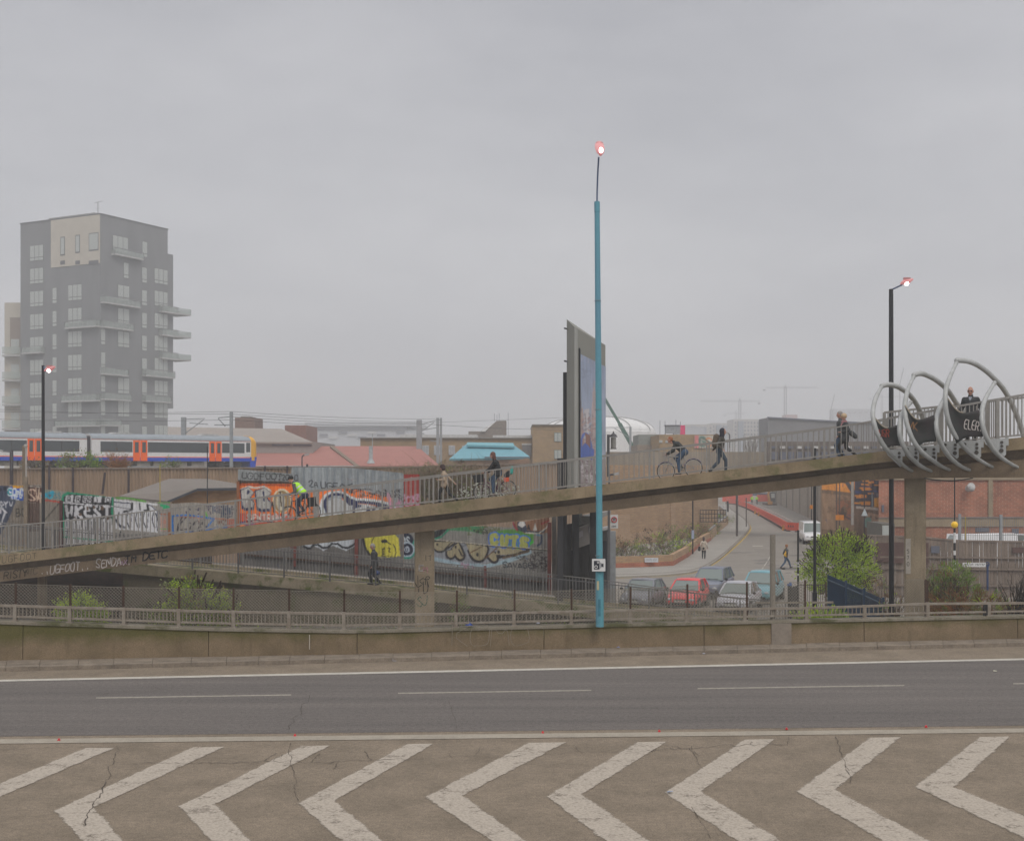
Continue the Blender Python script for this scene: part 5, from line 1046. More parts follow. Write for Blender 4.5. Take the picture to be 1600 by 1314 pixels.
for k in range(13):
    x = rs.uniform(1130, 1230); y = rs.uniform(862, 896); w = rs.uniform(10, 40); mb.poly([G(x, y, STREET+.003), G(x+w, y-rs.uniform(0, 3), STREET+.003), G(x+w, y+.8, STREET+.003), G(x+w*.4, y+1.6, STREET+.003)])
tag(mb.build('asphalt_patches', mat('patch', (.20, .185, .17), 1)), 'darker repairs in the side street', kind='structure')
# low brick garden wall
gw = empty('garden_wall', 'low brick garden wall with a red plinth along the curved pavement', 'wall', G(1000, 888, STREET)); W1 = WLn[:6]
for nm, z0, z1, th, m in (('plinth', 0, .33, .40, brick('plinth_brick', (.40, .12, .07), (.33, .10, .06), (.3, .2, .15), .3, .1)), ('wall_top', .33, .78, .32, B_tan)):
    mb = MB(); 
    for p, q in zip(W1, W1[1:]):
        A = G(*p, STREET); B_ = G(*q, STREET); mb.bar(A+Vector((0, 0, (z0+z1)/2+.1)), B_+Vector((0, 0, (z0+z1)/2+.1)), th, z1-z0, ext=.1)
    hang(mb.build(nm, m), gw)
sg = MB(); a = G(1006.5, 887.6, STREET); a.y -= .32; sg.box((a.x, a.y-.05, -1.76), (a.x+.95, a.y, -1.44)); hang(sg.build('street_sign', mat('sign_white', (.62, .64, .68), .6)), gw); sg = MB(); squiggle(sg, (a.x+.07, a.y-.055, -1.63), .8, .09, .014, 11); hang(sg.build('sign_letters', mat('sign_ink', (.05, .05, .06), .7), fix=False), gw)
gw2 = empty('planter_wall', 'low rendered planter wall with a metal rail up the side street', 'wall', G(1125, 830, STREET)); mb = MB()
PW = [(1108, 846), (1122, 832), (1136, 820), (1135, 811), (1124, 801)]
for p, q in zip(PW, PW[1:]): mb.bar(G(*p, STREET)+Vector((0, 0, .5)), G(*q, STREET)+Vector((0, 0, .5)), .3, 1.0, ext=.1)
hang(mb.build('wall', B_tan), gw2); mb = MB()
for p, q in zip(PW, PW[1:]): mb.bar(G(*p, STREET)+Vector((0, 0, 1.12)), G(*q, STREET)+Vector((0, 0, 1.12)), .14, .1, ext=.08)
hang(mb.build('rail', mat('pale_rail', (.4, .4, .4), .6)), gw2)
# tan brick building
b = bld('brick_building', 'plain windowless tan brick building beyond the garden wall', 1000, 105)
A = G(880, 868, STREET); B_ = G(1122, 836, STREET); mb = MB(); zt_ = 5.2; w_ = Vector((-.2, 1, 0))
mb.prism([Vector((A.x, A.y, STREET-.1)), Vector((B_.x, B_.y, STREET-.1)), Vector((B_.x+.5, B_.y+12, STREET-.1)), Vector((A.x, A.y+12, STREET-.1))], (0, 0, zt_-STREET)); hang(mb.build('wall', B_tan), b)
mb = MB(); u = (B_-A); 
for t0, t1, h in ((.15, .36, 2.9), (.63, .66, 5.0), (.36, .62, 1.2)): p = A.lerp(B_, t0); q = A.lerp(B_, t1); n = Vector((u.y, -u.x, 0)).normalized(); n = n if n.y < 0 else -n; mb.prism([p+n*.01, q+n*.01, q+n*.01+Vector((0, 0, h)), p+n*.01+Vector((0, 0, h))], n*.12)
hang(mb.build('pilaster', brick('tan_brick_pale', (.44, .29, .18), (.38, .24, .14), (.33, .26, .19), .44, .15, .02, .1)), b)
mb = MB(); p = A.lerp(B_, .86); n = Vector((u.y, -u.x, 0)).normalized(); n = n if n.y < 0 else -n; q = p+n*1.2
for dz in (1.6, 2.0, 2.4, 2.8): mb.bar(Vector((q.x-1.2, q.y, STREET+dz)), Vector((q.x+1.4, q.y, STREET+dz)), .06)
for k in range(10): mb.bar(Vector((q.x-1.2+k*.29, q.y, STREET+1.6)), Vector((q.x-1.2+k*.29, q.y, STREET+2.8)), .05)
hang(mb.build('metal_grille', M_sil), b)
mb = MB(); p = G(1131, 800, STREET)
# right side concrete wall of the street
b = bld('concrete_wall', 'tall grey concrete wall on the right side of the street behind the barriers', 1250, 150, 'wall')
A = G(1207, 783, STREET); B_ = G(1296, 824, STREET); mb = MB(); mb.prism([A, B_, B_+Vector((1, .6, 0)), A+Vector((1, .6, 0))], (0, 0, 6.4)); hang(mb.build('wall', concrete('street_wall', (.36, .31, .25), (.27, .23, .18))), b)
mb = MB()
for k in range(9): p = A.lerp(B_, k/8); mb.bar(p+Vector((0, -.1, 0)), p+Vector((0, -.1, 6.3)), .3)
hang(mb.build('rib', mat('rib', (.30, .26, .21), .9)), b)
mb = MB(); mb.bar(A+Vector((0, 0, 6.5)), B_+Vector((0, 0, 6.5)), .5, .3); hang(mb.build('coping', mat('rib2', (.42, .39, .35), .9)), b)
# graffiti hoardings, right
cv = Canvas(1284, 1384, 738, 856, 1.5, (120, 96, 74)); rs = random.Random(12)
cv.poly([(1284, 738), (1335, 738), (1335, 770), (1284, 764)], (226, 150, 62)); cv.poly([(1335, 738), (1384, 738), (1384, 792), (1335, 790)], (58, 54, 70))
for k in range(26): y = 746+rs.uniform(0, 44); x = 1334+rs.uniform(0, 34); cv.line([(x, y), (x+rs.uniform(6, 16), y+rs.uniform(-1, 1))], rs.uniform(.7, 1.8), (228, 150, 50) if k % 4 else (40, 60, 120))
cv.poly([(1338, 790), (1372, 793), (1372, 797), (1338, 794)], (200, 190, 178)); cv.poly([(1366, 778), (1374, 776), (1374, 792), (1366, 792)], (214, 150, 20)); cv.line([(1362, 770), (1363, 792)], 1, (140, 160, 170))
cv.poly([(1284, 770), (1334, 775), (1334, 830), (1284, 826)], (150, 122, 96)); cv.poly([(1306, 780), (1330, 782), (1330, 812), (1306, 812)], (148, 96, 66)); cv.poly([(1356, 800), (1384, 806), (1384, 825), (1350, 822)], (186, 150, 120)); cv.scribble(1360, 1384, 806, 815, 8, .8, (90, 80, 70), .9, 2); cv.ell(1356, 816, 6, 9, (120, 160, 150)); cv.line([(1310, 800), (1330, 812)], 1, (80, 60, 50)); cv.ell(1318, 800, 5, 9, (84, 66, 52)); cv.line([(1322, 752), (1334, 770)], 3, (70, 74, 84)); cv.line([(1300, 744), (1320, 752)], 3, (90, 84, 84)); cv.scribble(1290, 1334, 770, 800, 14, 1.2, (120, 96, 74), .8, 6)
f = empty('painted_hoarding', 'hoarding covered in orange and dark blue graffiti left of the red brick building', 'hoarding', P(1330, 850, 108)); hang(sheet('painted_face', cv, 108, 1284, 1376, [(1284, 736), (1376, 736)], [(1284, 856), (1376, 862)], amp=.02, pitch=.5, mtl=vcol_mat('painted_wall')), f)
mb = MB(); a = P(1284, 862, 108.1); b_ = P(1376, 736, 108.6); mb.box(tuple(a), tuple(b_)); hang(mb.build('backing', M_brown), f)
for x, y0, w in ((1284.5, 742, 1.4),): pass
# red brick building
b = bld('brick_building', 'large red brick building with pale concrete bands on the right', 1500, 96); M_band = concrete('band', (.34, .27, .19), (.26, .21, .15))
mb = MB(); q0 = P(1373, 900, 96); q1 = P(1900, 722, 96); q2 = P(1377, 722, 116); mb.prism([(q0.x, 96, -2.4), (q1.x, 96, -2.4), (q1.x, 116, -2.4), (q2.x, 116, -2.4)], (0, 0, q1.z+2.4)); hang(mb.build('wall', B_red), b); fl('band', 1373, 1900, 809, 823, 95.9, 96, M_band, b); fl('pilaster', 1544.5, 1551.5, 747, 809, 95.88, 96, M_band, b); fl('band', 1371.5, 1900, 744, 750, 95.85, 96, M_band, b)
mb = MB(); mb.prism([(q0.x, 95.7, q1.z), (q1.x, 95.7, q1.z), (q1.x, 116, q1.z), (q2.x, 116, q1.z)], (0, 0, .2)); hang(mb.build('parapet', M_band), b)
fl('window', 1525, 1546, 824.5, 831, 95.9, 96, M_dkp, b); fl('vent', 1582, 1592, 826, 834, 95.85, 96, M_dkp, b); fl('vent', 1378, 1381.5, 789, 800, 95.9, 96, M_dkp, b)
mb = MB(); mb.tube([P(1512, 764, 95.6), P(1518, 760, 95)], [.22, .30], 12); mb.ball(P(1518, 763, 94.9), .25, 12, 8); mb.bar(P(1518, 761, 96), P(1516, 762, 95.3), .12); hang(mb.build('camera_dome', mat('dome_grey', (.5, .5, .5), .5)), b)
fl('cable', 1373, 1900, 808.3, 809, 95.8, 95.86, M_dkp, b)
# low buildings window right behind bush
b = bld('brick_hut', 'small dark hut with a pale window behind the big green bush', 1388, 93); fl('wall', 1377, 1398, 818, 860, 92, 95.8, mat('hut_dark', (.14, .13, .11), .9), b); fl('window', 1379, 1390, 821, 836, 91.9, 92, M_tgl, b)
# timber fence
M_board = mat('weathered_board', (.25, .20, .165), .95, .2, 1.5, col2=(.15, .12, .10), streak=True, fine=.25)
tf = empty('timber_fence', 'long weathered brown board fence in front of the red brick building', 'fence', P(1480, 930, 70)); rs = random.Random(6)
TFt = [(1355, 838), (1372, 838), (1448, 841), (1500, 846), (1700, 849)]
px = 1355.0; mb = MB(); cnt = 0
while px < 1680:
    w = 5.4; a = P(px, 950, 70); t = P(px+w-.45, ip(px, TFt)+rs.uniform(-.4, .4), 70); d = rs.uniform(0, .05); mb.box((a.x, 70-d, STREET), (t.x, 70.04-d, t.z)); px += w+(.35 if rs.random() < .4 else 0)
    cnt += 1
    if cnt == 12: hang(mb.build('board_panel', M_board), tf); mb = MB(); cnt = 0
hang(mb.build('board_panel', M_board), tf)
for y in (871, 889, 915): 
    mb = MB(); mb.bar(P(1375, y-1, 69.9), P(1690, y+1.5, 69.9), .09); hang(mb.build('rail', M_board), tf)
mb = MB(); mb.bar(P(1355, 836.5, 70), P(1448, 840, 70), .12, .1); mb.bar(P(1448, 840, 70), P(1500, 845, 70), .12, .1); mb.bar(P(1500, 845, 70), P(1700, 848, 70), .12, .1); hang(mb.build('cap_rail', M_board), tf)
for x0, x1, y0, y1, m in ((1370, 1394, 848, 878, mat('brown_panel', (.12, .07, .06), .8)), (1397, 1412, 847, 880, mat('brown_panel', (.1, .06, .05))), (1455, 1468, 853, 864, M_dkp), (1582, 1600, 855, 864, mat('brown_panel', (.1, .06, .05))), (1447, 1451, 848, 882, mat('brown_panel', (.1, .06, .05)))): fl('panel', x0, x1, y0, y1, 69.86, 69.92, m, tf)
# tall mesh fence behind
t = empty('mesh_fence', 'tall thin wire mesh fence rising above the timber fence on the right', 'fence', P(1540, 845, 74)); rs = random.Random(1)
for x, y in ((1499.5, 803), (1564, 804), (1508.5, 807)):
    mb = MB(); mb.bar(P(x, y, 74), P(x, 880, 74), .14 if x != 1508.5 else .05); hang(mb.build('post', M_mast if x != 1508.5 else mat('yellow_pipe', (.45, .34, .08))), t)
mb = MB(); x = 1500.0
while x < 1690: mb.bar(P(x, 808, 74), P(x, 852, 74), .018); x += 3.4
for y in (808, 822, 836): mb.bar(P(1500, y, 74), P(1690, y, 74), .02)
hang(mb.build('wire_mesh', mat('mesh_grey', (.25, .25, .25), .7), fix=False), t)
# ================================================================ steel hoops on the bridge
M_steel = mat('hoop_steel', (.44, .45, .45), .5, .1, 3, metal=.15, col2=(.34, .35, .34), fine=.08); M_cloth = mat('dark_cloth', (.022, .032, .028), .7, .15, 2, col2=(.035, .026, .028))
def brd(px): return bpt(px, 0, z=0).y
def hp(px, py, o): q = bpt(px, o, z=0); return Vector((q.x, q.y, EYE-(py-HZ)/F*q.y))
def spline(pts, n=6):
    out = []
    for i in range(len(pts)-1):
        p0 = pts[max(i-1, 0)]; p1 = pts[i]; p2 = pts[i+1]; p3 = pts[min(i+2, len(pts)-1)]
        for k in range(n):
            t = k/n; out.append(.5*((2*p1)+(p2-p0)*t+(2*p0-5*p1+4*p2-p3)*t*t+(3*p1-p0-3*p2+p3)*t**3))
    out.append(pts[-1]); return out
ribs = [
 ([(1440,742,.9),(1420,733,.1),(1400,717,-.5),(1382,698,-1.0),(1370,675,-1.2),(1364,651,-1.1),(1366,630,-.6),(1372,614,.1),(1378,604,.8)], 'leftmost steel rib, lowest of the row'),
 ([(1469,741,.9),(1450,734,.1),(1433,724,-.5),(1416,705,-1.0),(1406,680,-1.2),(1407,656,-1.0),(1413,641,-.3),(1423,629,.8)], 'second steel rib, joined to the first arch'),
 ([(1500,738,.9),(1478,732,.1),(1458,720,-.5),(1438,704,-1.0),(1423,680,-1.2),(1414,645,-1.1),(1417,614,-.5),(1428,588,.8)], 'third steel rib, rising to the middle arch'),
 ([(1534,738,.9),(1508,732,.1),(1484,714,-.6),(1468,688,-1.1),(1463,662,-1.1),(1467,640,-.5),(1478,618,.9)], 'fourth steel rib, joined to the middle arch'),
 ([(1572,737,.9),(1543,726,.1),(1515,707,-.5),(1492,680,-1.0),(1480,650,-1.2),(1477,617,-1.1),(1483,592,-.5),(1495,566,.8)], 'fifth steel rib, rising to the highest arch'),
 ([(1612,738,.9),(1582,726,.1),(1557,708,-.6),(1541,683,-1.1),(1534,655,-1.1),(1538,627,-.5),(1554,598,1.1)], 'sixth steel rib, joined to the highest arch')]
arches = [([(1378,603,.8),(1389,601,1.0),(1404,605,1.4),(1421,617,2.0),(1434,635,2.6),(1444,660,3.1),(1450,690,3.4)], 0), ([(1428,586,.8),(1441,584,1.0),(1461,593,1.5),(1480,609,2.1),(1493,628,2.7),(1505,645,3.1),(1514,680,3.4)], 2), ([(1495,563,.8),(1514,565,1.0),(1533,574,1.4),(1552,590,1.8),(1570,611,2.3),(1586,642,2.8),(1600,683,3.2),(1606,720,3.4)], 4)]
hoops = []
for i, (pts, lab) in enumerate(ribs):
    t = empty('steel_hoop', lab, 'steel hoop', hp(*pts[0]), 'steel hoops clasping the bridge'); hoops.append(t); sp = spline([hp(*p) for p in pts]); n = len(sp)
    r = [.03+.05*math.sin(min(1, (k+1)/n*2.2)*math.pi/2) if k < n*.8 else lerp(.08, .055, (k/n-.8)/.2) for k in range(n)]
    mb = MB(); mb.tube(sp, r, 12); hang(mb.build('rib', M_steel, smooth=True), t)
    mb = MB(); mb.tube([sp[-2], sp[-1]], [.07, .07], 10); mb.ball(sp[-1], .075, 10, 6); hang(mb.build('joint', M_steel, smooth=True), t)
    bx = (1383, 1410, 1438, 1468, 1497, 1536)[i]+ (0 if i else 0); w = (27, 26, 26, 30, 36, 36)[i]; yt = (703, 697, 697, 690, 689, 686)[i]
    if i % 2 == 0 or True:
        q = [(bx, yt), (bx+w, yt-1), (bx+w, yt+24), (bx+w-3, yt+27), (bx+4, yt+8)]
        mb = MB(); mb.prism([hp(x, y, -.16) for x, y in q], BN*.05); hang(mb.build('bracket_plate', M_steel), t)
        mb = MB(); mb.prism([hp(x, y, -.16) for x, y in ((bx+w, yt-3), (bx+w+4, yt-3), (bx+w+4, yt+10), (bx+w, yt+10))], BN*.2); hang(mb.build('flange', M_steel), t)
        for x, y in ((bx+w*.3, yt+5), (bx+w*.82, yt+5), (bx+w*.82, yt+11), (bx+w*.8, yt+18)): mb = MB(); a = hp(x, y, -.2); mb.tube([a, a+BN*.05], .05 if y < yt+15 else .07, 10); hang(mb.build('bolt', mat('bolt', (.10, .09, .08), .7, metal=.5)), t)
for pts, i in arches:
    sp = spline([hp(*p) for p in pts]); mb = MB(); mb.tube(sp, .09, 12); mb.ball(sp[0], .09, 12, 8); hang(mb.build('arch', M_steel, smooth=True), hoops[i])
# stretched cloth panels
cl = [((1364,649),(1383,668),(1406,662),(1408,697),(1392,697),(1381,704),(1370,680), 'first dark cloth panel stretched between steel ribs, with a red scrawl', (60, 0, 0)), ((1414,633),(1432,655),(1460,648),(1463,690),(1446,691),(1433,699),(1422,668), 'middle dark cloth panel stretched between steel ribs, with a brown scrawl', None), ((1477,617),(1500,644),(1530,640),(1536,683),(1512,683),(1494,693),(1484,660), 'last dark cloth panel stretched between steel ribs, lettered in white', None)]
M_rs = mat('red_scrawl', (.30, .06, .04), .8); M_brs = mat('brown_scrawl', (.26, .13, .05), .8)
for k, (TL, TM, TRt, BR, BM, BT, LM, lab, _) in enumerate(cl):
    def cp(p, o): return hp(p[0], p[1], o)
    t = empty('cloth_panel', lab, 'cloth panel', cp(LM, -1)); nu, nv = 12, 8; g = []
    top = spline([cp(TL, -1.1), cp(TM, -1.14), cp(TRt, -1.06)], 6); bot = spline([cp(BT, -.95), cp(BM, -.98), cp(BR, -1.08)], 6); mb = MB(); n = len(top)
    vs = []
    for j in range(n):
        for i in range(nv+1):
            s_ = i/nv; p = top[j].lerp(bot[j], s_); side = (1-j/(n-1)); lm = cp(LM, -1.15)
            base = top[0].lerp(bot[0], s_); cor = lm-top[0].lerp(bot[0], .5); p = p+cor*(side**2)*math.sin(s_*math.pi)*.9+BN*(.12*math.sin(s_*math.pi)*math.sin(j/(n-1)*math.pi)); vs.append(p)
    mb.add(vs, [(j*(nv+1)+i, (j+1)*(nv+1)+i, (j+1)*(nv+1)+i+1, j*(nv+1)+i+1) for j in range(n-1) for i in range(nv)]); o = hang(mb.build('cloth', M_cloth, smooth=True), t)
    sol = o.modifiers.new('thick', 'SOLIDIFY'); sol.thickness = .02
    mb = MB(); mb.tube(top[:8], .022, 6); hang(mb.build('hem', mat('hem', (.40, .34, .26), .7)), t)
    if k == 2: mb = MB(); write(mb, 'ELER!', hp(1506, 669, -1.16), BD-Vector((0, 0, .2)), (.15, 0, 1), .30, .028, -BN, adv=.40, w=.3, jit=.08, off=.03); hang(mb.build('white_lettering', M_wh, fix=False), t)
    if k == 0: mb = MB(); write(mb, 'USR', hp(1374, 682, -1.2), BD, (0, 0, 1), .24, .035, -BN, adv=.45, w=.4, jit=.1, off=.03); hang(mb.build('red_lettering', M_rs, fix=False), t)
    if k == 1: mb = MB(); write(mb, 'VK', hp(1420, 670, -1.2), BD-Vector((0, 0, .2)), (0, 0, 1), .24, .03, -BN, adv=.6, w=.5, jit=.1, off=.03); hang(mb.build('brown_lettering', M_brs, fix=False), t)
mb = MB(); mb.tube(spline([hp(1444, 747, .2), hp(1460, 749.5, .1), hp(1490, 751, .1), hp(1520, 747, .2)], 5), .02, 5); hang(mb.build('hanging_cable', M_sil), bridge)

# ================================================================ lamp posts
M_teal = mat('teal_paint', (.085, .32, .37), .5, .12, 1.5, col2=(.11, .24, .34), streak=True, fine=.12); M_steelblue = mat('blue_grey_arm', (.10, .14, .24), .6)
M_glow = mat('lamp_glow', (.9, .7, .7), .4, emit=(1, .82, .80, 9)); M_lens = mat('lamp_lens', (.55, .25, .25), .3, emit=(1, .35, .35, .28)); M_head = mat('lamp_head', (.42, .22, .22), .5, emit=(1, .3, .3, .10))
def tile(o): return o
lp = empty('street_lamp', 'tall teal painted street lamp with a lit head standing on the motorway wall', 'street lamp', P(937, 978, 33.6))
D = 33.6; mb = MB(); mb.tube([P(937.2, 979, D), P(936.7, 880, D)], .105, 14); hang(mb.build('base_section', M_teal), lp)
mb = MB(); mb.tube([P(936.7, 882, D), P(935.2, 600, D), P(933, 330, D)], [.085, .08, .07], 14); hang(mb.build('pole', M_teal), lp)
mb = MB(); mb.tube([P(933, 331, D), P(932.8, 315.5, D)], .075, 14); mb.ring(P(933, 331, D), .075, .008, (0, 0, 1), 14, 4); hang(mb.build('collar', M_teal), lp)
mb = MB(); mb.tube(spline([P(932.8, 316, D), P(933, 300, D), P(934, 272, D-.1), P(935.5, 246, D-.3)]), .022, 8); hang(mb.build('arm', M_steelblue), lp)
a = P(937, 234, D-.7); mb = MB(); secs = []
for t, w, h in ((-.32, .05, -.18), (-.22, .10, -.12), (-.05, .125, 0), (.12, .12, .12), (.22, .10, .17)): secs.append([a+Vector((w*math.cos(2*math.pi*k/12), t, h+.09*math.sin(2*math.pi*k/12)+.02)) for k in range(12)])
mb.loft(secs); hang(mb.build('lamp_head', M_lens, smooth=True), lp)
mb = MB(); mb.box(a+Vector((-.085, .1, .14)), a+Vector((.085, .28, .22))); hang(mb.build('lamp_cap', M_head), lp)
mb = MB(); mb.ball(a+Vector((.015, -.33, -.10)), (.05, .05, .07), 12, 8); hang(mb.build('bulb', M_glow), lp)
mb = MB(); q = P(934.2, 900, D-.115); mb.box((q.x-.03, q.y-.01, P(0, 921, D).z), (q.x+.03, q.y, P(0, 907, D).z)); hang(mb.build('number_strip', mat('strip_cream', (.5, .46, .3), .8)), lp)
mb = MB(); mb.prism([P(x_, y_, D-.1) for x_, y_ in ((934.8, 962), (938.6, 962), (938.4, 936), (934.6, 936))], (0, -.012, 0)); hang(mb.build('access_door', mat('teal_door', (.05, .22, .30), .5, .2, 3)), lp)
mb = MB()
for y_ in (904, 868, 640, 470): mb.ring(P(935.6-(900-y_)*.004, y_, D), .088, .008, (0, 0, 1), 14, 4)
hang(mb.build('strap', mat('strap_steel', (.2, .25, .27), .5)), lp)
# camera sign
def signpost_plate(par, name, px0, px1, py0, py1, D, m, border=None):
    a = P(px0, py1, D); b = P(px1, py0, D); mb = MB(); mb.box((a.x, D-.02, a.z), (b.x, D, b.z)); o = hang(mb.build(name, m), par); return o
M_sw = mat('sign_white2', (.68, .68, .68), .5, .05, 4); M_sb = mat('sign_black', (.02, .025, .04), .6)
cs = empty('camera_sign', 'square white speed camera sign fixed on the teal pole', 'sign', P(935.5, 883, 33.4)); signpost_plate(cs, 'backing', 924.4, 946.4, 872.4, 893, 33.46, M_sb); signpost_plate(cs, 'plate', 925, 945.8, 873, 892.4, 33.44, M_sw)
mb = MB(); c = lambda x, y: P(x, y, 33.415)
mb.poly([c(928, 876), c(936.8, 876), c(936.8, 889.5), c(928, 889.5)]); mb.poly([c(939.5, 881), c(943, 880), c(943, 886), c(939.5, 885)]); hang(mb.build('camera_symbol', M_sb), cs)
mb = MB(); mb.poly([c(937.4, 878), c(940, 879.5), c(940, 886.5), c(937.4, 888)]); hang(mb.build('camera_bellows', mat('sign_grey', (.35, .36, .38), .6)), cs)
mb = MB(); mb.ring(c(931.3, 885.7)-Vector((0, .01, 0)), .036, .009, (0, 1, 0), 20, 4); mb.ring(c(934.3, 878.6)-Vector((0, .01, 0)), .02, .007, (0, 1, 0), 16, 4); hang(mb.build('lens_rings', M_sw), cs)
def sidelamp(px, ytop, ybot, D, w, hx, hy, label, m=M_sil, arm=True):
    t = empty('street_lamp', label, 'street lamp', P(px, ybot, D)); r = w/2/F*D; mb = MB(); mb.tube([P(px, ybot, D), P(px-.6, ytop+90, D), P(px-.7, ytop, D)], [r*1.1, r, r*.92], 12); hang(mb.build('pole', m), t)
    mb = MB(); s_ = 1 if hx > px else -1; mb.tube([P(px, ytop+1, D), P(hx-6*s_, hy+4, D-.2)], .03, 6); hang(mb.build('arm', M_steelblue), t)
    h = P(hx, hy, D-.2); mb = MB(); mb.loft([[h+Vector((s_*x, w_*math.cos(2*math.pi*k/10), dz+hh*math.sin(2*math.pi*k/10))) for k in range(10)] for x, w_, dz, hh in ((-.22, .04, -.06, .04), (-.1, .12, -.0, .09), (.1, .13, .03, .10), (.24, .10, .10, .04))]); hang(mb.build('lamp_head', M_lens, smooth=True), t)
    mb = MB(); mb.box(h+Vector((-.1, -.08, .1)), h+Vector((.14, .08, .17))); hang(mb.build('lamp_cap', M_head), t)
    mb = MB(); mb.ball(h+Vector((0, -.05, -.06)), .085, 12, 8); hang(mb.build('bulb', M_glow), t); return t
sidelamp(68, 571, 990, 56.3, 5, 77, 577, 'black street lamp with a lit head at the left, in front of the tower'); 
sidelamp(1393, 452, 985, 49.3, 7.2, 1416, 441, 'tall black street lamp with a lit head behind the steel hoops')
mb = MB()
for y, h in ((627, 7), (642, 9)): q = P(1392, y, 49.05); mb.box((q.x-.05, 49.06, q.z), (q.x+.05, 49.1, q.z+h/F*49))
# other poles
def pole(px, y0, y1, D, w, label, m=M_sil, name='pole_post', cat='pole', base=None, top=False):
    t = empty(name, label, cat, P(px, y1, D)); r = w/2/F*D; mb = MB(); mb.tube([P(px, y1, D), P(px, y0, D)], r, 12); hang(mb.build('pole', m), t)
    if base: mb = MB(); mb.tube([P(px, y1, D), P(px, base, D)], r*1.7, 12); hang(mb.build('base', m), t)
    if top: mb = MB(); mb.ball(P(px, y0, D), r*1.15, 10, 6); hang(mb.build('cap', m), t)
    return t
pole(1273, 700, 985, 54, 4.6, 'thin black lamp column passing in front of the green bush', base=925)
M_greypole = concrete('grey_post', (.26, .235, .20), (.2, .18, .15))
t = empty('grey_post', 'thick grey square topped post standing on the motorway wall before the parked cars', 'post', P(1207.5, 970, 35)); mb = MB(); mb.tube([P(1207.3, 974, 35), P(1207.3, 835, 35)], .075, 12); hang(mb.build('post', M_greypole), t); mb = MB(); mb.tube([P(1207.3, 975, 35), P(1207.3, 971, 35)], .13, 12); hang(mb.build('foot', M_greypole), t)
t = pole(1247, 828, 985, 57, 2.9, 'black and white banded post beside the blue topped bollard', name='banded_post')
for y0, y1 in ((878, 882), (896, 899), (884, 886)): mb = MB(); mb.tube([P(1247, y1, 57), P(1247, y0, 57)], .046, 10); hang(mb.build('white_band', M_frw), t)
pole(1151.5, 758, 837.5, 125, 3.6, 'dark grey lamp column on the pavement by the kerb of the side street', m=mat('grey_column', (.10, .085, .08), .7), name='lamp_column')
pole(1166, 778, 823, 141, 1.6, 'thin grey sign post at the kerb of the side street', m=mat('grey_column', (.10, .085, .08)), name='sign_post')
t = pole(1082.5, 770, 866.5, 103, 2.2, 'thin black lamp column with a small pale notice beside the woman in the cream coat', name='lamp_column'); q = P(1082.5, 835, 102.8); mb = MB(); mb.box((q.x-.1, 102.75, q.z-.35), (q.x+.1, 102.8, q.z+.35)); hang(mb.build('notice', mat('notice_blue', (.35, .4, .55), .7)), t)
pole(1006.2, 784, 801, 96, 1.6, 'short dark stub hanging below the bridge in front of the tan wall') if False else None
t = pole(1268, 745, 812, 118, 1.4, 'thin grey post with an orange box behind the white van', name='sign_post'); q = P(1267.5, 792, 117.7); mb = MB(); mb.box((q.x-.12, 117.6, q.z-.17), (q.x+.12, 117.8, q.z+.17)); hang(mb.build('orange_box', mat('orange_sign', (.8, .28, .02), .7)), t)
for px, lab in ((1307, 'thin grey pole left of its twin carrying an orange notice'), (1312, 'thin grey pole right of its twin carrying an orange notice')): pole(px, 742, 835, 100, 1.5, lab, m=mat('grey_column', (.10, .085, .08)), name='thin_pole')
t = empty('orange_notice', 'orange notice board on the two thin poles above the green bush', 'sign', P(1311.5, 812, 99.8)); q0 = P(1306.5, 812.5, 99.7); q1 = P(1317.5, 804.5, 99.9); mb = MB(); mb.box(tuple(q0), tuple(q1)); hang(mb.build('board', mat('orange_sign', (.8, .28, .02))), t)
pole(1332, 745, 820, 98, 4.4, 'pale grey concrete pole before the orange graffiti', m=mat('pale_pole', (.42, .39, .36), .9), name='concrete_pole')
t = pole(1350.5, 745, 855, 94, 1.6, 'dark post with a triangular warning sign seen from behind', name='sign_post'); mb = MB(); mb.prism([P(1346, 806, 93.8), P(1356, 806, 93.8), P(1351, 794, 93.8)], (0, .05, 0)); hang(mb.build('triangle_plate', mat('sign_back', (.45, .5, .52), .6)), t)
# belisha beacon
t = empty('crossing_beacon', 'yellow globe crossing beacon on a black and white striped pole', 'beacon', P(1491.5, 985, 62)); D = 62; r = .055
mb = MB(); mb.ball(P(1491.5, 819.8, D), .165, 20, 14); hang(mb.build('globe', mat('beacon_yellow', (.82, .50, .02), .3, emit=(1, .6, .03, .12)), smooth=True), t)
ys = [825, 832, 848, 860, 867, 876, 890, 905, 985]
for i, (a, b_) in enumerate(zip(ys, ys[1:])): mb = MB(); mb.tube([P(1491.5, b_, D), P(1491.5, a, D)], r, 12); hang(mb.build('white_band' if i % 2 == 1 else 'black_band', M_sw if i % 2 == 1 else M_sil), t)
pole(1491.6, 690, 817, 64, 1.9, 'thin black lamp column standing right behind the yellow beacon')
t = empty('street_sign', 'white street name sign on blue posts before the board fence', 'sign', P(1520, 930, 66)); D = 66
mb = MB(); a = P(1504, 885.5, D); b_ = P(1540, 879, D); mb.box((a.x, D-.03, a.z), (b_.x, D, b_.z)); hang(mb.build('plate', M_sw), t)
mb = MB(); squiggle(mb, (a.x+.06, D-.035, a.z+.05), 1.1, .12, .018, 13, 3); hang(mb.build('lettering', mat('sign_ink', (.05, .05, .06)), fix=False), t)
M_bp = mat('blue_paint', (.02, .05, .14), .5)
for x in (1543, ): mb = MB(); mb.bar(P(x, 922, D), P(x, 881, D), .08); mb.ring(P(x-.3, 881.5, D), .1, .03, (0, 1, 0), 14, 5); hang(mb.build('post', M_bp), t)
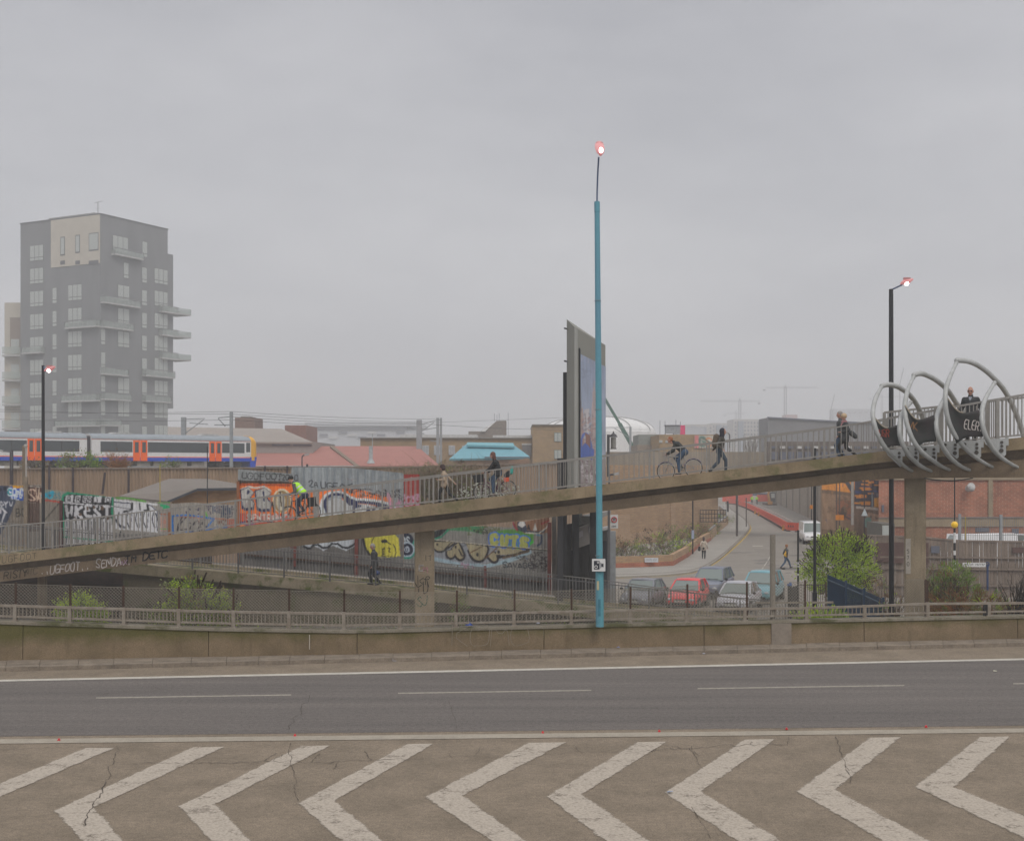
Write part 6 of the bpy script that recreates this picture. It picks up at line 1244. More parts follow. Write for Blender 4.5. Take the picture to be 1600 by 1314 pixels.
# 20 zone sign
t = empty('speed_sign', 'white 20 zone sign with a red ring on a grey post', 'sign', P(951, 940, 63)); D = 63; mb = MB(); mb.bar(P(951.2, 955, D), P(951.2, 795, D), .11); hang(mb.build('post', mat('post_grey', (.12, .12, .13), .6)), t)
mb = MB(); a = P(953.5, 825.2, D); b_ = P(965.5, 804, D); mb.box((a.x, D-.06, a.z), (b_.x, D-.03, b_.z)); hang(mb.build('plate', M_sw), t)
mb = MB(); c = P(959.5, 812, D-.09); mb.ring(c, .125, .024, (0, 1, 0), 28, 4); hang(mb.build('red_ring', mat('sign_red', (.60, .03, .04), .5)), t)
mb = MB(); write(mb, '20', (c.x-.068, c.y+.02, c.z-.05), (1, 0, 0), (0, 0, 1), .10, .019, (0, -1, 0), adv=.72, w=.5); write(mb, 'ZONE', (c.x-.125, c.y+.02, a.z+.06), (1, 0, 0), (0, 0, 1), .075, .014, (0, -1, 0), adv=.85, w=.55); hang(mb.build('lettering', M_sb, fix=False), t)
# lantern lamp and small lamps behind
t = empty('lantern_lamp', 'old lantern style lamp on a dark post right of the teal pole', 'street lamp', P(953, 760, 62)); D = 62; mb = MB(); mb.bar(P(950.5, 745, D), P(950.5, 679, D), .13); mb.bar(P(950.5, 681, D), P(958, 679, D), .05); hang(mb.build('post', mat('lantern_grey', (.10, .10, .11), .6)), t)
mb = MB(); q = P(958.5, 690, D); mb.tube([q+Vector((0, 0, .22)), q+Vector((0, 0, .34)), q+Vector((0, 0, .40)), q+Vector((0, 0, .5))], [.20, .14, .05, .02], 12); hang(mb.build('cap', mat('lantern_grey', (.1, .1, .11))), t)
mb = MB(); mb.tube([q+Vector((0, 0, -.32)), q+Vector((0, 0, .2))], .13, 12); hang(mb.build('glass_body', mat('lantern_glass', (.28, .27, .25), .3)), t); mb = MB(); mb.tube([q+Vector((0, 0, -.36)), q+Vector((0, 0, -.32))], .16, 12); hang(mb.build('ring', mat('lantern_grey', (.1, .1, .11))), t)
def smalllamp(px, y0, y1, D, hx, lab):
    t = empty('small_lamp', lab, 'lamp', P(px, y1, D)); s_ = 1 if hx > px else -1; mb = MB(); mb.tube(spline([P(px, y1, D), P(px, y0+4, D), P(px+1.5*s_, y0+1, D), P(hx-3*s_, y0, D)], 4), .05, 6); hang(mb.build('pole', mat('lantern_grey', (.1, .1, .11))), t)
    mb = MB(); mb.bar(P(hx-3*s_, y0, D), P(hx+4*s_, y0-1.5, D), .22, .12); hang(mb.build('head', mat('lamp_pale', (.42, .42, .42), .6)), t)
smalllamp(472, 711, 735, 92, 479, 'small curved yard lamp before the red sheet roof'); smalllamp(952, 741, 770, 66, 963, 'small curved lamp low behind the bridge railing right of the teal pole')
smalllamp(1140, 677, 700, 120, 1136, 'small square headed lamp left of the long dark shed'); smalllamp(18, 705, 735, 94, 2, 'thin lamp with a curved arm at the far left before the train')
t = empty('timber_pole', 'rough brown pole beside a pale thin one at the far left', 'pole', P(38, 760, 90)); mb = MB(); mb.bar(P(38, 770, 90), P(38, 696, 90), .22); hang(mb.build('brown_pole', mat('brown_pole', (.20, .15, .10), .9)), t); mb = MB(); mb.tube([P(41.5, 800, 89), P(40.5, 698, 89)], .06, 6); mb.ball(P(40, 697, 89), .14, 8, 6); hang(mb.build('pale_pole', mat('pale_pole', (.42, .39, .36))), t)
for px, y0, y1 in ((324, 697, 800), (250, 727, 800)): pole(px, y0, y1, 74, 1.5, 'thin %s pole behind the sprayed fences, %s' % (('dark', 'right of the hut gable') if px == 324 else ('yellowish', 'over the grey felt roof')), m=M_sil if px == 324 else mat('yellow_pipe', (.45, .34, .08)), name='thin_pole')

# ================================================================ billboard tower
t = empty('billboard_tower', 'tall slim grey billboard tower with a pale blue city poster, beside the teal lamp', 'billboard', P(905, 930, 58)); M_bbf = mat('billboard_frame', (.25, .25, .22), .7, .06, .8); M_bbs = mat('billboard_side', (.36, .36, .34), .7, .06, .8)
X = lambda px, py, D: P(px, py, D)
mb = MB(); v = [X(885, 958, 59.5), X(898, 958, 58), X(898, 511, 58), X(885, 499, 59.5)]; mb.prism(v, (.6, .5, 0)) if False else None
def quadbox(name, pts, off, m, par): mb = MB(); mb.prism([P(*p) for p in pts], off); return hang(mb.build(name, m), par)
# plan: narrow left edge face (885-898), wide poster face (898-932+)
LE = P(885.5, 730, 59.2); CE = P(897.5, 730, 57.6); RE = P(946, 730, 61.5)
def wallq(name, a, b, za0, za1, zb0, zb1, m, th=.06, par=None, out=0):
    d = (b-a); n = Vector((d.y, -d.x, 0)).normalized(); n = n if n.y < 0 else -n; mb = MB(); A, B_ = Vector((a.x, a.y, 0))+n*out, Vector((b.x, b.y, 0))+n*out
    mb.prism([A+Vector((0, 0, za0)), B_+Vector((0, 0, zb0)), B_+Vector((0, 0, zb1)), A+Vector((0, 0, za1))], n*th); return hang(mb.build(name, m), par or t)
ztL = P(885, 499, 59.2).z; ztC = P(897.5, 511, 57.6).z; ztR = P(946, 545, 61.5).z; ztR = ztC-.45
mb = MB(); BK = LE+(RE-CE); mb.add([Vector((q.x, q.y, z)) for q, z in ((LE, 2.9), (CE, 2.9), (RE, 2.9), (BK, 2.9), (LE, ztL), (CE, ztC), (RE, ztR), (BK, ztR+.4))], [(0, 3, 2, 1), (4, 5, 6, 7), (0, 1, 5, 4), (1, 2, 6, 5), (2, 3, 7, 6), (3, 0, 4, 7)]); hang(mb.build('casing', M_bbf), t)
def on(t_, z): q = CE.lerp(RE, t_); return Vector((q.x, q.y, z))
wallq('edge_strip', CE, CE.lerp(RE, .07), 2.9, ztC-.05, 2.9, ztC-.1, M_bbs, .05)
for q_ in (.15, .6): q = LE.lerp(RE, q_)+Vector((.2, 1.2, 0)); mb = MB(); mb.box((q.x-.15, q.y-.15, STREET), (q.x+.15, q.y+.15, 2.9)); hang(mb.build('leg', M_sil), t)
wallq('top_strip', CE.lerp(RE, .0), RE, ztC-1.0, ztC-.02, ztR-.9, ztR-.02, M_bbs, .1) if False else None
# poster: canvas painted sheet
pc = Canvas(898, 950, 500, 780, 1.6, (140, 152, 178))
for i in range(46): y = 515+i*5; f_ = i/46; pc.poly([(898, y), (950, y), (950, y+6), (898, y+6)], (int(132+34*f_), int(146+30*f_), int(176+16*f_)))
pc.text('VIN', 905, 567, 14, .8, (158, 164, 182), .75, .5); pc.scribble(905, 924, 576, 594, 10, .6, (124, 134, 160), .8, 4)
pc.poly([(924, 640), (926, 612), (928, 594), (930, 612), (933, 640), (934, 760), (922, 760)], (176, 158, 156)); pc.poly([(905, 640), (911, 636), (912, 700), (905, 700)], (168, 142, 132)); pc.poly([(913, 640), (920, 638), (921, 760), (912, 760)], (190, 184, 186)); pc.line([(906, 620), (908, 640), (904, 650)], .7, (110, 100, 110)); pc.scribble(904, 932, 650, 720, 34, .9, (168, 122, 108), .7, 8); pc.scribble(904, 932, 640, 720, 20, .7, (120, 112, 124), .7, 9)
pc.line([(908, 716), (907, 690), (912, 676), (920, 680), (924, 700), (924, 716)], 1.8, (60, 96, 178), sm=1); pc.poly([(906, 700), (916, 690), (928, 702), (927, 716), (906, 716)], (52, 92, 180)); pc.poly([(914, 676), (922, 680), (922, 700), (915, 692)], (130, 82, 66))
pc.poly([(898, 720), (950, 716), (950, 780), (898, 780)], (148, 140, 142)); pc.scribble(902, 934, 720, 768, 40, 1, (110, 84, 92), .8, 10); pc.scribble(902, 934, 720, 768, 24, .8, (200, 196, 200), .8, 11)
# map the canvas to the slanted face
nx, ny = 50, 230; vs = []; cols = []
n_ = (RE-CE); n_ = Vector((n_.y, -n_.x, 0)).normalized(); n_ = n_ if n_.y < 0 else -n_
for i in range(nx):
    for j in range(ny):
        tt = lerp(.16, .98, i/(nx-1)); z = lerp(ztC-1.1-.4*tt, 3.0, j/(ny-1)); q = on(tt, z)+n_*.045; vs.append(q)
        py = HZ-(z-EYE)*F/q.y; px = CX+q.x/q.y*F; cols.append(pc.a[min(pc.h-1, max(0, int((py-pc.y0)*pc.k))), min(pc.w-1, max(0, int((px-pc.x0)*pc.k)))])
me = bpy.data.meshes.new('poster'); me.from_pydata([tuple(v) for v in vs], [], [(i*ny+j, i*ny+j+1, (i+1)*ny+j+1, (i+1)*ny+j) for i in range(nx-1) for j in range(ny-1)]); me.materials.append(vcol_mat('poster_print', .3))
ca = me.color_attributes.new('paint', 'FLOAT_COLOR', 'POINT'); arr = np.ones((len(vs), 4), np.float32); arr[:, :3] = cols; ca.data.foreach_set('color', arr.ravel()); o = bpy.data.objects.new('poster', me); COL.objects.link(o); hang(o, t)
wallq('poster_frame', CE.lerp(RE, .13), CE.lerp(RE, .155), 3.0, ztC-.9, 3.0, ztC-.95, M_sil, .06)
mb = MB()
a = P(880, 582, 59.8); mb.box((P(880, 0, 59.8).x, 59.7, STREET), (P(885.5, 0, 59.8).x, 60.1, P(0, 582, 59.8).z)); hang(mb.build('steel_column', M_sil), t)
mb = MB(); mb.box((P(871, 0, 59.6).x, 59.4, STREET), (P(879.5, 0, 59.6).x, 59.9, P(0, 716, 59.6).z)); hang(mb.build('steel_column', mat('dark_column', (.03, .03, .035), .6)), t)
for y in (514, 565): mb = MB(); mb.bar(P(885, y, 59.1), P(882, y-1, 58.9), .06); hang(mb.build('bracket', M_sil), t)
# timber clad kiosk under it
k = empty('clad_kiosk', 'black timber clad kiosk with grey fascia panels below the billboard tower', 'kiosk', P(900, 940, 59)); KA = P(881, 0, 60.4); KB_ = P(923.5, 0, 65.5); KA.z = KB_.z = 0
M_blk = mat('black_cladding', (.032, .03, .028), .8, .35, 3, col2=(.012, .012, .012), streak=True)
wallq('clad_wall', KA, KB_, STREET, 2.2, STREET, 2.2, M_blk, .1, k)
mb = MB(); d = (KB_-KA); nn_ = int(d.length/.14); n_k = Vector((d.y, -d.x, 0)).normalized(); n_k = n_k if n_k.y < 0 else -n_k
for i in range(nn_): q = KA.lerp(KB_, i/nn_)+n_k*.11; mb.bar((q.x, q.y, STREET), (q.x, q.y, .95+.8*i/nn_), .05)
hang(mb.build('boards', M_blk, fix=False), k)
M_fas = mat('fascia_grey', (.17, .155, .135), .8, .06, 1)
wallq('fascia_panel', KA.lerp(KB_, .13), KB_, P(0, 860, 60.9).z, P(0, 828, 60.9).z, P(0, 846, 65.4).z, P(0, 815, 65.4).z, M_fas, .08, k, .16)
wallq('upper_panel', KA.lerp(KB_, .10), KA.lerp(KB_, .42), P(0, 826, 60.9).z, 3.0, P(0, 819, 62.4).z, 3.0, mat('fascia_green', (.17, .19, .17), .8), .08, k, .25)
wallq('canopy_beam', KA.lerp(KB_, .36), KB_+(KB_-KA)*.2, P(0, 818, 62.3).z, P(0, 806, 62.3).z, P(0, 802, 66.5).z, P(0, 797, 66.5).z, mat('beam_pale', (.30, .29, .27), .8), .5, k, .3)
for f0 in (.27, .70):
    wallq('small_sign', KA.lerp(KB_, f0), KA.lerp(KB_, f0+.2), P(0, 845-f0*16, 61.8+f0*2).z, P(0, 836-f0*16, 61.8+f0*2).z, P(0, 842-f0*16, 62+f0*2).z, P(0, 833-f0*16, 62+f0*2).z, mat('sign_mauve', (.27, .25, .26), .6), .03, k, .26)
k2 = empty('dark_post', 'black leaning timber posts between the sprayed fence and the kiosk', 'post', P(874, 940, 60)); 
for x0, x1, w, m in ((872, 874, .22, M_sil), (877, 879, .3, M_sil), (868, 871, .10, mat('timber_grey', (.2, .17, .13), .9))): mb = MB(); mb.bar(P(x1-2, 945, 60.4), P(x1+2, 800, 60.4), w); hang(mb.build('post', m), k2)
k3 = empty('grey_shelter', 'pale grey advertising shelter between the kiosk and the side street', 'shelter', P(945, 940, 64)); fl('back_panel', 924, 931, 828, 945, 66, 66.3, mat('shelter_grey', (.26, .27, .30), .6), k3); fl('blue_panel', 924, 929, 829, 855, 65.9, 66, mat('shelter_blue', (.05, .15, .26), .6), k3); fl('poster', 931, 949, 845, 945, 66.1, 66.3, mat('shelter_dark', (.14, .15, .18), .6), k3); fl('header', 929, 950, 828, 845, 66, 66.3, mat('shelter_pale', (.36, .36, .36), .6), k3); fl('side_panel', 954, 962, 830, 945, 65.5, 65.8, mat('shelter_pale2', (.33, .35, .37), .5), k3); fl('post', 949, 954, 826, 945, 65.4, 65.8, mat('shelter_grey', (.26, .27, .30)), k3)
mb = MB(); mb.bar(P(923, 830, 65.4), P(952, 824, 65.4), 1.2, .12); hang(mb.build('roof', mat('shelter_roof', (.5, .5, .5), .6)), k3)
# ================================================================ people
def V(*a): return Vector(a)
def blob(parts, voxel, name, mats, parent, smooth=True, relax=4):
    """one continuous surface grown from overlapping tapered limbs: (p, q, r0, r1) or ('e', centre, radii, tilt)"""
    mb = MB()
    for pt in parts:
        if pt[0] == 'e': mb.ball(pt[1], pt[2], 18, 12, rot=pt[3] if len(pt) > 3 else None)
        else:
            p, q, a, b = pt; p = Vector(p); q = Vector(q)
            if (q-p).length > 1e-4: mb.tube([p, q], [a, b], 14)
            mb.ball(p, a, 14, 9); mb.ball(q, b, 14, 9)
    o = mb.build(name, mats, None, fix=False)
    rm = o.modifiers.new('r', 'REMESH'); rm.mode = 'VOXEL'; rm.voxel_size = voxel
    sm = o.modifiers.new('s', 'SMOOTH'); sm.iterations = relax; sm.factor = .5
    dg = bpy.context.evaluated_depsgraph_get(); dg.update(); me = bpy.data.meshes.new_from_object(o.evaluated_get(dg)); me.name = name
    o.modifiers.clear(); old = o.data; o.data = me; bpy.data.meshes.remove(old); me.materials.clear()
    for m in (mats if isinstance(mats, (list, tuple)) else [mats]): me.materials.append(m)
    me.polygons.foreach_set('use_smooth', [True]*len(me.polygons)); o.parent = parent; return o
def ik(a, b, l1, l2, hint):
    a = Vector(a); b = Vector(b); d = b-a; L_ = min(d.length, (l1+l2)*.999); u = d.normalized(); b2 = a+u*L_
    x = (l1*l1-l2*l2+L_*L_)/(2*L_); h = math.sqrt(max(0, l1*l1-x*x)); n = Vector(hint); n = (n-u*n.dot(u)).normalized(); return a+u*x+n*h, b2
SKIN = mat('skin', (.50, .27, .20), .6, .06, 8); SKIN2 = mat('skin_tan', (.36, .19, .13), .6, .06, 8); EYE_ = mat('eye_dark', (.02, .015, .015), .3); LIP = mat('lip', (.33, .10, .09), .5)
def cmat(name, c, r=.85): return mat(name, c, r, .12, 9, fine=.12)
def person(label, mw, hip, chest, head, hands, feet, top, legs, shoes, hair, hairc, H=1.75, female=False, skin=SKIN, coat=0, hood=False, cap=None, face=0, topc2=None, vox=.014, toes=(0, 0), armr=1.0, elbow=(-.3, 0, -1), knee=(1, 0, .1), cat='person', headpitch=0, turn=0):
    """local frame: +X forward, +Y left, +Z up; hip/chest(neck base)/head centre, hands and feet (ankles) are joint targets"""
    k = H/1.75; pe = empty('person', label, cat, mw=mw); hip, chest, head = map(Vector, (hip, chest, head)); sp = (chest-hip).normalized(); F_ = V(1, 0, 0); fx = (F_-sp*F_.dot(sp)).normalized()
    rt_ = Matrix.Rotation(turn, 3, 'Z'); LAT = rt_ @ V(0, 1, 0)
    sw = (.175 if not female else .155)*k; hw = .09*k
    sh = [chest-sp*.07*k+LAT*s*sw for s in (1, -1)]; hj = [hip+V(0, s*hw, 0) for s in (1, -1)]; ua, fa, th, sh_ = .29*k, .26*k, .44*k, .42*k
    el, wr, kn, an = [], [], [], []
    for i in (0, 1):
        e, w = ik(sh[i], hands[i], ua, fa, Vector(elbow)+V(0, (.35, -.35)[i], 0)); el.append(e); wr.append(w)
        q, a = ik(hj[i], feet[i], th, sh_, knee); kn.append(q); an.append(a)
    hf = Matrix.Rotation(face, 3, 'Z') @ V(math.cos(headpitch), 0, math.sin(headpitch)); hf.normalize(); hl = V(0, 0, 1).cross(hf).normalized(); hu = hf.cross(hl)
    R3 = Matrix((hf, hl, hu)).transposed()
    body = [(hip, hip+sp*.18*k, .125*k, .115*k), (hip+sp*.18*k, chest-sp*.12*k, .115*k, .135*k), (chest-sp*.12*k+LAT*.09*k, chest-sp*.12*k-LAT*.09*k, .10*k, .10*k), (sh[0], sh[1], .06*k, .06*k),
            (chest-sp*.05*k, head-hu*.08*k-hf*.01, .055*k, .052*k), ('e', head+hu*.01*k, (.095*k, .076*k, .118*k), R3), (head-hu*.075*k+hf*.045*k, head-hu*.07*k+hf*.05*k, .042*k, .036*k),
            (head+hf*.088*k+hu*.01*k, head+hf*.108*k-hu*.02*k, .012*k, .017*k)]
    for s in (1, -1): body.append(('e', head+hl*s*.077*k-hu*.005, (.022*k, .012*k, .034*k), R3))
    for i in (0, 1):
        body += [(sh[i], el[i], .048*k, .038*k), (el[i], wr[i], .038*k, .026*k), (hj[i], kn[i], .085*k, .055*k), (kn[i], kn[i].lerp(an[i], .35), .054*k, .054*k), (kn[i].lerp(an[i], .35), an[i], .054*k, .035*k)]
        toe = Matrix.Rotation(-toes[i], 3, 'Y') @ V(1, 0, 0); heel = an[i]-V(0, 0, .04*k)-toe*.03; body.append((heel, heel+toe*.17*k, .034*k, .024*k))
        d = (wr[i]-el[i]).normalized(); side = LAT*(1, -1)[i]; palm = wr[i]+d*.05*k; nrm = d.cross(side).normalized(); w_ = d.cross(nrm).normalized()
        body += [(wr[i], palm+w_*.018*k, .024*k, .022*k), (palm-w_*.012*k, palm+w_*.02*k, .02*k, .02*k)]
        for f_ in range(4):
            ln_ = (.062, .072, .068, .052)[f_]*k; b0 = palm+d*.02*k+w_*(f_-1.5)*.019*k; m1 = b0+d*ln_*.5+nrm*.008; m2 = m1+(d*.6+nrm*.8).normalized()*ln_*.5; body += [(b0, m1, .0095, .009), (m1, m2, .009, .008)]
        t0 = palm-w_*.03*k-d*.02*k; body += [(t0, t0+(d*.7-w_*.6+nrm*.2)*.04*k, .011, .010), (t0+(d*.7-w_*.6+nrm*.2)*.04*k, t0+(d*1.4-w_*.7+nrm*.5)*.04*k, .010, .008)]
    blob(body, vox*.8, 'body', skin, pe, relax=2)
    mb = MB()
    for s in (1, -1): mb.ball(head+hf*.083*k+hl*s*.032*k+hu*.018*k, .011*k, 8, 6)
    hang_local(mb.build('eyes', EYE_), pe); mb = MB(); mb.ball(head+hf*.092*k-hu*.052*k, (.01*k, .024*k, .007*k), 8, 5, rot=R3); hang_local(mb.build('mouth', LIP), pe)
    # trousers
    tr = [(hip+sp*.02, hip-sp*.03, .145*k, .14*k)]
    for i in (0, 1): tr += [(hj[i], kn[i], .10*k, .072*k), (kn[i], an[i].lerp(kn[i], .12), .07*k, .055*k)]
    blob(tr, vox, 'trousers', legs, pe)
    for i in (0, 1):
        toe = Matrix.Rotation(-toes[i], 3, 'Y') @ V(1, 0, 0); heel = an[i]-V(0, 0, .045*k)-toe*.04; up_ = toe.cross(V(0, 1, 0)); blob([(heel, heel+toe*.20*k, .045*k, .034*k), (heel, an[i], .045*k, .045*k)], vox, 'shoe', shoes, pe)
    # top
    tp_ = [(hip+sp*.04, hip+sp*.2*k, .145*k, .14*k), (hip+sp*.2*k, chest-sp*.13*k, .14*k, .15*k), (chest-sp*.12*k+LAT*.10*k, chest-sp*.12*k-LAT*.10*k, .115*k, .115*k), (sh[0], sh[1], .075*k, .075*k), (chest-sp*.05*k, chest+(head-chest)*.25, .075*k, .07*k)]
    for i in (0, 1): tp_ += [(sh[i], el[i], .066*k*armr, .056*k*armr), (el[i], wr[i].lerp(el[i], .06), .056*k*armr, .042*k)]
    if coat:
        for i in (0, 1): q = hj[i].lerp(kn[i], coat); tp_ += [(hip+V(0, (1, -1)[i]*.05, .05), q, .14*k, .125*k)]
        tp_.append((hip+sp*.05, hj[0].lerp(kn[0], coat).lerp(hj[1].lerp(kn[1], coat), .5), .14*k, .13*k))
    o = blob(tp_, vox, 'jacket', top, pe)
    if hair is not None:
        hh = []
        for (dx, dy, dz, r) in hair: hh.append(('e', head+hf*dx*k+hl*dy*k+hu*dz*k, (r[0]*k, r[1]*k, r[2]*k), R3))
        blob(hh, vox*.8, 'hair', hairc, pe, relax=1)
    if cap: blob([('e', head-hf*.01+hu*.045*k, (.112*k, .095*k, .095*k), R3)], vox*.8, 'woolly_hat', cap, pe)
    if hood: blob([('e', head-hf*.035*k+hu*.015*k, (.115*k, .10*k, .135*k), R3), (chest+sp*.02, head-hu*.09*k-hf*.04*k, .10*k, .10*k)], vox, 'hood', hairc, pe)
    return pe, dict(head=head, chest=chest, hip=hip, sh=sh, el=el, wr=wr, kn=kn, an=an, sp=sp, hf=hf, hu=hu, hl=hl, k=k)
def hang_local(o, parent): o.parent = parent; return o
SHORT = [(-.02, 0, .035, (.10, .084, .105)), (-.045, 0, 0, (.075, .08, .10))]
BALD = [(-.045, 0, -.01, (.07, .082, .085))]
LONG = [(-.02, 0, .03, (.108, .09, .11)), (-.05, 0, -.06, (.08, .085, .13)), (-.07, 0, -.16, (.055, .07, .10))]
BOB = [(-.015, 0, .035, (.115, .098, .112)), (-.04, 0, -.05, (.09, .095, .12))]
def frame(pos, fwd):                          # matrix with +X along fwd (kept level sideways)
    x = Vector(fwd).normalized(); y = Vector((0, 0, 1)).cross(x).normalized(); z = x.cross(y); m = Matrix((x, y, z)).transposed().to_4x4(); m.translation = pos; return m
def upright(pos, fwd): f_ = Vector((fwd[0], fwd[1], 0)); return frame(pos, f_)
def deck(px, off): q = bpt(px, off, z=0); b0 = q-BN*off; return Vector((q.x, q.y, bz(CX+b0.x/b0.y*F, KT)-.1))
DSL = (deck(300, 1.6)-deck(900, 1.6)).normalized()     # downhill direction to the left
# ---------------------------------------------------------------- bicycles
def bicycle(label, mw, fc, wheelc, basket=None, mud=None, drop=False, rack=False, hz_=1.0, step=False):
    b = empty('bicycle', label, 'bicycle', mw=mw); W = .34; fr, rr_ = V(.53, 0, W), V(-.51, 0, W); BBk = V(-.04, 0, .29); ST = V(-.19, 0, .80); HD = V(.36, 0, .86); HB = V(.40, 0, .64)
    tyre = mat('tyre', (.012, .012, .013), .8); spk = mat('spoke', (.35, .35, .36), .4, metal=.6)
    for c in (fr, rr_):
        mb = MB(); mb.ring(c, W-.016, .015, (0, 1, 0), 40, 6); w = hang_local(mb.build('wheel', tyre, smooth=True), b)
        mb = MB(); mb.ring(c, W-.045, .010, (0, 1, 0), 36, 5); hang_local(mb.build('rim', wheelc), w); mb = MB()
        for i in range(20): a = 2*math.pi*i/20; mb.bar(c+V(0, .02*(-1)**i, 0), c+V(math.cos(a)*(W-.045), 0, math.sin(a)*(W-.045)), .0035)
        mb.tube([c-V(0, .045, 0), c+V(0, .045, 0)], .022, 8); hang_local(mb.build('spokes', spk, fix=False), w)
    mb = MB(); r = .017
    topa = HD if not step else HD-V(.0, 0, .12); topb = ST if not step else BBk+(ST-BBk)*.35
    for p, q in ((BBk, ST), (topb, topa), (BBk, HB)): mb.tube([p, q], r, 8)
    mb.tube([HB-V(-.01, 0, 0.02), HD], r*1.2, 8)
    for s in (.055, -.055): mb.tube([BBk, rr_+V(0, s, 0)], .010, 6); mb.tube([ST+(BBk-ST)*.08, rr_+V(0, s, 0)], .009, 6); mb.tube([HB, HB+V(.02, s*.8, -.06), fr+V(0, s, 0)], .011, 6)
    hang_local(mb.build('frame', fc, smooth=True), b)
    mb = MB(); mb.tube([ST, ST+(ST-BBk).normalized()*.12], .013, 8); mb.loft([[ST+V(x-.03, w_*math.cos(2*math.pi*k/8), .14+h*math.sin(2*math.pi*k/8)) for k in range(8)] for x, w_, h in ((-.13, .05, .02), (-.09, .075, .03), (0, .04, .028), (.13, .015, .015))]); hang_local(mb.build('saddle', tyre), b)
    mb = MB(); hb = V(HD.x, 0, hz_); mb.tube([HD, hb], .012, 8)
    if drop: mb.tube(spline([hb+V(.08, .21, -.12), hb+V(.12, .21, 0), hb+V(.04, .2, .0), hb, hb+V(.04, -.2, 0), hb+V(.12, -.21, 0), hb+V(.08, -.21, -.12)], 4), .012, 6)
    else: mb.tube(spline([hb+V(-.14, .28, 0), hb+V(-.02, .2, .02), hb, hb+V(-.02, -.2, .02), hb+V(-.14, -.28, 0)], 4), .012, 6)
    hang_local(mb.build('handlebar', spk), b)
    mb = MB(); mb.ring(BBk+V(0, .05, 0), .085, .006, (0, 1, 0), 20, 4); mb.bar(BBk+V(0, .06, 0), BBk+V(.10, .08, -.13), .02); mb.bar(BBk-V(0, .06, 0), BBk-V(.10, .08, -.13), .02); mb.bar(BBk+V(.06, .12, -.13), BBk+V(.16, .12, -.13), .06, .02); mb.bar(BBk+V(-.16, -.12, .13), BBk+V(-.06, -.12, .13), .06, .02); hang_local(mb.build('crankset', spk), b)
    if mud:
        for c, a0, a1 in ((fr, 40, 150), (rr_, 20, 170)):
            mb = MB(); mb.tube([c+V(math.cos(R(a))*(W+.012), 0, math.sin(R(a))*(W+.012)) for a in range(a0, a1, 8)], .009, 5); hang_local(mb.build('mudguard', mud), b)
    if rack: mb = MB(); mb.bar(V(-.72, 0, .76), V(-.22, 0, .78), .10, .015); mb.bar(V(-.6, .05, .76), rr_+V(0, .05, 0), .01); hang_local(mb.build('rack', spk), b)
    if basket: mb = MB(); mb.prism([V(.46, -.17, .72), V(.72, -.17, .72), V(.78, -.19, 1.02), V(.44, -.19, 1.02)], (0, .36, 0)); hang_local(mb.build('basket', basket), b)
    return b
M_navy = cmat('navy_denim', (.02, .03, .07)); M_blk2 = cmat('black_cloth', (.012, .013, .015)); M_jean = cmat('blue_jeans', (.045, .085, .15)); M_gry = cmat('grey_cloth', (.085, .09, .095)); M_hv = mat('hi_vis', (.42, .85, .02), .6, .05, 6, emit=(.4, .9, .02, .0)); M_refl = mat('reflective', (.62, .65, .66), .4)
M_beige = cmat('beige_cloth', (.40, .31, .23)); M_cream = cmat('cream_cloth', (.52, .45, .37)); M_brownj = cmat('brown_cloth', (.12, .09, .065)); M_shoe = mat('shoe_black', (.02, .02, .02), .5); M_shoeb = mat('shoe_brown', (.12, .07, .04), .6)
H_dark = mat('hair_dark', (.045, .02, .018), .6, .2, 30); H_red = mat('hair_auburn', (.14, .05, .035), .6, .2, 30); H_grey = mat('hair_grey', (.30, .28, .26), .6, .15, 30); H_gin = mat('hair_ginger', (.36, .13, .05), .6, .2, 30); H_bl = mat('hair_blonde', (.58, .42, .26), .6, .15, 30)
def vest(pe, j, vox=.014):
    k = j['k']; sp = j['sp']; c = j['chest']; h = j['hip']; LAT = V(0, 1, 0)
    o = blob([(h+sp*.10, h+sp*.22*k, .158*k, .152*k), (h+sp*.22*k, c-sp*.14*k, .152*k, .16*k), (c-sp*.13*k+LAT*.085*k, c-sp*.13*k-LAT*.085*k, .128*k, .128*k), (c-sp*.06*k+LAT*.10*k, c-sp*.06*k-LAT*.10*k, .088*k, .088*k)], vox, 'hi_vis_vest', [M_hv, M_refl], pe)
    for p in o.data.polygons:
        t = (Vector(p.center)-h).dot(sp)/(c-h).length
        if .30 < t < .40 or .56 < t < .65: p.material_index = 1
    return o
# cyclist in the yellow vest
mw = frame(deck(472, 1.3), DSL)
bicycle('dark town bicycle ridden by the man in the yellow vest', mw, mat('bike_dark', (.03, .03, .035), .4), mat('rim_grey', (.3, .3, .3), .4), mud=mat('bike_dark', (.03, .03, .035)), rack=True, hz_=1.02)
pe, j = person('person in a yellow hi-vis vest and black woolly hat cycling down the ramp', mw, (-.22, 0, .98), (.14, 0, 1.44), (.27, 0, 1.62), ((.28, .27, 1.04), (.28, -.27, 1.04)), ((.06, .11, .27), (-.06, -.11, .44)), M_gry, M_navy, M_shoe, None, None, cap=M_blk2, H=1.72, toes=(-.2, -.1), face=.0, headpitch=-.15); vest(pe, j); pe.scale = (1.07,)*3
mb = MB(); mb.box((-.72, .06, .55), (-.40, .2, .92)); b_ = mb.build('pannier_bag', M_blk2); tag(b_, 'black pannier bag hanging on the rack of the dark town bicycle', 'bag'); b_.matrix_world = mw
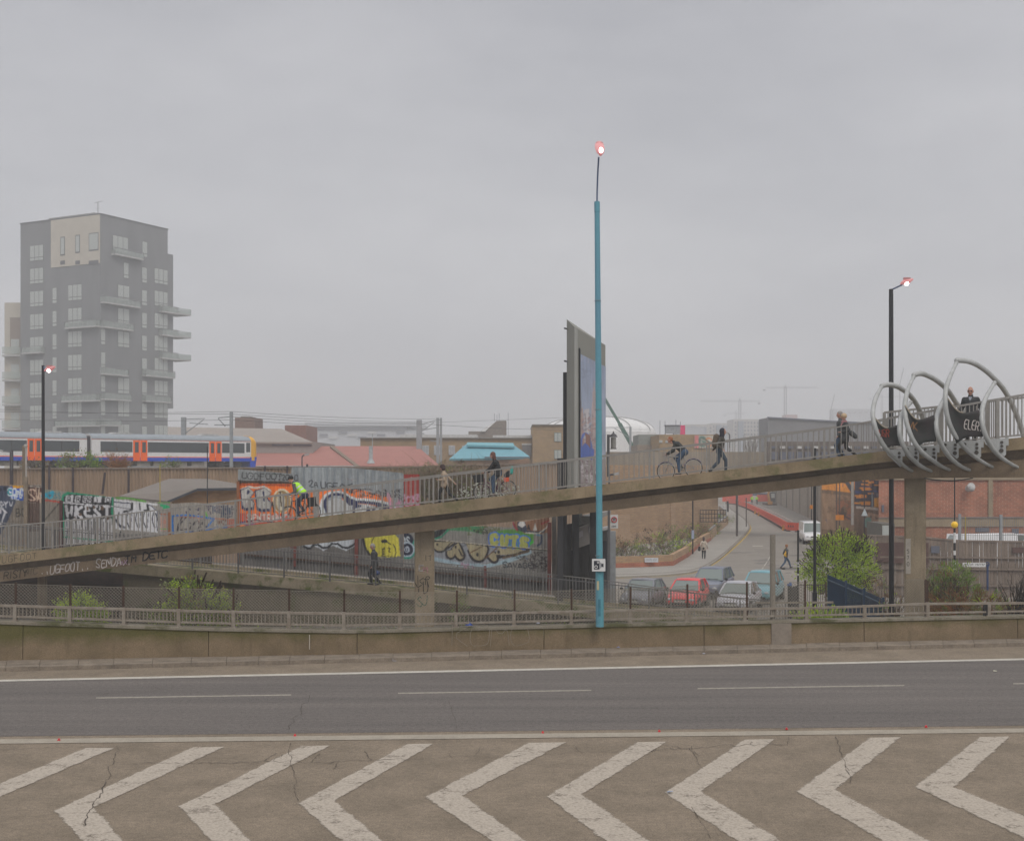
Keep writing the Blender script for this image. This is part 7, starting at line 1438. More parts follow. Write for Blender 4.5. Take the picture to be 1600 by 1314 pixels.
# woman on the purple bicycle
mw = frame(deck(775, 1.2), DSL)
bicycle('purple step through bicycle with a black front basket', mw, mat('bike_purple', (.13, .02, .06), .4), mat('rim_grey', (.3, .3, .3)), basket=M_blk2, rack=True, hz_=1.05, step=True)
pe, j = person('person with long auburn hair in a black coat and jeans cycling upright', mw, (-.22, 0, 1.0), (-.12, 0, 1.48), (-.06, 0, 1.69), ((.26, .27, 1.08), (.26, -.27, 1.08)), ((.04, .11, .23), (-.04, -.11, .42)), M_blk2, M_jean, M_shoeb, LONG, H_red, H=1.72, female=True, coat=.15)
blob([(V(-.52, .0, .86), V(-.62, 0, .94), .11, .10)], .02, 'bag', M_blk2, None); o = bpy.context.scene.objects['bag']; tag(o, 'black bag on the rack of the purple bicycle', 'bag'); o.matrix_world = mw
o = blob([(V(-.72, 0, .95), V(-.78, 0, 1.14), .075, .05)], .02, 'pouch', mat('turquoise', (.05, .42, .36), .7), None); tag(o, 'turquoise pouch strapped at the back of the purple bicycle', 'pouch'); o.matrix_world = mw
mb = MB(); mb.box((-.62, .06, .62), (-.44, .15, .78)); o = mb.build('saddle_bag', mat('orange_red', (.75, .10, .03), .6)); tag(o, 'small orange red bag on the rear wheel of the purple bicycle', 'bag'); o.matrix_world = mw
# cyclist near the top
mw = frame(deck(1064, 1.9), DSL)
bicycle('slim violet racing bicycle ridden by the crouching person', mw, mat('bike_silver', (.35, .35, .33), .4), mat('rim_pale', (.5, .5, .5)), mud=mat('bike_violet', (.14, .12, .34), .4), drop=True, hz_=.93)
pe, j = person('person with ginger hair in a dark jacket crouching over a racing bicycle', mw, (-.24, 0, .98), (.08, 0, 1.36), (.24, 0, 1.49), ((.40, .2, .97), (.40, -.2, .97)), ((.02, .11, .24), (-.06, -.11, .44)), cmat('dark_olive', (.035, .04, .04)), M_jean, M_shoe, SHORT, H_gin, H=1.68, headpitch=.05)
LF_ = (-BD.x, -BD.y, 0)
# walking woman
pe, j = person('person with a dark bob in a beige jacket striding down the ramp', upright(deck(695, 1.4), LF_), (0, 0, .80), (.03, 0, 1.27), (.10, 0, 1.46), ((.18, .2, .98), (-.38, -.24, .80)), ((.18, .08, .09), (-.46, -.08, .22)), M_beige, M_blk2, M_shoe, BOB, H_dark, H=1.56, female=True, coat=.12, toes=(.1, -.9), headpitch=-.12)
# hooded walker going up
pe, j = person('person in a dark hood with a brown backpack striding up the ramp', upright(deck(1125, 1.5), (BD.x, BD.y, 0)), (-.02, 0, .86), (.06, 0, 1.36), (.12, 0, 1.55), ((-.32, .22, .82), (.12, -.26, .9)), ((.20, .09, .09), (-.34, -.09, .14)), cmat('olive_coat', (.07, .065, .055)), cmat('slate_trousers', (.045, .07, .10)), M_shoe, None, mat('hood_dark', (.03, .03, .045), .8), H=1.70, hood=True, toes=(.1, -.5))
o = blob([(V(-.17, 0, 1.08), V(-.13, 0, 1.36), .14, .12)], .02, 'backpack', M_brownj, None); tag(o, 'brown backpack worn by the hooded walker', 'backpack'); o.matrix_world = pe.matrix_world
# elderly couple
pe, j = person('person with grey hair, dark grey jacket and blue jeans walking beside the blonde one', upright(deck(1314, 2.0), LF_), (0, 0, .90), (.02, 0, 1.42), (.05, 0, 1.62), ((.10, .24, .86), (.0, -.24, .86)), ((.04, .08, .09), (-.12, -.08, .09)), M_gry, M_jean, M_shoe, SHORT, H_grey, H=1.77, headpitch=-.1, coat=.1)
pe, j = person('person with short blonde hair in a dark coat and pink scarf walking down the ramp', upright(deck(1321, 1.1), LF_), (0, 0, .80), (.02, 0, 1.30), (.06, 0, 1.49), ((.14, .2, .95), (-.05, -.24, .82)), ((.10, .08, .09), (-.34, -.08, .16)), cmat('charcoal_coat', (.055, .058, .062)), M_blk2, M_shoe, BOB[:1], H_bl, H=1.62, female=True, coat=.35, toes=(.1, -.6), headpitch=-.1)
mb = MB(); mb.tube([V(.09, .08, 1.30), V(.15, .04, 1.15)], .03, 8); mb.ring(V(.04, 0, 1.33), .075, .03, (0, 0, 1), 16, 6); hang_local(mb.build('pink_scarf', mat('pink_scarf', (.55, .25, .27), .8)), pe)
o = blob([(V(-.20, -.2, .92), V(-.34, -.2, .80), .10, .09)], .02, 'shoulder_bag', M_gry, None); tag(o, 'dark shoulder bag carried by the blonde walker', 'bag'); o.matrix_world = pe.matrix_world
# man leaning on the railing
pe, j = person('balding person in sunglasses and a dark jacket standing behind the steel hoops', upright(deck(1517, .75), (-.45, -.9, 0)), (0, 0, .92), (.05, 0, 1.44), (.11, 0, 1.61), ((.16, .34, 1.02), (.16, -.34, 1.02)), ((.02, .1, .09), (-.02, -.1, .09)), cmat('slate_jacket', (.045, .05, .055)), M_blk2, M_shoe, BALD, H_grey, H=1.80, headpitch=-.2, armr=1.15)
mb = MB(); hd, hf, hl, hu = j['head'], j['hf'], j['hl'], j['hu']
pe.scale = (1.16,)*3
for s in (1, -1): mb.ball(hd+hf*.09+hl*s*.034+hu*.018, (.014, .028, .02), 10, 6, rot=Matrix((hf, hl, hu)).transposed())
mb.bar(hd+hf*.1+hl*.05+hu*.022, hd+hf*.1-hl*.05+hu*.022, .008); hang_local(mb.build('sunglasses', EYE_), pe); mb = MB(); mb.prism([V(.15, -.05, 1.44), V(.15, .05, 1.44), V(.17, .0, 1.28)], (.02, 0, 0)); hang_local(mb.build('shirt_collar', mat('shirt_blue', (.45, .48, .55), .8)), pe)
# man on the low ramp
pe, j = person('grey haired person in a dark coat carrying a blue bag down the low ramp', upright(lpt(582, 1.0, -.07), (-LD.x, -LD.y, 0)), (0, 0, .96), (.03, 0, 1.53), (.10, 0, 1.74), ((.10, .24, .88), (.06, -.26, .84)), ((.12, .08, .09), (-.22, -.08, .12)), cmat('dark_coat', (.045, .048, .052)), M_blk2, M_shoe, SHORT, H_grey, H=1.92, coat=.35, toes=(.1, -.3), headpitch=-.3)
o = blob([(V(.06, -.3, .70), V(.02, -.3, .52), .10, .15), (V(.12, -.3, .52), V(-.12, -.3, .52), .10, .10)], .02, 'carrier_bag', mat('blue_bag', (.015, .05, .20), .5), None); tag(o, 'blue carrier bag held by the person on the low ramp', 'bag'); o.matrix_world = pe.matrix_world
# street people
pe, j = person('person in a cream coat with long dark hair walking away along the pavement', upright(G(1099.5, 873, STREET+.12), (.2, 1, 0)), (0, 0, .86), (.0, 0, 1.36), (.02, 0, 1.55), ((.05, .28, .85), (.0, -.28, .85)), ((.08, .09, .09), (-.06, -.09, .09)), M_cream, M_blk2, M_shoe, LONG, H_dark, H=1.70, female=True, coat=.3, vox=.02)
o = blob([(V(-.02, .33, .86), V(-.02, .33, .70), .09, .12)], .025, 'handbag', M_blk2, None); tag(o, 'black handbag of the person in the cream coat', 'bag'); o.matrix_world = pe.matrix_world
pe, j = person('person in a dark jacket and jeans with a yellow bag striding across the side street', upright(G(1228, 888.5, STREET), (1, .35, 0)), (0, 0, .86), (.02, 0, 1.38), (.06, 0, 1.58), ((.2, .22, .95), (-.05, -.24, .9)), ((.42, .08, .12), (-.44, -.08, .14)), cmat('dark_coat', (.045, .048, .052)), M_jean, M_shoe, None, None, H=1.76, cap=mat('orange_hat', (.35, .15, .06), .9), toes=(.3, -.5), vox=.02, skin=SKIN2)
o = blob([('e', V(-.12, -.2, 1.0), (.17, .07, .17))], .02, 'round_bag', mat('bag_yellow', (.75, .42, .01), .6), None); tag(o, 'round yellow shoulder bag of the person crossing the side street', 'bag'); o.matrix_world = pe.matrix_world
mb = MB(); mb.bar(V(-.13, -.2, 1.15), V(.0, .1, 1.45), .05, .02); hang_local(mb.build('bag_strap', mat('bag_yellow', (.75, .42, .01))), o)
for i, (px, lab) in enumerate(((1175, 'left one of two persons in yellow hi-vis jackets behind the red barriers'), (1182.5, 'right one of two persons in yellow hi-vis jackets behind the red barriers'))):
    pe, j = person(lab, upright(G(px, 788.5, STREET), (-.3+i*.5, -1, 0)), (0, 0, .9), (.03, 0, 1.42), (.07, 0, 1.62), ((.1, .25, 1.0), (.15, -.25, 1.0)), ((.05, .1, .09), (-.05, -.1, .09)), M_hv, M_gry, M_shoe, SHORT, H_dark, H=1.8, vox=.03)

# ================================================================ vehicles
def car(label, pos, ang, paint, kind='hatch', name='parked_car', plate=True):
    L_, Wd, Hh = dict(hatch=(3.8, 1.66, 1.42), estate=(4.3, 1.74, 1.58), saloon=(4.2, 1.7, 1.42), van=(5.0, 1.95, 2.1))[kind]; w = Wd/2
    m = Matrix.Rotation(ang, 4, 'Z'); m.translation = pos; c = empty(name, label, 'van' if kind == 'van' else 'car', group=None, mw=m)
    gl = glass('car_glass', (.17, .21, .20), .1); blk = mat('car_black', (.015, .015, .017), .6); hl = mat('headlight', (.50, .52, .55), .1, .2, 20, coat=.5); chrome = mat('chrome', (.6, .6, .6), .2, metal=.9)
    f = L_/2
    if kind == 'van': st = [(-f, .92, .30, 1.05), (-f+.3, 1, .24, 1.1), (-1, 1, .22, 1.12), (.9, 1, .22, 1.12), (1.6, .99, .22, 1.08), (2.2, .95, .25, .98), (f-.05, .86, .30, .80), (f, .80, .38, .70)]; bel = 1.1; gh = [(f-1.15, 1.02, .90), (f-1.75, 1.9, .80), (-f+.1, 2.0, .84), (-f+.02, 1.1, .93)]
    else:
        bz_ = .95 if kind != 'estate' else 1.02
        st = [(-f, .84, .32, bz_-.15), (-f+.2, .95, .24, bz_-.02), (-f+.9, 1, .20, bz_), (0, 1, .19, bz_-.02), (f-1.15, .99, .20, bz_-.03), (f-.7, .97, .20, bz_-.10), (f-.25, .90, .22, bz_-.20), (f-.04, .80, .27, bz_-.33), (f, .74, .34, bz_-.42)]
        rear = -f+.25 if kind in ('hatch', 'estate') else -f+.75; gh = [(f-1.05, bz_-.04, .90), (f-1.75, Hh-.06, .72), (-.1, Hh, .74), (rear+.45, Hh-.05, .72), (rear-.05, bz_, .86)]
    secs = []
    for x, s, z0, z1 in st:
        y = w*s; secs.append([V(x, -y*.86, z0), V(x, -y, z0+.12), V(x, -y*1.01, (z0+z1)/2), V(x, -y*.96, z1-.08), V(x, -y*.84, z1), V(x, 0, z1+.035), V(x, y*.84, z1), V(x, y*.96, z1-.08), V(x, y*1.01, (z0+z1)/2), V(x, y, z0+.12), V(x, y*.86, z0)])
    mb = MB(); mb.loft(secs); o = hang_local(mb.build('body', paint, smooth=True), c); bv = o.modifiers.new('sub', 'SUBSURF'); bv.levels = 1; bv.render_levels = 1
    # greenhouse: glass volume, roof and pillars in paint
    mb = MB(); n = len(gh)
    prof = [(x, z, w*s) for x, z, s in gh]
    if kind == 'van': roofi = (1, 2)
    else: roofi = (1, len(gh)-2)
    mb.loft([[V(x, -y, z), V(x, y, z)] for x, z, y in prof], closed=False)
    mb.poly([V(x, -y, z) for x, z, y in prof]); mb.poly([V(x, y, z) for x, z, y in reversed(prof)]); hang_local(mb.build('windows', gl), c)
    mb = MB(); e = .02; rp = prof[roofi[0]:roofi[1]+1]
    mb.loft([[V(x, -y-e, z-.05), V(x, -y*.96, z+.02), V(x, 0, z+.05), V(x, y*.96, z+.02), V(x, y+e, z-.05), V(x, 0, z-.02)] for x, z, y in rp]); hang_local(mb.build('roof', paint, smooth=True), c)
    mb = MB()
    for s in (1, -1):
        for (x0, z0, y0), (x1, z1, y1) in ((prof[0], prof[1]), (prof[-1], prof[-2])): mb.bar(V(x0, s*(y0+.0), z0-.03), V(x1, s*(y1+.0), z1), .07, .06)
        if kind == 'van': mb.prism([V(.95, s*w*.88, 1.05), V(-f+.1, s*w*.93, 1.05), V(-f+.1, s*w*.86, 1.97), V(.9, s*w*.82, 1.95)], (0, s*.02, 0))
        else:
            for xx in (.15, -.95): zb = bz_; mb.bar(V(xx, s*w*.885, zb-.03), V(xx-.05, s*w*.75, Hh-.04), .06, .05)
    hang_local(mb.build('pillars', paint), c)
    zf = (st[-2][3]+st[-2][2])/2 if kind != 'van' else .62; hz0 = st[-2][3]-.08
    for s in (1, -1):
        mb = MB(); mb.ball(V(f-.13, s*w*.60, hz0+.0), (.13, .19, .085), 12, 8, rot=Matrix.Rotation(-s*.35, 3, 'Z')); hang_local(mb.build('headlight', hl, smooth=True), c)
        mb = MB(); mb.ball(V(f-1.15, s*(w+.09), bz_+.02 if kind != 'van' else 1.2), (.06, .10, .07), 10, 6); hang_local(mb.build('mirror', blk if kind != 'van' else paint), c)
        for x in (f-.78, -f+.75): mb = MB(); mb.tube([V(x, s*(w-.2), .31), V(x, s*(w+.005), .31)], .31, 22); wl = hang_local(mb.build('wheel', blk), c); mb = MB(); mb.tube([V(x, s*(w-.02), .31), V(x, s*(w+.015), .31)], .19, 16); hang_local(mb.build('rim', chrome), wl)
        mb = MB(); mb.ball(V(-f+.06, s*w*.72, .8), (.05, .1, .12), 8, 6); hang_local(mb.build('tail_light', mat('tail_red', (.4, .02, .02), .3)), c)
    mb = MB(); mb.box((f-.09, -w*.34, hz0-.07), (f+.005, w*.34, hz0+.035)); hang_local(mb.build('grille', blk), c)
    mb = MB(); mb.box((f-.06, -w*.62, .29), (f+.01, w*.62, .40)); hang_local(mb.build('lower_grille', blk), c)
    mb = MB(); mb.loft([[V(f-.10+dx, -w*.76, z), V(f+.03+dx, -w*.5, z), V(f+.045+dx, 0, z), V(f+.03+dx, w*.5, z), V(f-.10+dx, w*.76, z)] for z, dx in ((.42, -.01), (.46, .015), (.52, .0))], closed=False); hang_local(mb.build('bumper', paint), c)
    if plate: mb = MB(); mb.box((f+.03, -.26, .41), (f+.055, .26, .52)); p = hang_local(mb.build('number_plate', mat('plate_white', (.55, .55, .5), .6)), c)
    mb = MB(); mb.bar(V(f-1.0, -w*.6, gh[0][1]+.03), V(f-1.1, w*.1, gh[0][1]+.07), .02); mb.bar(V(f-1.0, w*.0, gh[0][1]+.03), V(f-1.1, w*.6, gh[0][1]+.07), .02); hang_local(mb.build('wiper', blk), c)
    mb = MB(); s = .6; mb.box((-f+.5, -w*.8, .12), (f-.5, w*.8, .25)); hang_local(mb.build('underside', blk), c)
    return c
def paint(n, c, r=.28): return mat(n, c, r, .05, 1, coat=.5)
cars = [((1003, 964), 'hatch', paint('paint_grey', (.20, .21, .25)), 'dark grey hatchback with bright headlights, leftmost of the parked cars', -112, 63.5),
 ((1073, 966), 'hatch', paint('paint_red', (.80, .05, .06)), 'bright red hatchback parked second from the left', -110, 63.5),
 ((1112, 945), 'estate', paint('paint_navy', (.14, .16, .22)), 'dark blue estate car with a long roof parked behind the red and silver cars', -112, 69),
 ((1153, 971), 'saloon', paint('paint_silver', (.48, .48, .53)), 'silver grey saloon car in front of the dark blue estate', -112, 62),
 ((1190, 957), 'estate', paint('paint_teal', (.16, .38, .45)), 'light teal blue car parked rightmost behind the grey post', -112, 66.5)]
for (px, py), kind, pt_, lab, ang, D in cars:
    q = P(px+2, 730, D+1.6); q.z = STREET; o = car(lab, q, R(ang), pt_, kind); o['group'] = 'cars parked by the access ramp'
q = P(1268, 730, 120); q.z = STREET; car('white van facing down the side street beside the red barriers', q, R(-97), paint('paint_white', (.80, .81, .83)), 'van', 'white_van')
for i, (px, lab, D) in enumerate(((1512, 'white van parked behind the board fence, its roof showing beside the yellow beacon', 84), (1618, 'white van parked behind the board fence at the right edge of the frame', 84))):
    q = P(px, 730, D+1); q.z = STREET+.15; v = car(lab, q, R(180), paint('paint_white', (.80, .81, .83)), 'van', 'white_van'); v.scale = (1.2, 1.1, 1.28)
# barriers
M_bar = mat('barrier_red', (.85, .11, .05), .6, .08, 3); M_barw = mat('barrier_white', (.6, .55, .52), .6)
bpts = [(1135, 786.6), (1150, 788.5), (1163, 793), (1175, 798.5), (1188, 805.5), (1203, 814), (1217, 822), (1229, 829.5)]
def barrier(p, q, foot=True, name='road_barrier', proto=None):
    L_ = (q-p).length; t = empty(name, 'red plastic road barrier in the line along the side street', 'barrier', mw=frame(p, q-p), group='red road barriers'); x1 = L_-.04
    mb = MB(); mb.box((0.02, -.03, .14), (x1, .03, .34)); mb.box((.02, -.03, .86), (x1, .03, 1.02)); mb.box((.02, -.03, .34), (.14, .03, .86)); mb.box((x1-.12, -.03, .34), (x1, .03, .86))
    for k in (1, 2): mb.box((L_*k/3-.08, -.03, .34), (L_*k/3+.08, .03, .86))
    mb.box((.14, -.012, .34), (x1-.12, .012, .86)); hang_local(mb.build('panel', M_bar), t)
    mb = MB()
    for x in (.25, L_-.3): mb.box((x-.05, -.28, 0), (x+.05, .28, .14))
    hang_local(mb.build('foot', mat('barrier_foot', (.10, .09, .08), .9)), t); return t
Wp = [G(x, y, STREET) for x, y in bpts]
for a, b_ in zip(Wp, Wp[1:]):
    n = max(1, round((b_-a).length/2.05)); 
    for k in range(n): barrier(a.lerp(b_, k/n), a.lerp(b_, (k+1)/n))
lastb = barrier(G(1229.5, 830, STREET), G(1248, 831.5, STREET)); lastb['label'] = 'red road barrier with three round openings facing down the street, nearest of the line'; mb = MB()
for k in range(3): mb.ring(V(.42+k*.42, -.04, .6), .15, .03, (0, 1, 0), 16, 5)
hang_local(mb.build('ring', M_bar), lastb)
mb = MB()
for k in range(3): mb.tube([V(.42+k*.42, -.05, .6), V(.42+k*.42, -.03, .6)], .13, 14)
hang_local(mb.build('opening', mat('opening_dark', (.10, .09, .08), .9)), lastb)
mb = MB(); 
for a, b_ in zip(Wp[2:], Wp[3:]): mb.bar(a+V(1.0, 1.6, .98), b_+V(1.0, 1.6, .98), .12, .10)
pr = empty('pale_rail', 'pale rail behind the row of red barriers', 'rail', Wp[3]); hang(mb.build('rail', mat('rail_pale', (.5, .46, .43), .7)), pr)
mb = MB()
for a in Wp[2:]: mb.bar(a+V(1.0, 1.6, 0), a+V(1.0, 1.6, .95), .07)
hang(mb.build('rail_posts', mat('rail_pale', (.5, .46, .43))), pr)
# red hoarding and digger at the far end of the street
t = empty('red_hoarding', 'long red hoarding closing the far end of the side street', 'hoarding', G(1170, 782, STREET)); D = 285
for x0, x1, y0 in ((1129, 1152, 774), (1152, 1176, 772), (1183, 1203, 773)): fl('panel', x0, x1, y0, 786, D-20, D-19.6, M_bar, t)
fl('dark_strip', 1172, 1202, 770, 774.5, D-18, D-17.6, mat('navy_sheet', (.08, .10, .18), .8), t)
t = empty('digger', 'dark excavator standing at the end of the red barriers', 'digger', G(1208, 790, STREET)); D = 225
fl('cab', 1203.5, 1212, 769, 785, D, D+2, mat('digger_dark', (.08, .08, .08), .7), t); fl('window', 1205, 1210.5, 771, 778, D-.05, D, M_tgl, t); fl('track', 1196, 1214, 786, 789.5, D-.5, D+2.2, mat('track', (.16, .13, .11), .9), t)
mb = MB(); mb.bar(P(1203, 786, D-.3), P(1200, 772, D-.3), .35); mb.bar(P(1200, 772, D-.3), P(1203, 765, D-.3), .3); mb.box(P(1200, 788, D-.8), P(1206, 783, D-.2)); hang(mb.build('boom', mat('digger_orange', (.5, .24, .06), .7)), t)
for x in (1131, 1137):
    t = pole(x, 783 if x > 1134 else 785, 803, 200, 3.4 if x > 1134 else 2, 'dark bollard like cabinet at the far end of the pavement' if x > 1134 else 'thin white marker post at the far end of the pavement', m=M_sil if x > 1134 else M_frw, name='bollard')
# traffic cones-ish lamps on barriers
for x, y in ((1180, 803), (1185.5, 806), (1201, 812), (1224, 829)):
    q = G(x, y, STREET); t = empty('warning_lamp', 'small orange warning light in front of the red barriers', 'lamp', q, 'orange warning lights by the barriers'); mb = MB(); mb.box(q+V(-.15, -.1, 0), q+V(.15, .1, .25)); mb.tube([q+V(0, 0, .25), q+V(0, 0, .6)], .12, 8); hang(mb.build('lamp', mat('warning_orange', (.75, .33, .04), .6)), t)
# bollards, bins right of the cars
t = empty('bollard', 'black bollard with a bright blue top', 'bollard', P(1234, 985, 60)); mb = MB(); a = P(1234, 985, 60); mb.tube([P(1234, 990, 60), P(1234, 915, 60)], .1, 12); hang(mb.build('post', M_sil), t); mb = MB(); mb.tube([P(1234, 915, 60), P(1234, 912, 60)], .11, 12); mb.ball(P(1235, 911, 60), .06, 8, 6); hang(mb.build('blue_top', mat('bright_blue', (.02, .12, .40), .5)), t)
t = empty('black_panel', 'black sheet panel between the blue topped bollard and the banded post', 'panel', P(1242, 985, 60.5)); mb = MB(); v = [P(1237.5, 990, 61), P(1246, 990, 60), P(1246, 914, 60), P(1237.5, 918, 61)]; mb.prism(v, (0, .05, 0)); hang(mb.build('sheet', mat('dark_grey_sheet', (.05, .05, .055), .7)), t)
rl = empty('bar_fence', 'brown bar fence right of the bollards before the side street', 'fence', P(1265, 985, 59)); M_bf = mat('fence_bar_brown', (.10, .075, .07), .7)
for x in (1258, 1290.5): mb = MB(); mb.bar(P(x, 990, 59), P(x, 909, 59), .06); hang(mb.build('post', M_rust), rl)
mb = MB()
for k in range(15): x = 1250+k*2.9; mb.bar(P(x, 990, 59), P(x, 912, 59), .02)
mb.bar(P(1248, 914, 59), P(1292, 914, 59), .03); mb.bar(P(1248, 952, 59), P(1292, 952, 59), .03); hang(mb.build('bars', M_bf, fix=False), rl)
t = empty('cross_rail', 'plain grey rail above the low railing left of the blue fence', 'rail', P(1240, 941, 37.5)); mb = MB(); mb.bar(P(1180, 941.5, 37.5), P(1302, 941, 37.5), .055); hang(mb.build('rail', M_rail), t)
for x in (1205, 1262): mb = MB(); mb.bar(P(x, 941, 37.5), P(x, 975, 37.5), .05); hang(mb.build('post', M_rail), t)
# blue palisade
bp = empty('palisade_fence', 'dark blue palisade fence stepping down beside the green bush', 'fence', P(1330, 985, 56)); M_pal = mat('palisade_blue', (.012, .045, .10), .5, .12, 4)
PT = [(1293.5, 897.5, 57), (1322, 910, 56), (1350, 922, 55), (1380, 936, 54)]
for i, ((x0, y0, D0), (x1, y1, D1)) in enumerate(zip(PT, PT[1:])):
    mb = MB(); n = 16
    for k in range(n): t_ = k/n; D = lerp(D0, D1, t_); x = lerp(x0, x1, t_); yy = lerp(y0, y1, t_); mb.bar(P(x, 1000, D), P(x, yy, D), .05 if i == 0 else .04, .02)
    hang(mb.build('pale_panel', M_pal, fix=False), bp); mb = MB(); mb.bar(P(x0, y0+8, D0-.03), P(x1, y1+8, D1-.03), .05); hang(mb.build('rail', mat('palisade_rail', (.10, .15, .2), .5)), bp); mb = MB(); mb.bar(P(x1, 1000, D1-.05), P(x1, y1-3, D1-.05), .09); hang(mb.build('post', M_pal), bp)
t = empty('wire_panel', 'wire mesh panel with a rusty post in front of the numbered pillar', 'fence', P(1430, 960, 44)); D = 44.3
mb = MB(); 
x0, x1 = P(1413, 0, D).x, P(1448, 0, D).x; z0, z1 = P(0, 962, D).z, P(0, 905.5, D).z; H_ = z1-z0; k = -H_
while k < x1-x0:
    u0, v0, u1, v1 = max(k, 0), max(-k, 0), min(k+H_, x1-x0), min(H_, x1-x0-k)
    if u1 > u0: mb.bar((x0+u0, D, z0+v0), (x0+u1, D, z0+v1), .01); mb.bar((x1-u0, D, z0+v0), (x1-u1, D, z0+v1), .01)
    k += .09
mb.bar((x0, D, z1), (x1, D, z1), .014); hang(mb.build('mesh_panel', M_wire, fix=False), t); mb = MB(); mb.bar(P(1446.5, 965, D), P(1446.5, 905, D), .07); mb.bar(P(1449.5, 965, D), P(1449.5, 907, D), .04); hang(mb.build('post', M_rust), t)
# ================================================================ plants
def leafmat(n, c, c2):
    m = mat(n, c, .85, .2, 2.2, col2=c2); t = m.node_tree; b = t.nodes['Principled BSDF']; o = [x for x in t.nodes if x.type == 'OUTPUT_MATERIAL'][0]
    src = b.inputs['Base Color'].links[0].from_socket; tr = N('ShaderNodeBsdfTranslucent', t); mxs = N('ShaderNodeMixShader', t); mxs.inputs[0].default_value = .45
    t.links.new(src, tr.inputs['Color']); t.links.new(b.outputs[0], mxs.inputs[1]); t.links.new(tr.outputs[0], mxs.inputs[2]); t.links.new(mxs.outputs[0], o.inputs['Surface']); return m
GREENS = [leafmat('leaf_bright', (.50, .64, .05), (.30, .44, .04)), leafmat('leaf_mid', (.24, .37, .06), (.13, .21, .04)), leafmat('leaf_dull', (.30, .33, .15), (.17, .19, .09)), leafmat('leaf_dry', (.30, .19, .09), (.17, .10, .05)), leafmat('seed_head', (.085, .06, .05), (.05, .035, .03))]
TWIG = mat('twig', (.10, .075, .055), .9, .2, 5); TWIGO = mat('twig_orange', (.42, .18, .06), .9, .2, 5); TWIGP = mat('twig_pale', (.30, .24, .17), .9, .2, 5)
def plant(name, label, cat, base, blobs, nleaf, size, mix, stems=12, stemr=.012, stemm=None, seed=1, group=None, long=1.6, spikes=0, up=.2, stemh=1.0):
    """blobs: ((cx,cy,cz),(rx,ry,rz)) relative to base; leaves in clumps on the shell and inside; spikes = seed heads on the outline"""
    rs = random.Random(seed); t = empty(name, label, cat, base, group); B = Vector(base); mb = MB(); tot = sum(b[1][0]*b[1][2] for b in blobs)
    for (c, r) in blobs:
        n = int(nleaf*r[0]*r[2]/tot); ncl = max(5, n//16); C = B+Vector(c)
        for _ in range(ncl):
            while True:
                d = Vector((rs.uniform(-1, 1), rs.uniform(-1, 1), rs.uniform(-1, 1)))
                if .2 < d.length < 1: break
            d = d*(d.length**-.35); 
            if d.length > 1.12: d = d*(1.12/d.length)
            cc = C+Vector((d.x*r[0], d.y*r[1], d.z*r[2])); mi = rs.choices(range(len(GREENS)), mix)[0]; out = (cc-C).normalized(); rad = size*rs.uniform(1.4, 3.2)
            for _ in range(16):
                p = cc+Vector((rs.gauss(0, 1), rs.gauss(0, 1), rs.gauss(0, 1)))*rad*.6; a = (Vector((rs.uniform(-1, 1), rs.uniform(-1, 1), rs.uniform(-1, 1)))+out*.8+V(0, 0, up)).normalized(); b = a.cross(Vector((rs.uniform(-1, 1), rs.uniform(-1, 1), rs.uniform(-1, 1)))).normalized(); s_ = size*rs.uniform(.6, 1.25)
                mb.add([p, p+a*s_*long*.5+b*s_*.32, p+a*s_*long, p+a*s_*long*.5-b*s_*.32], [(0, 1, 2, 3)], mi if rs.random() < .85 else rs.choices(range(len(GREENS)), mix)[0])
        for _ in range(int(spikes*r[0]*r[2]/tot)):
            th = rs.uniform(0, 2*math.pi); ph = rs.uniform(-.3, 1.3); d = Vector((math.cos(th)*math.cos(ph), math.sin(th)*math.cos(ph), math.sin(ph))); p = C+Vector((d.x*r[0], d.y*r[1], d.z*r[2]))*rs.uniform(.92, 1.1); a = (d+V(0, 0, .5)+V(rs.uniform(-.3, .3), 0, 0)).normalized(); L_ = rs.uniform(.14, .3); mb.bar(p, p+a*L_, .035, .03, 4); mb.bar(p-a*.25, p, .012, .012, 4)
    if mb.f: hang(mb.build('foliage', GREENS, fix=False), t)
    mb = MB()
    for _ in range(stems):
        (c, r) = rs.choice(blobs); C = B+Vector(c); d = Vector((rs.uniform(-1, 1)*r[0], rs.uniform(-1, 1)*r[1], rs.uniform(.0, 1)*r[2]*stemh)); e = C+d; b0 = B+Vector((c[0]*.5+rs.uniform(-.15, .15), c[1]*.5, 0)); m_ = b0.lerp(e, .55)+Vector((rs.uniform(-.1, .1), 0, .12)); mb.tube([b0, m_, e], [stemr, stemr*.8, stemr*.35], 4, cap=False)
        for _ in range(3): q = m_.lerp(e, rs.random()); mb.tube([q, q+Vector((rs.uniform(-.3, .3)*r[0], rs.uniform(-.2, .2), rs.uniform(0, .4)*r[2]))], [stemr*.4, stemr*.2], 3, cap=False)
    if stems: hang(mb.build('stems', stemm or TWIG, fix=False), t)
    return t
def gp(px, py, D): return P(px, py, D)
q = P(1312, 730, 62); q.z = STREET
plant('green_bush', 'big bright green shrub with brown seed spikes beside the blue palisade fence', 'bush', q, [((0, 0, 2.4), (1.45, 1.2, 1.35)), ((-.9, 0, 2.1), (1.05, .9, 1.0)), ((.9, 0, 2.3), (1.0, .9, 1.15)), ((.2, 0, 1.3), (1.3, 1.0, .8)), ((.1, 0, 3.4), (.75, .7, .55)), ((-.95, 0, 3.2), (.5, .5, .5)), ((1.1, 0, 3.3), (.5, .5, .45))], 11500, .085, (9, 2, 1.4, .6, .2), 24, .015, seed=3, spikes=330)
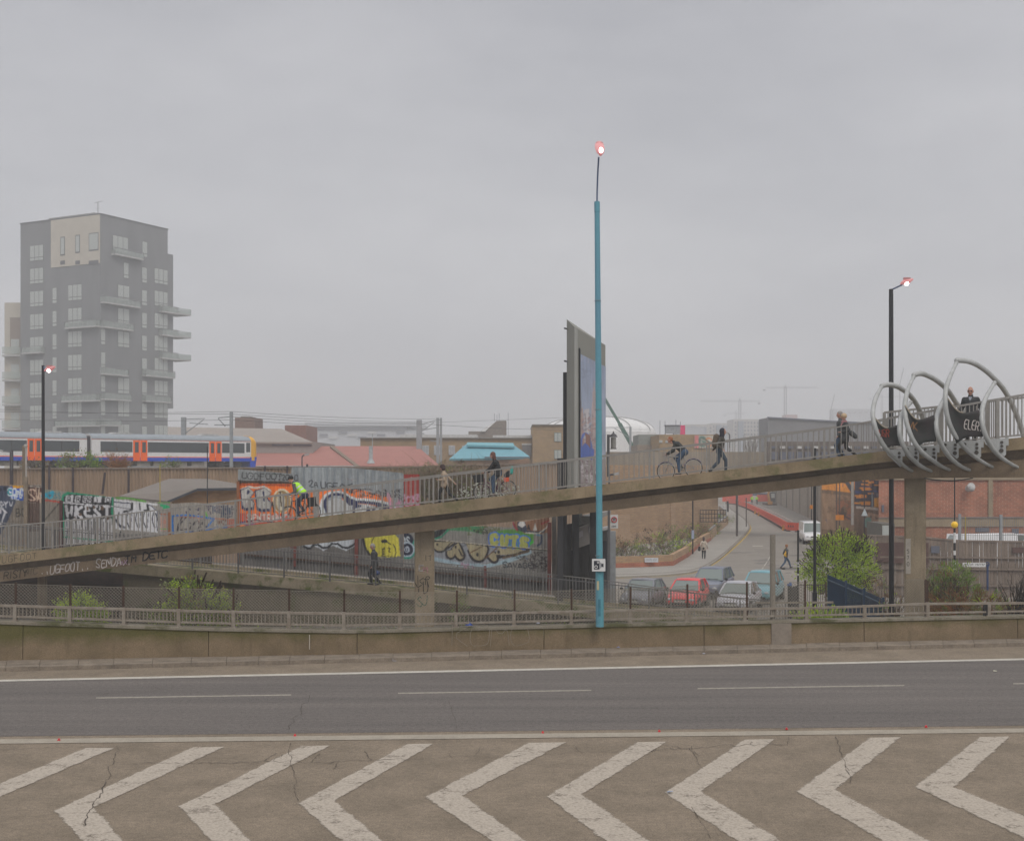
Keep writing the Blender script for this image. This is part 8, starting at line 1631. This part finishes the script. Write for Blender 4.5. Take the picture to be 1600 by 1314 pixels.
# weedy plants behind the rail
def bankp(px, z=.4): f = wpt(px, 0, 1.25); return Vector((f.x*1.03, f.y, z))
plant('green_shrub', 'small bright green shrub behind the chain link fence at the left', 'bush', bankp(122), [((0, 0, .5), (.6, .3, .5)), ((.35, 0, .75), (.36, .2, .25)), ((-.4, 0, .72), (.3, .2, .3)), ((0, 0, 1.0), (.35, .2, .2))], 3600, .05, (6, 2, 1, .3, 0), 10, .006, seed=5)
plant('tangled_shrub', 'tangled shrub with green and pale leaves hanging over the chain link fence', 'bush', bankp(300), [((0, 0, .55), (1.0, .35, .55)), ((.1, 0, 1.05), (.9, .3, .35)), ((-.8, 0, .5), (.6, .3, .35)), ((.8, 0, .6), (.5, .3, .4)), ((-.2, 0, 1.4), (.5, .2, .18))], 7000, .05, (4, 2, 3.2, 1.2, .3), 36, .006, seed=6, spikes=40, stemh=1.3)
for i, (px, n) in enumerate(((215, 300), (402, 260), (470, 220), (560, 200), (625, 120), (865, 160), (1000, 120), (80, 160))):
    plant('low_weed', ('dark low weeds behind the rail below the right end of the small green shrub', 'dark low weeds behind the rail right of the tangled shrub', 'low weeds behind the rail under the access ramp start', 'bright low weeds behind the rail left of the first pillar', 'sparse weeds at the foot of the first pillar', 'low weeds behind the rail left of the teal pole', 'dry weeds behind the rail right of the teal pole', 'dark weeds behind the rail at the far left')[i], 'weeds', bankp(px, .32), [((0, 0, .12), (.75, .25, .16)), ((.5, 0, .08), (.6, .2, .12))], n*3, .045, (1.5 if i in (3, 5) else .4, 3, 2, 1, .3), 14, .005, seed=10+i, group='weeds behind the low railing')
q = P(715, 730, 56); q.z = STREET+.1
plant('climbing_shrub', 'dark green climbing shrub right of the first pillar under the ramp', 'bush', P(717, 985, 55.9), [((0, 0, .9), (.42, .3, .5)), ((-.1, 0, .4), (.4, .3, .35))], 700, .06, (.6, 4, 2, 1, 0), 18, .01, seed=22)
plant('grass_clump', 'bright green grasses at the foot of the blue palisade fence', 'grass', Vector((wpt(1283).x*1.03, wpt(1283).y+1.3, .42)), [((0, 0, .18), (.75, .3, .28)), ((.45, 0, .1), (.5, .3, .2))], 1500, .05, (6, 2, 1, .3, 0), 14, .005, seed=23, long=3, up=1.5)
def brushy(px, py, D, w, h, label, mixx, n, seed, m=TWIG, stems=60, name='dry_shrub', sz=.05, cat='bush', zb=None, long=2.2):
    b = P(px, py, D); 
    if zb is not None: b.z = zb
    return plant(name, label, cat, b, [((0, 0, h*.5), (w*.5, w*.3, h*.5)), ((w*.25, 0, h*.35), (w*.35, w*.25, h*.35)), ((-w*.25, 0, h*.38), (w*.35, w*.25, h*.38))], n, sz, mixx, stems, .012, m, seed, long=long, up=.8, stemh=1.1)
brushy(1378, 990, 57, 2.6, 2.6, 'brown dry scrub between the blue fence and the numbered pillar', (.15, .2, .8, 4, 3), 2400, 31, stems=90)
brushy(1468, 968, 50, 1.9, 1.9, 'reddish brown dry shrub right of the numbered pillar', (.05, .2, .6, 5, 2), 1700, 32, stems=90)
brushy(1492, 955, 54, 1.9, 2.0, 'dense dark green broom shrub in front of the street name sign', (.5, 5, 2, .4, 0), 3000, 33, sz=.06, stems=70, long=3.5)
brushy(1510, 975, 48, 3.4, 1.3, 'dry orange grass in front of the broom shrub', (.5, .5, .8, 6, .5), 2400, 34, m=TWIGO, stems=110, name='dry_grass', long=4)
brushy(1562, 978, 47, 2.8, 1.0, 'dry brown grass at the right edge behind the railing', (1, .6, 1, 5, .6), 1500, 35, m=TWIGP, stems=60, name='dry_grass', long=4)
brushy(1395, 975, 50, 1.0, 1.2, 'low brown weeds beside the black lamp column', (1.5, .6, 1, 4, 1), 500, 36, stems=30)
brushy(1460, 935, 60, 1.6, 1.5, 'dull green shrub left of the broom shrub', (.2, 3, 3, 1, 0), 700, 37, stems=30, long=3)
t = plant('bare_bush', 'bare black twigged bush at the right edge behind the railing', 'bush', P(1586, 972, 46.5), [((0, 0, .9), (.7, .4, .8)), ((.35, 0, .8), (.5, .3, .7))], 30, .03, (0, 0, 0, 1, 1), 46, .016, mat('twig_black', (.03, .025, .02), .9), 38, stemh=1.2)
# hedge behind the bridge railing
for i, (px, w, h, s, lab) in enumerate(((645, 3.6, 2.6, 41, 'bare tangled hedge behind the walking woman, left part'), (700, 4.0, 2.8, 42, 'bare tangled hedge behind the bridge railing below the blue roof'), (745, 3.0, 2.2, 43, 'bare tangled hedge thinning out behind the woman on the purple bicycle'))):
    b = P(px, 800, 68); t = plant('bare_hedge', lab, 'hedge', b, [((0, 0, h*.5), (w*.5, .7, h*.5)), ((.6, 0, h*.55), (w*.4, .6, h*.42)), ((-.6, 0, h*.45), (w*.45, .6, h*.4))], 5200, .05, (.1, .7, 3, 2.5, 2), 260, .022, TWIGP, s, stemh=1.05)
for i, (px, lab) in enumerate(((778, 'pale flowering shrub behind the front wheel of the purple bicycle'), (748, 'pale flowering shrub behind the walking woman'))):
    b = P(px, 800, 66); t = plant('flowering_shrub', lab, 'bush', b, [((0, 0, .9), (1.1, .5, .7))], 500, .05, (0, 1, 4, 1, 0), 40, .01, seed=50+i); mb = MB(); rs = random.Random(60+i)
    for _ in range(130): c = b+V(rs.uniform(-1.1, 1.1), -.4+rs.uniform(-.2, .2), .9+rs.gauss(0, .32)); mb.ball(c, .035, 5, 4)
    hang(mb.build('blossom', mat('blossom', (.62, .66, .55), .8), fix=False), t)
# plants before the train
def railp(px, w, h, mixx, n, s, m, stems, lab, name, sz=.12): return plant(name, lab, 'bush', P(px, 736, 97), [((0, 0, h*.45), (w*.5, .6, h*.5)), ((w*.25, 0, h*.35), (w*.35, .5, h*.35)), ((-w*.25, 0, h*.3), (w*.4, .5, h*.32))], n, sz, mixx, stems, .02, m, s, stemh=1.2)
railp(122, 3.2, 1.5, (.2, 3, 3, .3, 0), 1300, 71, TWIG, 20, 'dull green bush on the railway wall in front of the train', 'green_bush'); railp(183, 2.0, 1.5, (0, 0, .1, 1, 0), 60, 72, TWIGO, 110, 'orange leafless shrub on the railway wall in front of the train', 'bare_bush'); railp(268, 1.6, 1.0, (.1, 2, 4, .5, 0), 500, 73, TWIG, 16, 'small dull bush before the middle orange train doors', 'green_bush'); railp(57, 2.2, .9, (0, .3, 1, 1.5, 0), 250, 74, TWIG, 50, 'brown bare scrub below the leftmost train doors', 'bare_bush')
railp(140, 1.4, 1.2, (.3, 4, 2, .2, 0), 500, 75, TWIG, 14, 'darker green bush right against the dull green one', 'green_bush')
# garden by the tan building
rs = random.Random(77)
for i, (px, py, w, h, mx_, lab) in enumerate(((955, 882, 3.0, 1.9, (.1, .4, 1, 3, 3), 'reddish brown garden shrub left, against the tan brick wall'), (985, 880, 3.0, 1.5, (.5, 2, 2, 1.5, .5), 'mixed green garden shrub above the low sign'), (1020, 876, 3.2, 2.4, (.2, .5, 1.5, 3, 2.6), 'tall reddish garden shrub in the middle of the bed'), (1042, 873, 3.6, 1.8, (4, 3, 1, 1, 0), 'bright green grassy garden shrub'), (1062, 862, 3.4, 2.2, (.5, 1.5, 2, 2.5, 1), 'brown green garden shrub below the window bars'), (1085, 848, 3.6, 1.8, (.6, 2, 2.5, 1.5, .5), 'dull garden shrub near the planter wall'), (1104, 838, 3.6, 2.0, (.6, 3, 3, 1, .3), 'green shrub in the planter, nearest the lamp column'), (1122, 823, 4.0, 1.6, (.8, 3, 3, .6, 0), 'green shrub in the planter farthest up the street'))):
    b = G(px, py, STREET); b.y += 1.8; plant('garden_shrub', lab, 'shrub', b, [((0, 0, h*.5), (w*.5, .7, h*.5)), ((w*.2, 0, h*.4), (w*.4, .6, h*.4))], 850, .10, mx_, 26, .015, TWIG, 80+i, long=2, up=.6)
t = plant('bare_tree', 'leafless thin young tree against the pale flats', 'tree', P(1174, 735, 220), [((0, 0, 4.2), (1.6, 1.2, 2.4))], 20, .04, (0, 0, 0, 1, 0), 50, .035, TWIG, 95)
# litter
def litter(px, py, w, m, lab, z=0.0, D=None, name='litter', h=.06, seed=1):
    q = G(px, py, z) if D is None else Vector(((px-CX)/F*D, D, z)); rs = random.Random(seed); mb = MB(); n = 7; top = q+V(0, 0, h)
    rim = [q+V(math.cos(a)*w*.5*rs.uniform(.6, 1.1), math.sin(a)*w*.4*rs.uniform(.6, 1.1), rs.uniform(0, .02)+.006) for a in [2*math.pi*k/n for k in range(n)]]
    for k in range(n): mb.poly([rim[k], rim[(k+1) % n], top+V(rs.uniform(-.02, .02), 0, 0)]) if h > .02 else None
    if h <= .02: mb.prism([r_ for r_ in rim], (0, 0, .01))
    return tag(mb.build(name, m), lab, 'litter')
M_pap = mat('litter_white', (.50, .52, .60), .8, .1, 20)
litter(616, 1033, .22, M_pap, 'crumpled white paper lying by the kerb under the wall', h=.09, seed=3); litter(966, 1012, .14, mat('litter_blue', (.2, .25, .5), .8), 'small bluish scrap lying on the kerb right of the teal pole', z=.12, h=.04, seed=4)
litter(1070, 1021, .12, M_pap, 'small white scrap in the gutter, left one of two', h=.03, seed=5); litter(1100, 1022, .10, M_pap, 'small white scrap in the gutter, right one of two', h=.04, seed=6)
litter(1047, 1238, .12, mat('paper_blue_white', (.45, .52, .68), .7, .2, 40), 'pale blue paper scrap lying at the tip of a chevron', z=.014, h=.01, seed=7); litter(1555, 1049, .12, mat('scrap_cream', (.6, .58, .45), .8), 'tiny cream scrap on the dark lanes at the right', z=.006, h=.02, seed=8)
litter(733, 978, .26, mat('litter_deep_blue', (.02, .07, .33), .6), 'blue bag lying on the wall behind the low railing', z=.75, D=33.55, h=.12, seed=9); litter(841, 979, .12, M_pap, 'white scrap among the weeds behind the low railing', z=.73, D=34.1, h=.08, seed=10); litter(1010, 963, .3, mat('litter_orange', (.5, .22, .1), .8), 'brownish scrap in the weeds right of the teal pole', z=.5, D=35, h=.1, seed=11)
M_dot = mat('marker_red', (.75, .05, .06), .6)
for i, (px, py) in enumerate(((92, 1156.5), (461, 1149.5), (848, 1145), (1030, 1143), (1229, 1139.5), (1447, 1136))):
    q = G(px, py, .008); t = empty('road_stud', 'tiny red reflective stud beside the near edge line', 'road stud', q, 'red studs along the edge line'); mb = MB(); mb.prism([q+V(-.022, -.02, 0), q+V(.022, -.02, 0), q+V(.022, .02, 0), q+V(-.022, .02, 0)], (0, 0, .018)); mb.prism([q+V(-.012, -.015, .018), q+V(.012, -.015, .018), q+V(.012, .015, .018), q+V(-.012, .015, .018)], (0, 0, .02)); hang(mb.build('reflector', M_dot), t)
# ================================================================ haze
m = bpy.data.materials.new('haze'); m.use_nodes = True; t_ = m.node_tree; t_.nodes.clear(); vo = N('ShaderNodeVolumePrincipled', t_); ou = N('ShaderNodeOutputMaterial', t_)
vo.inputs['Color'].default_value = (.92, .935, .96, 1); vo.inputs['Density'].default_value = HAZE; vo.inputs['Anisotropy'].default_value = .2; t_.links.new(vo.outputs[0], ou.inputs['Volume'])
mb = MB(); mb.box((-950, -40, STREET-1.0), (950, 1850, 96)); o = mb.build('haze', m); tag(o, 'pale even fog filling the air', kind='stuff')
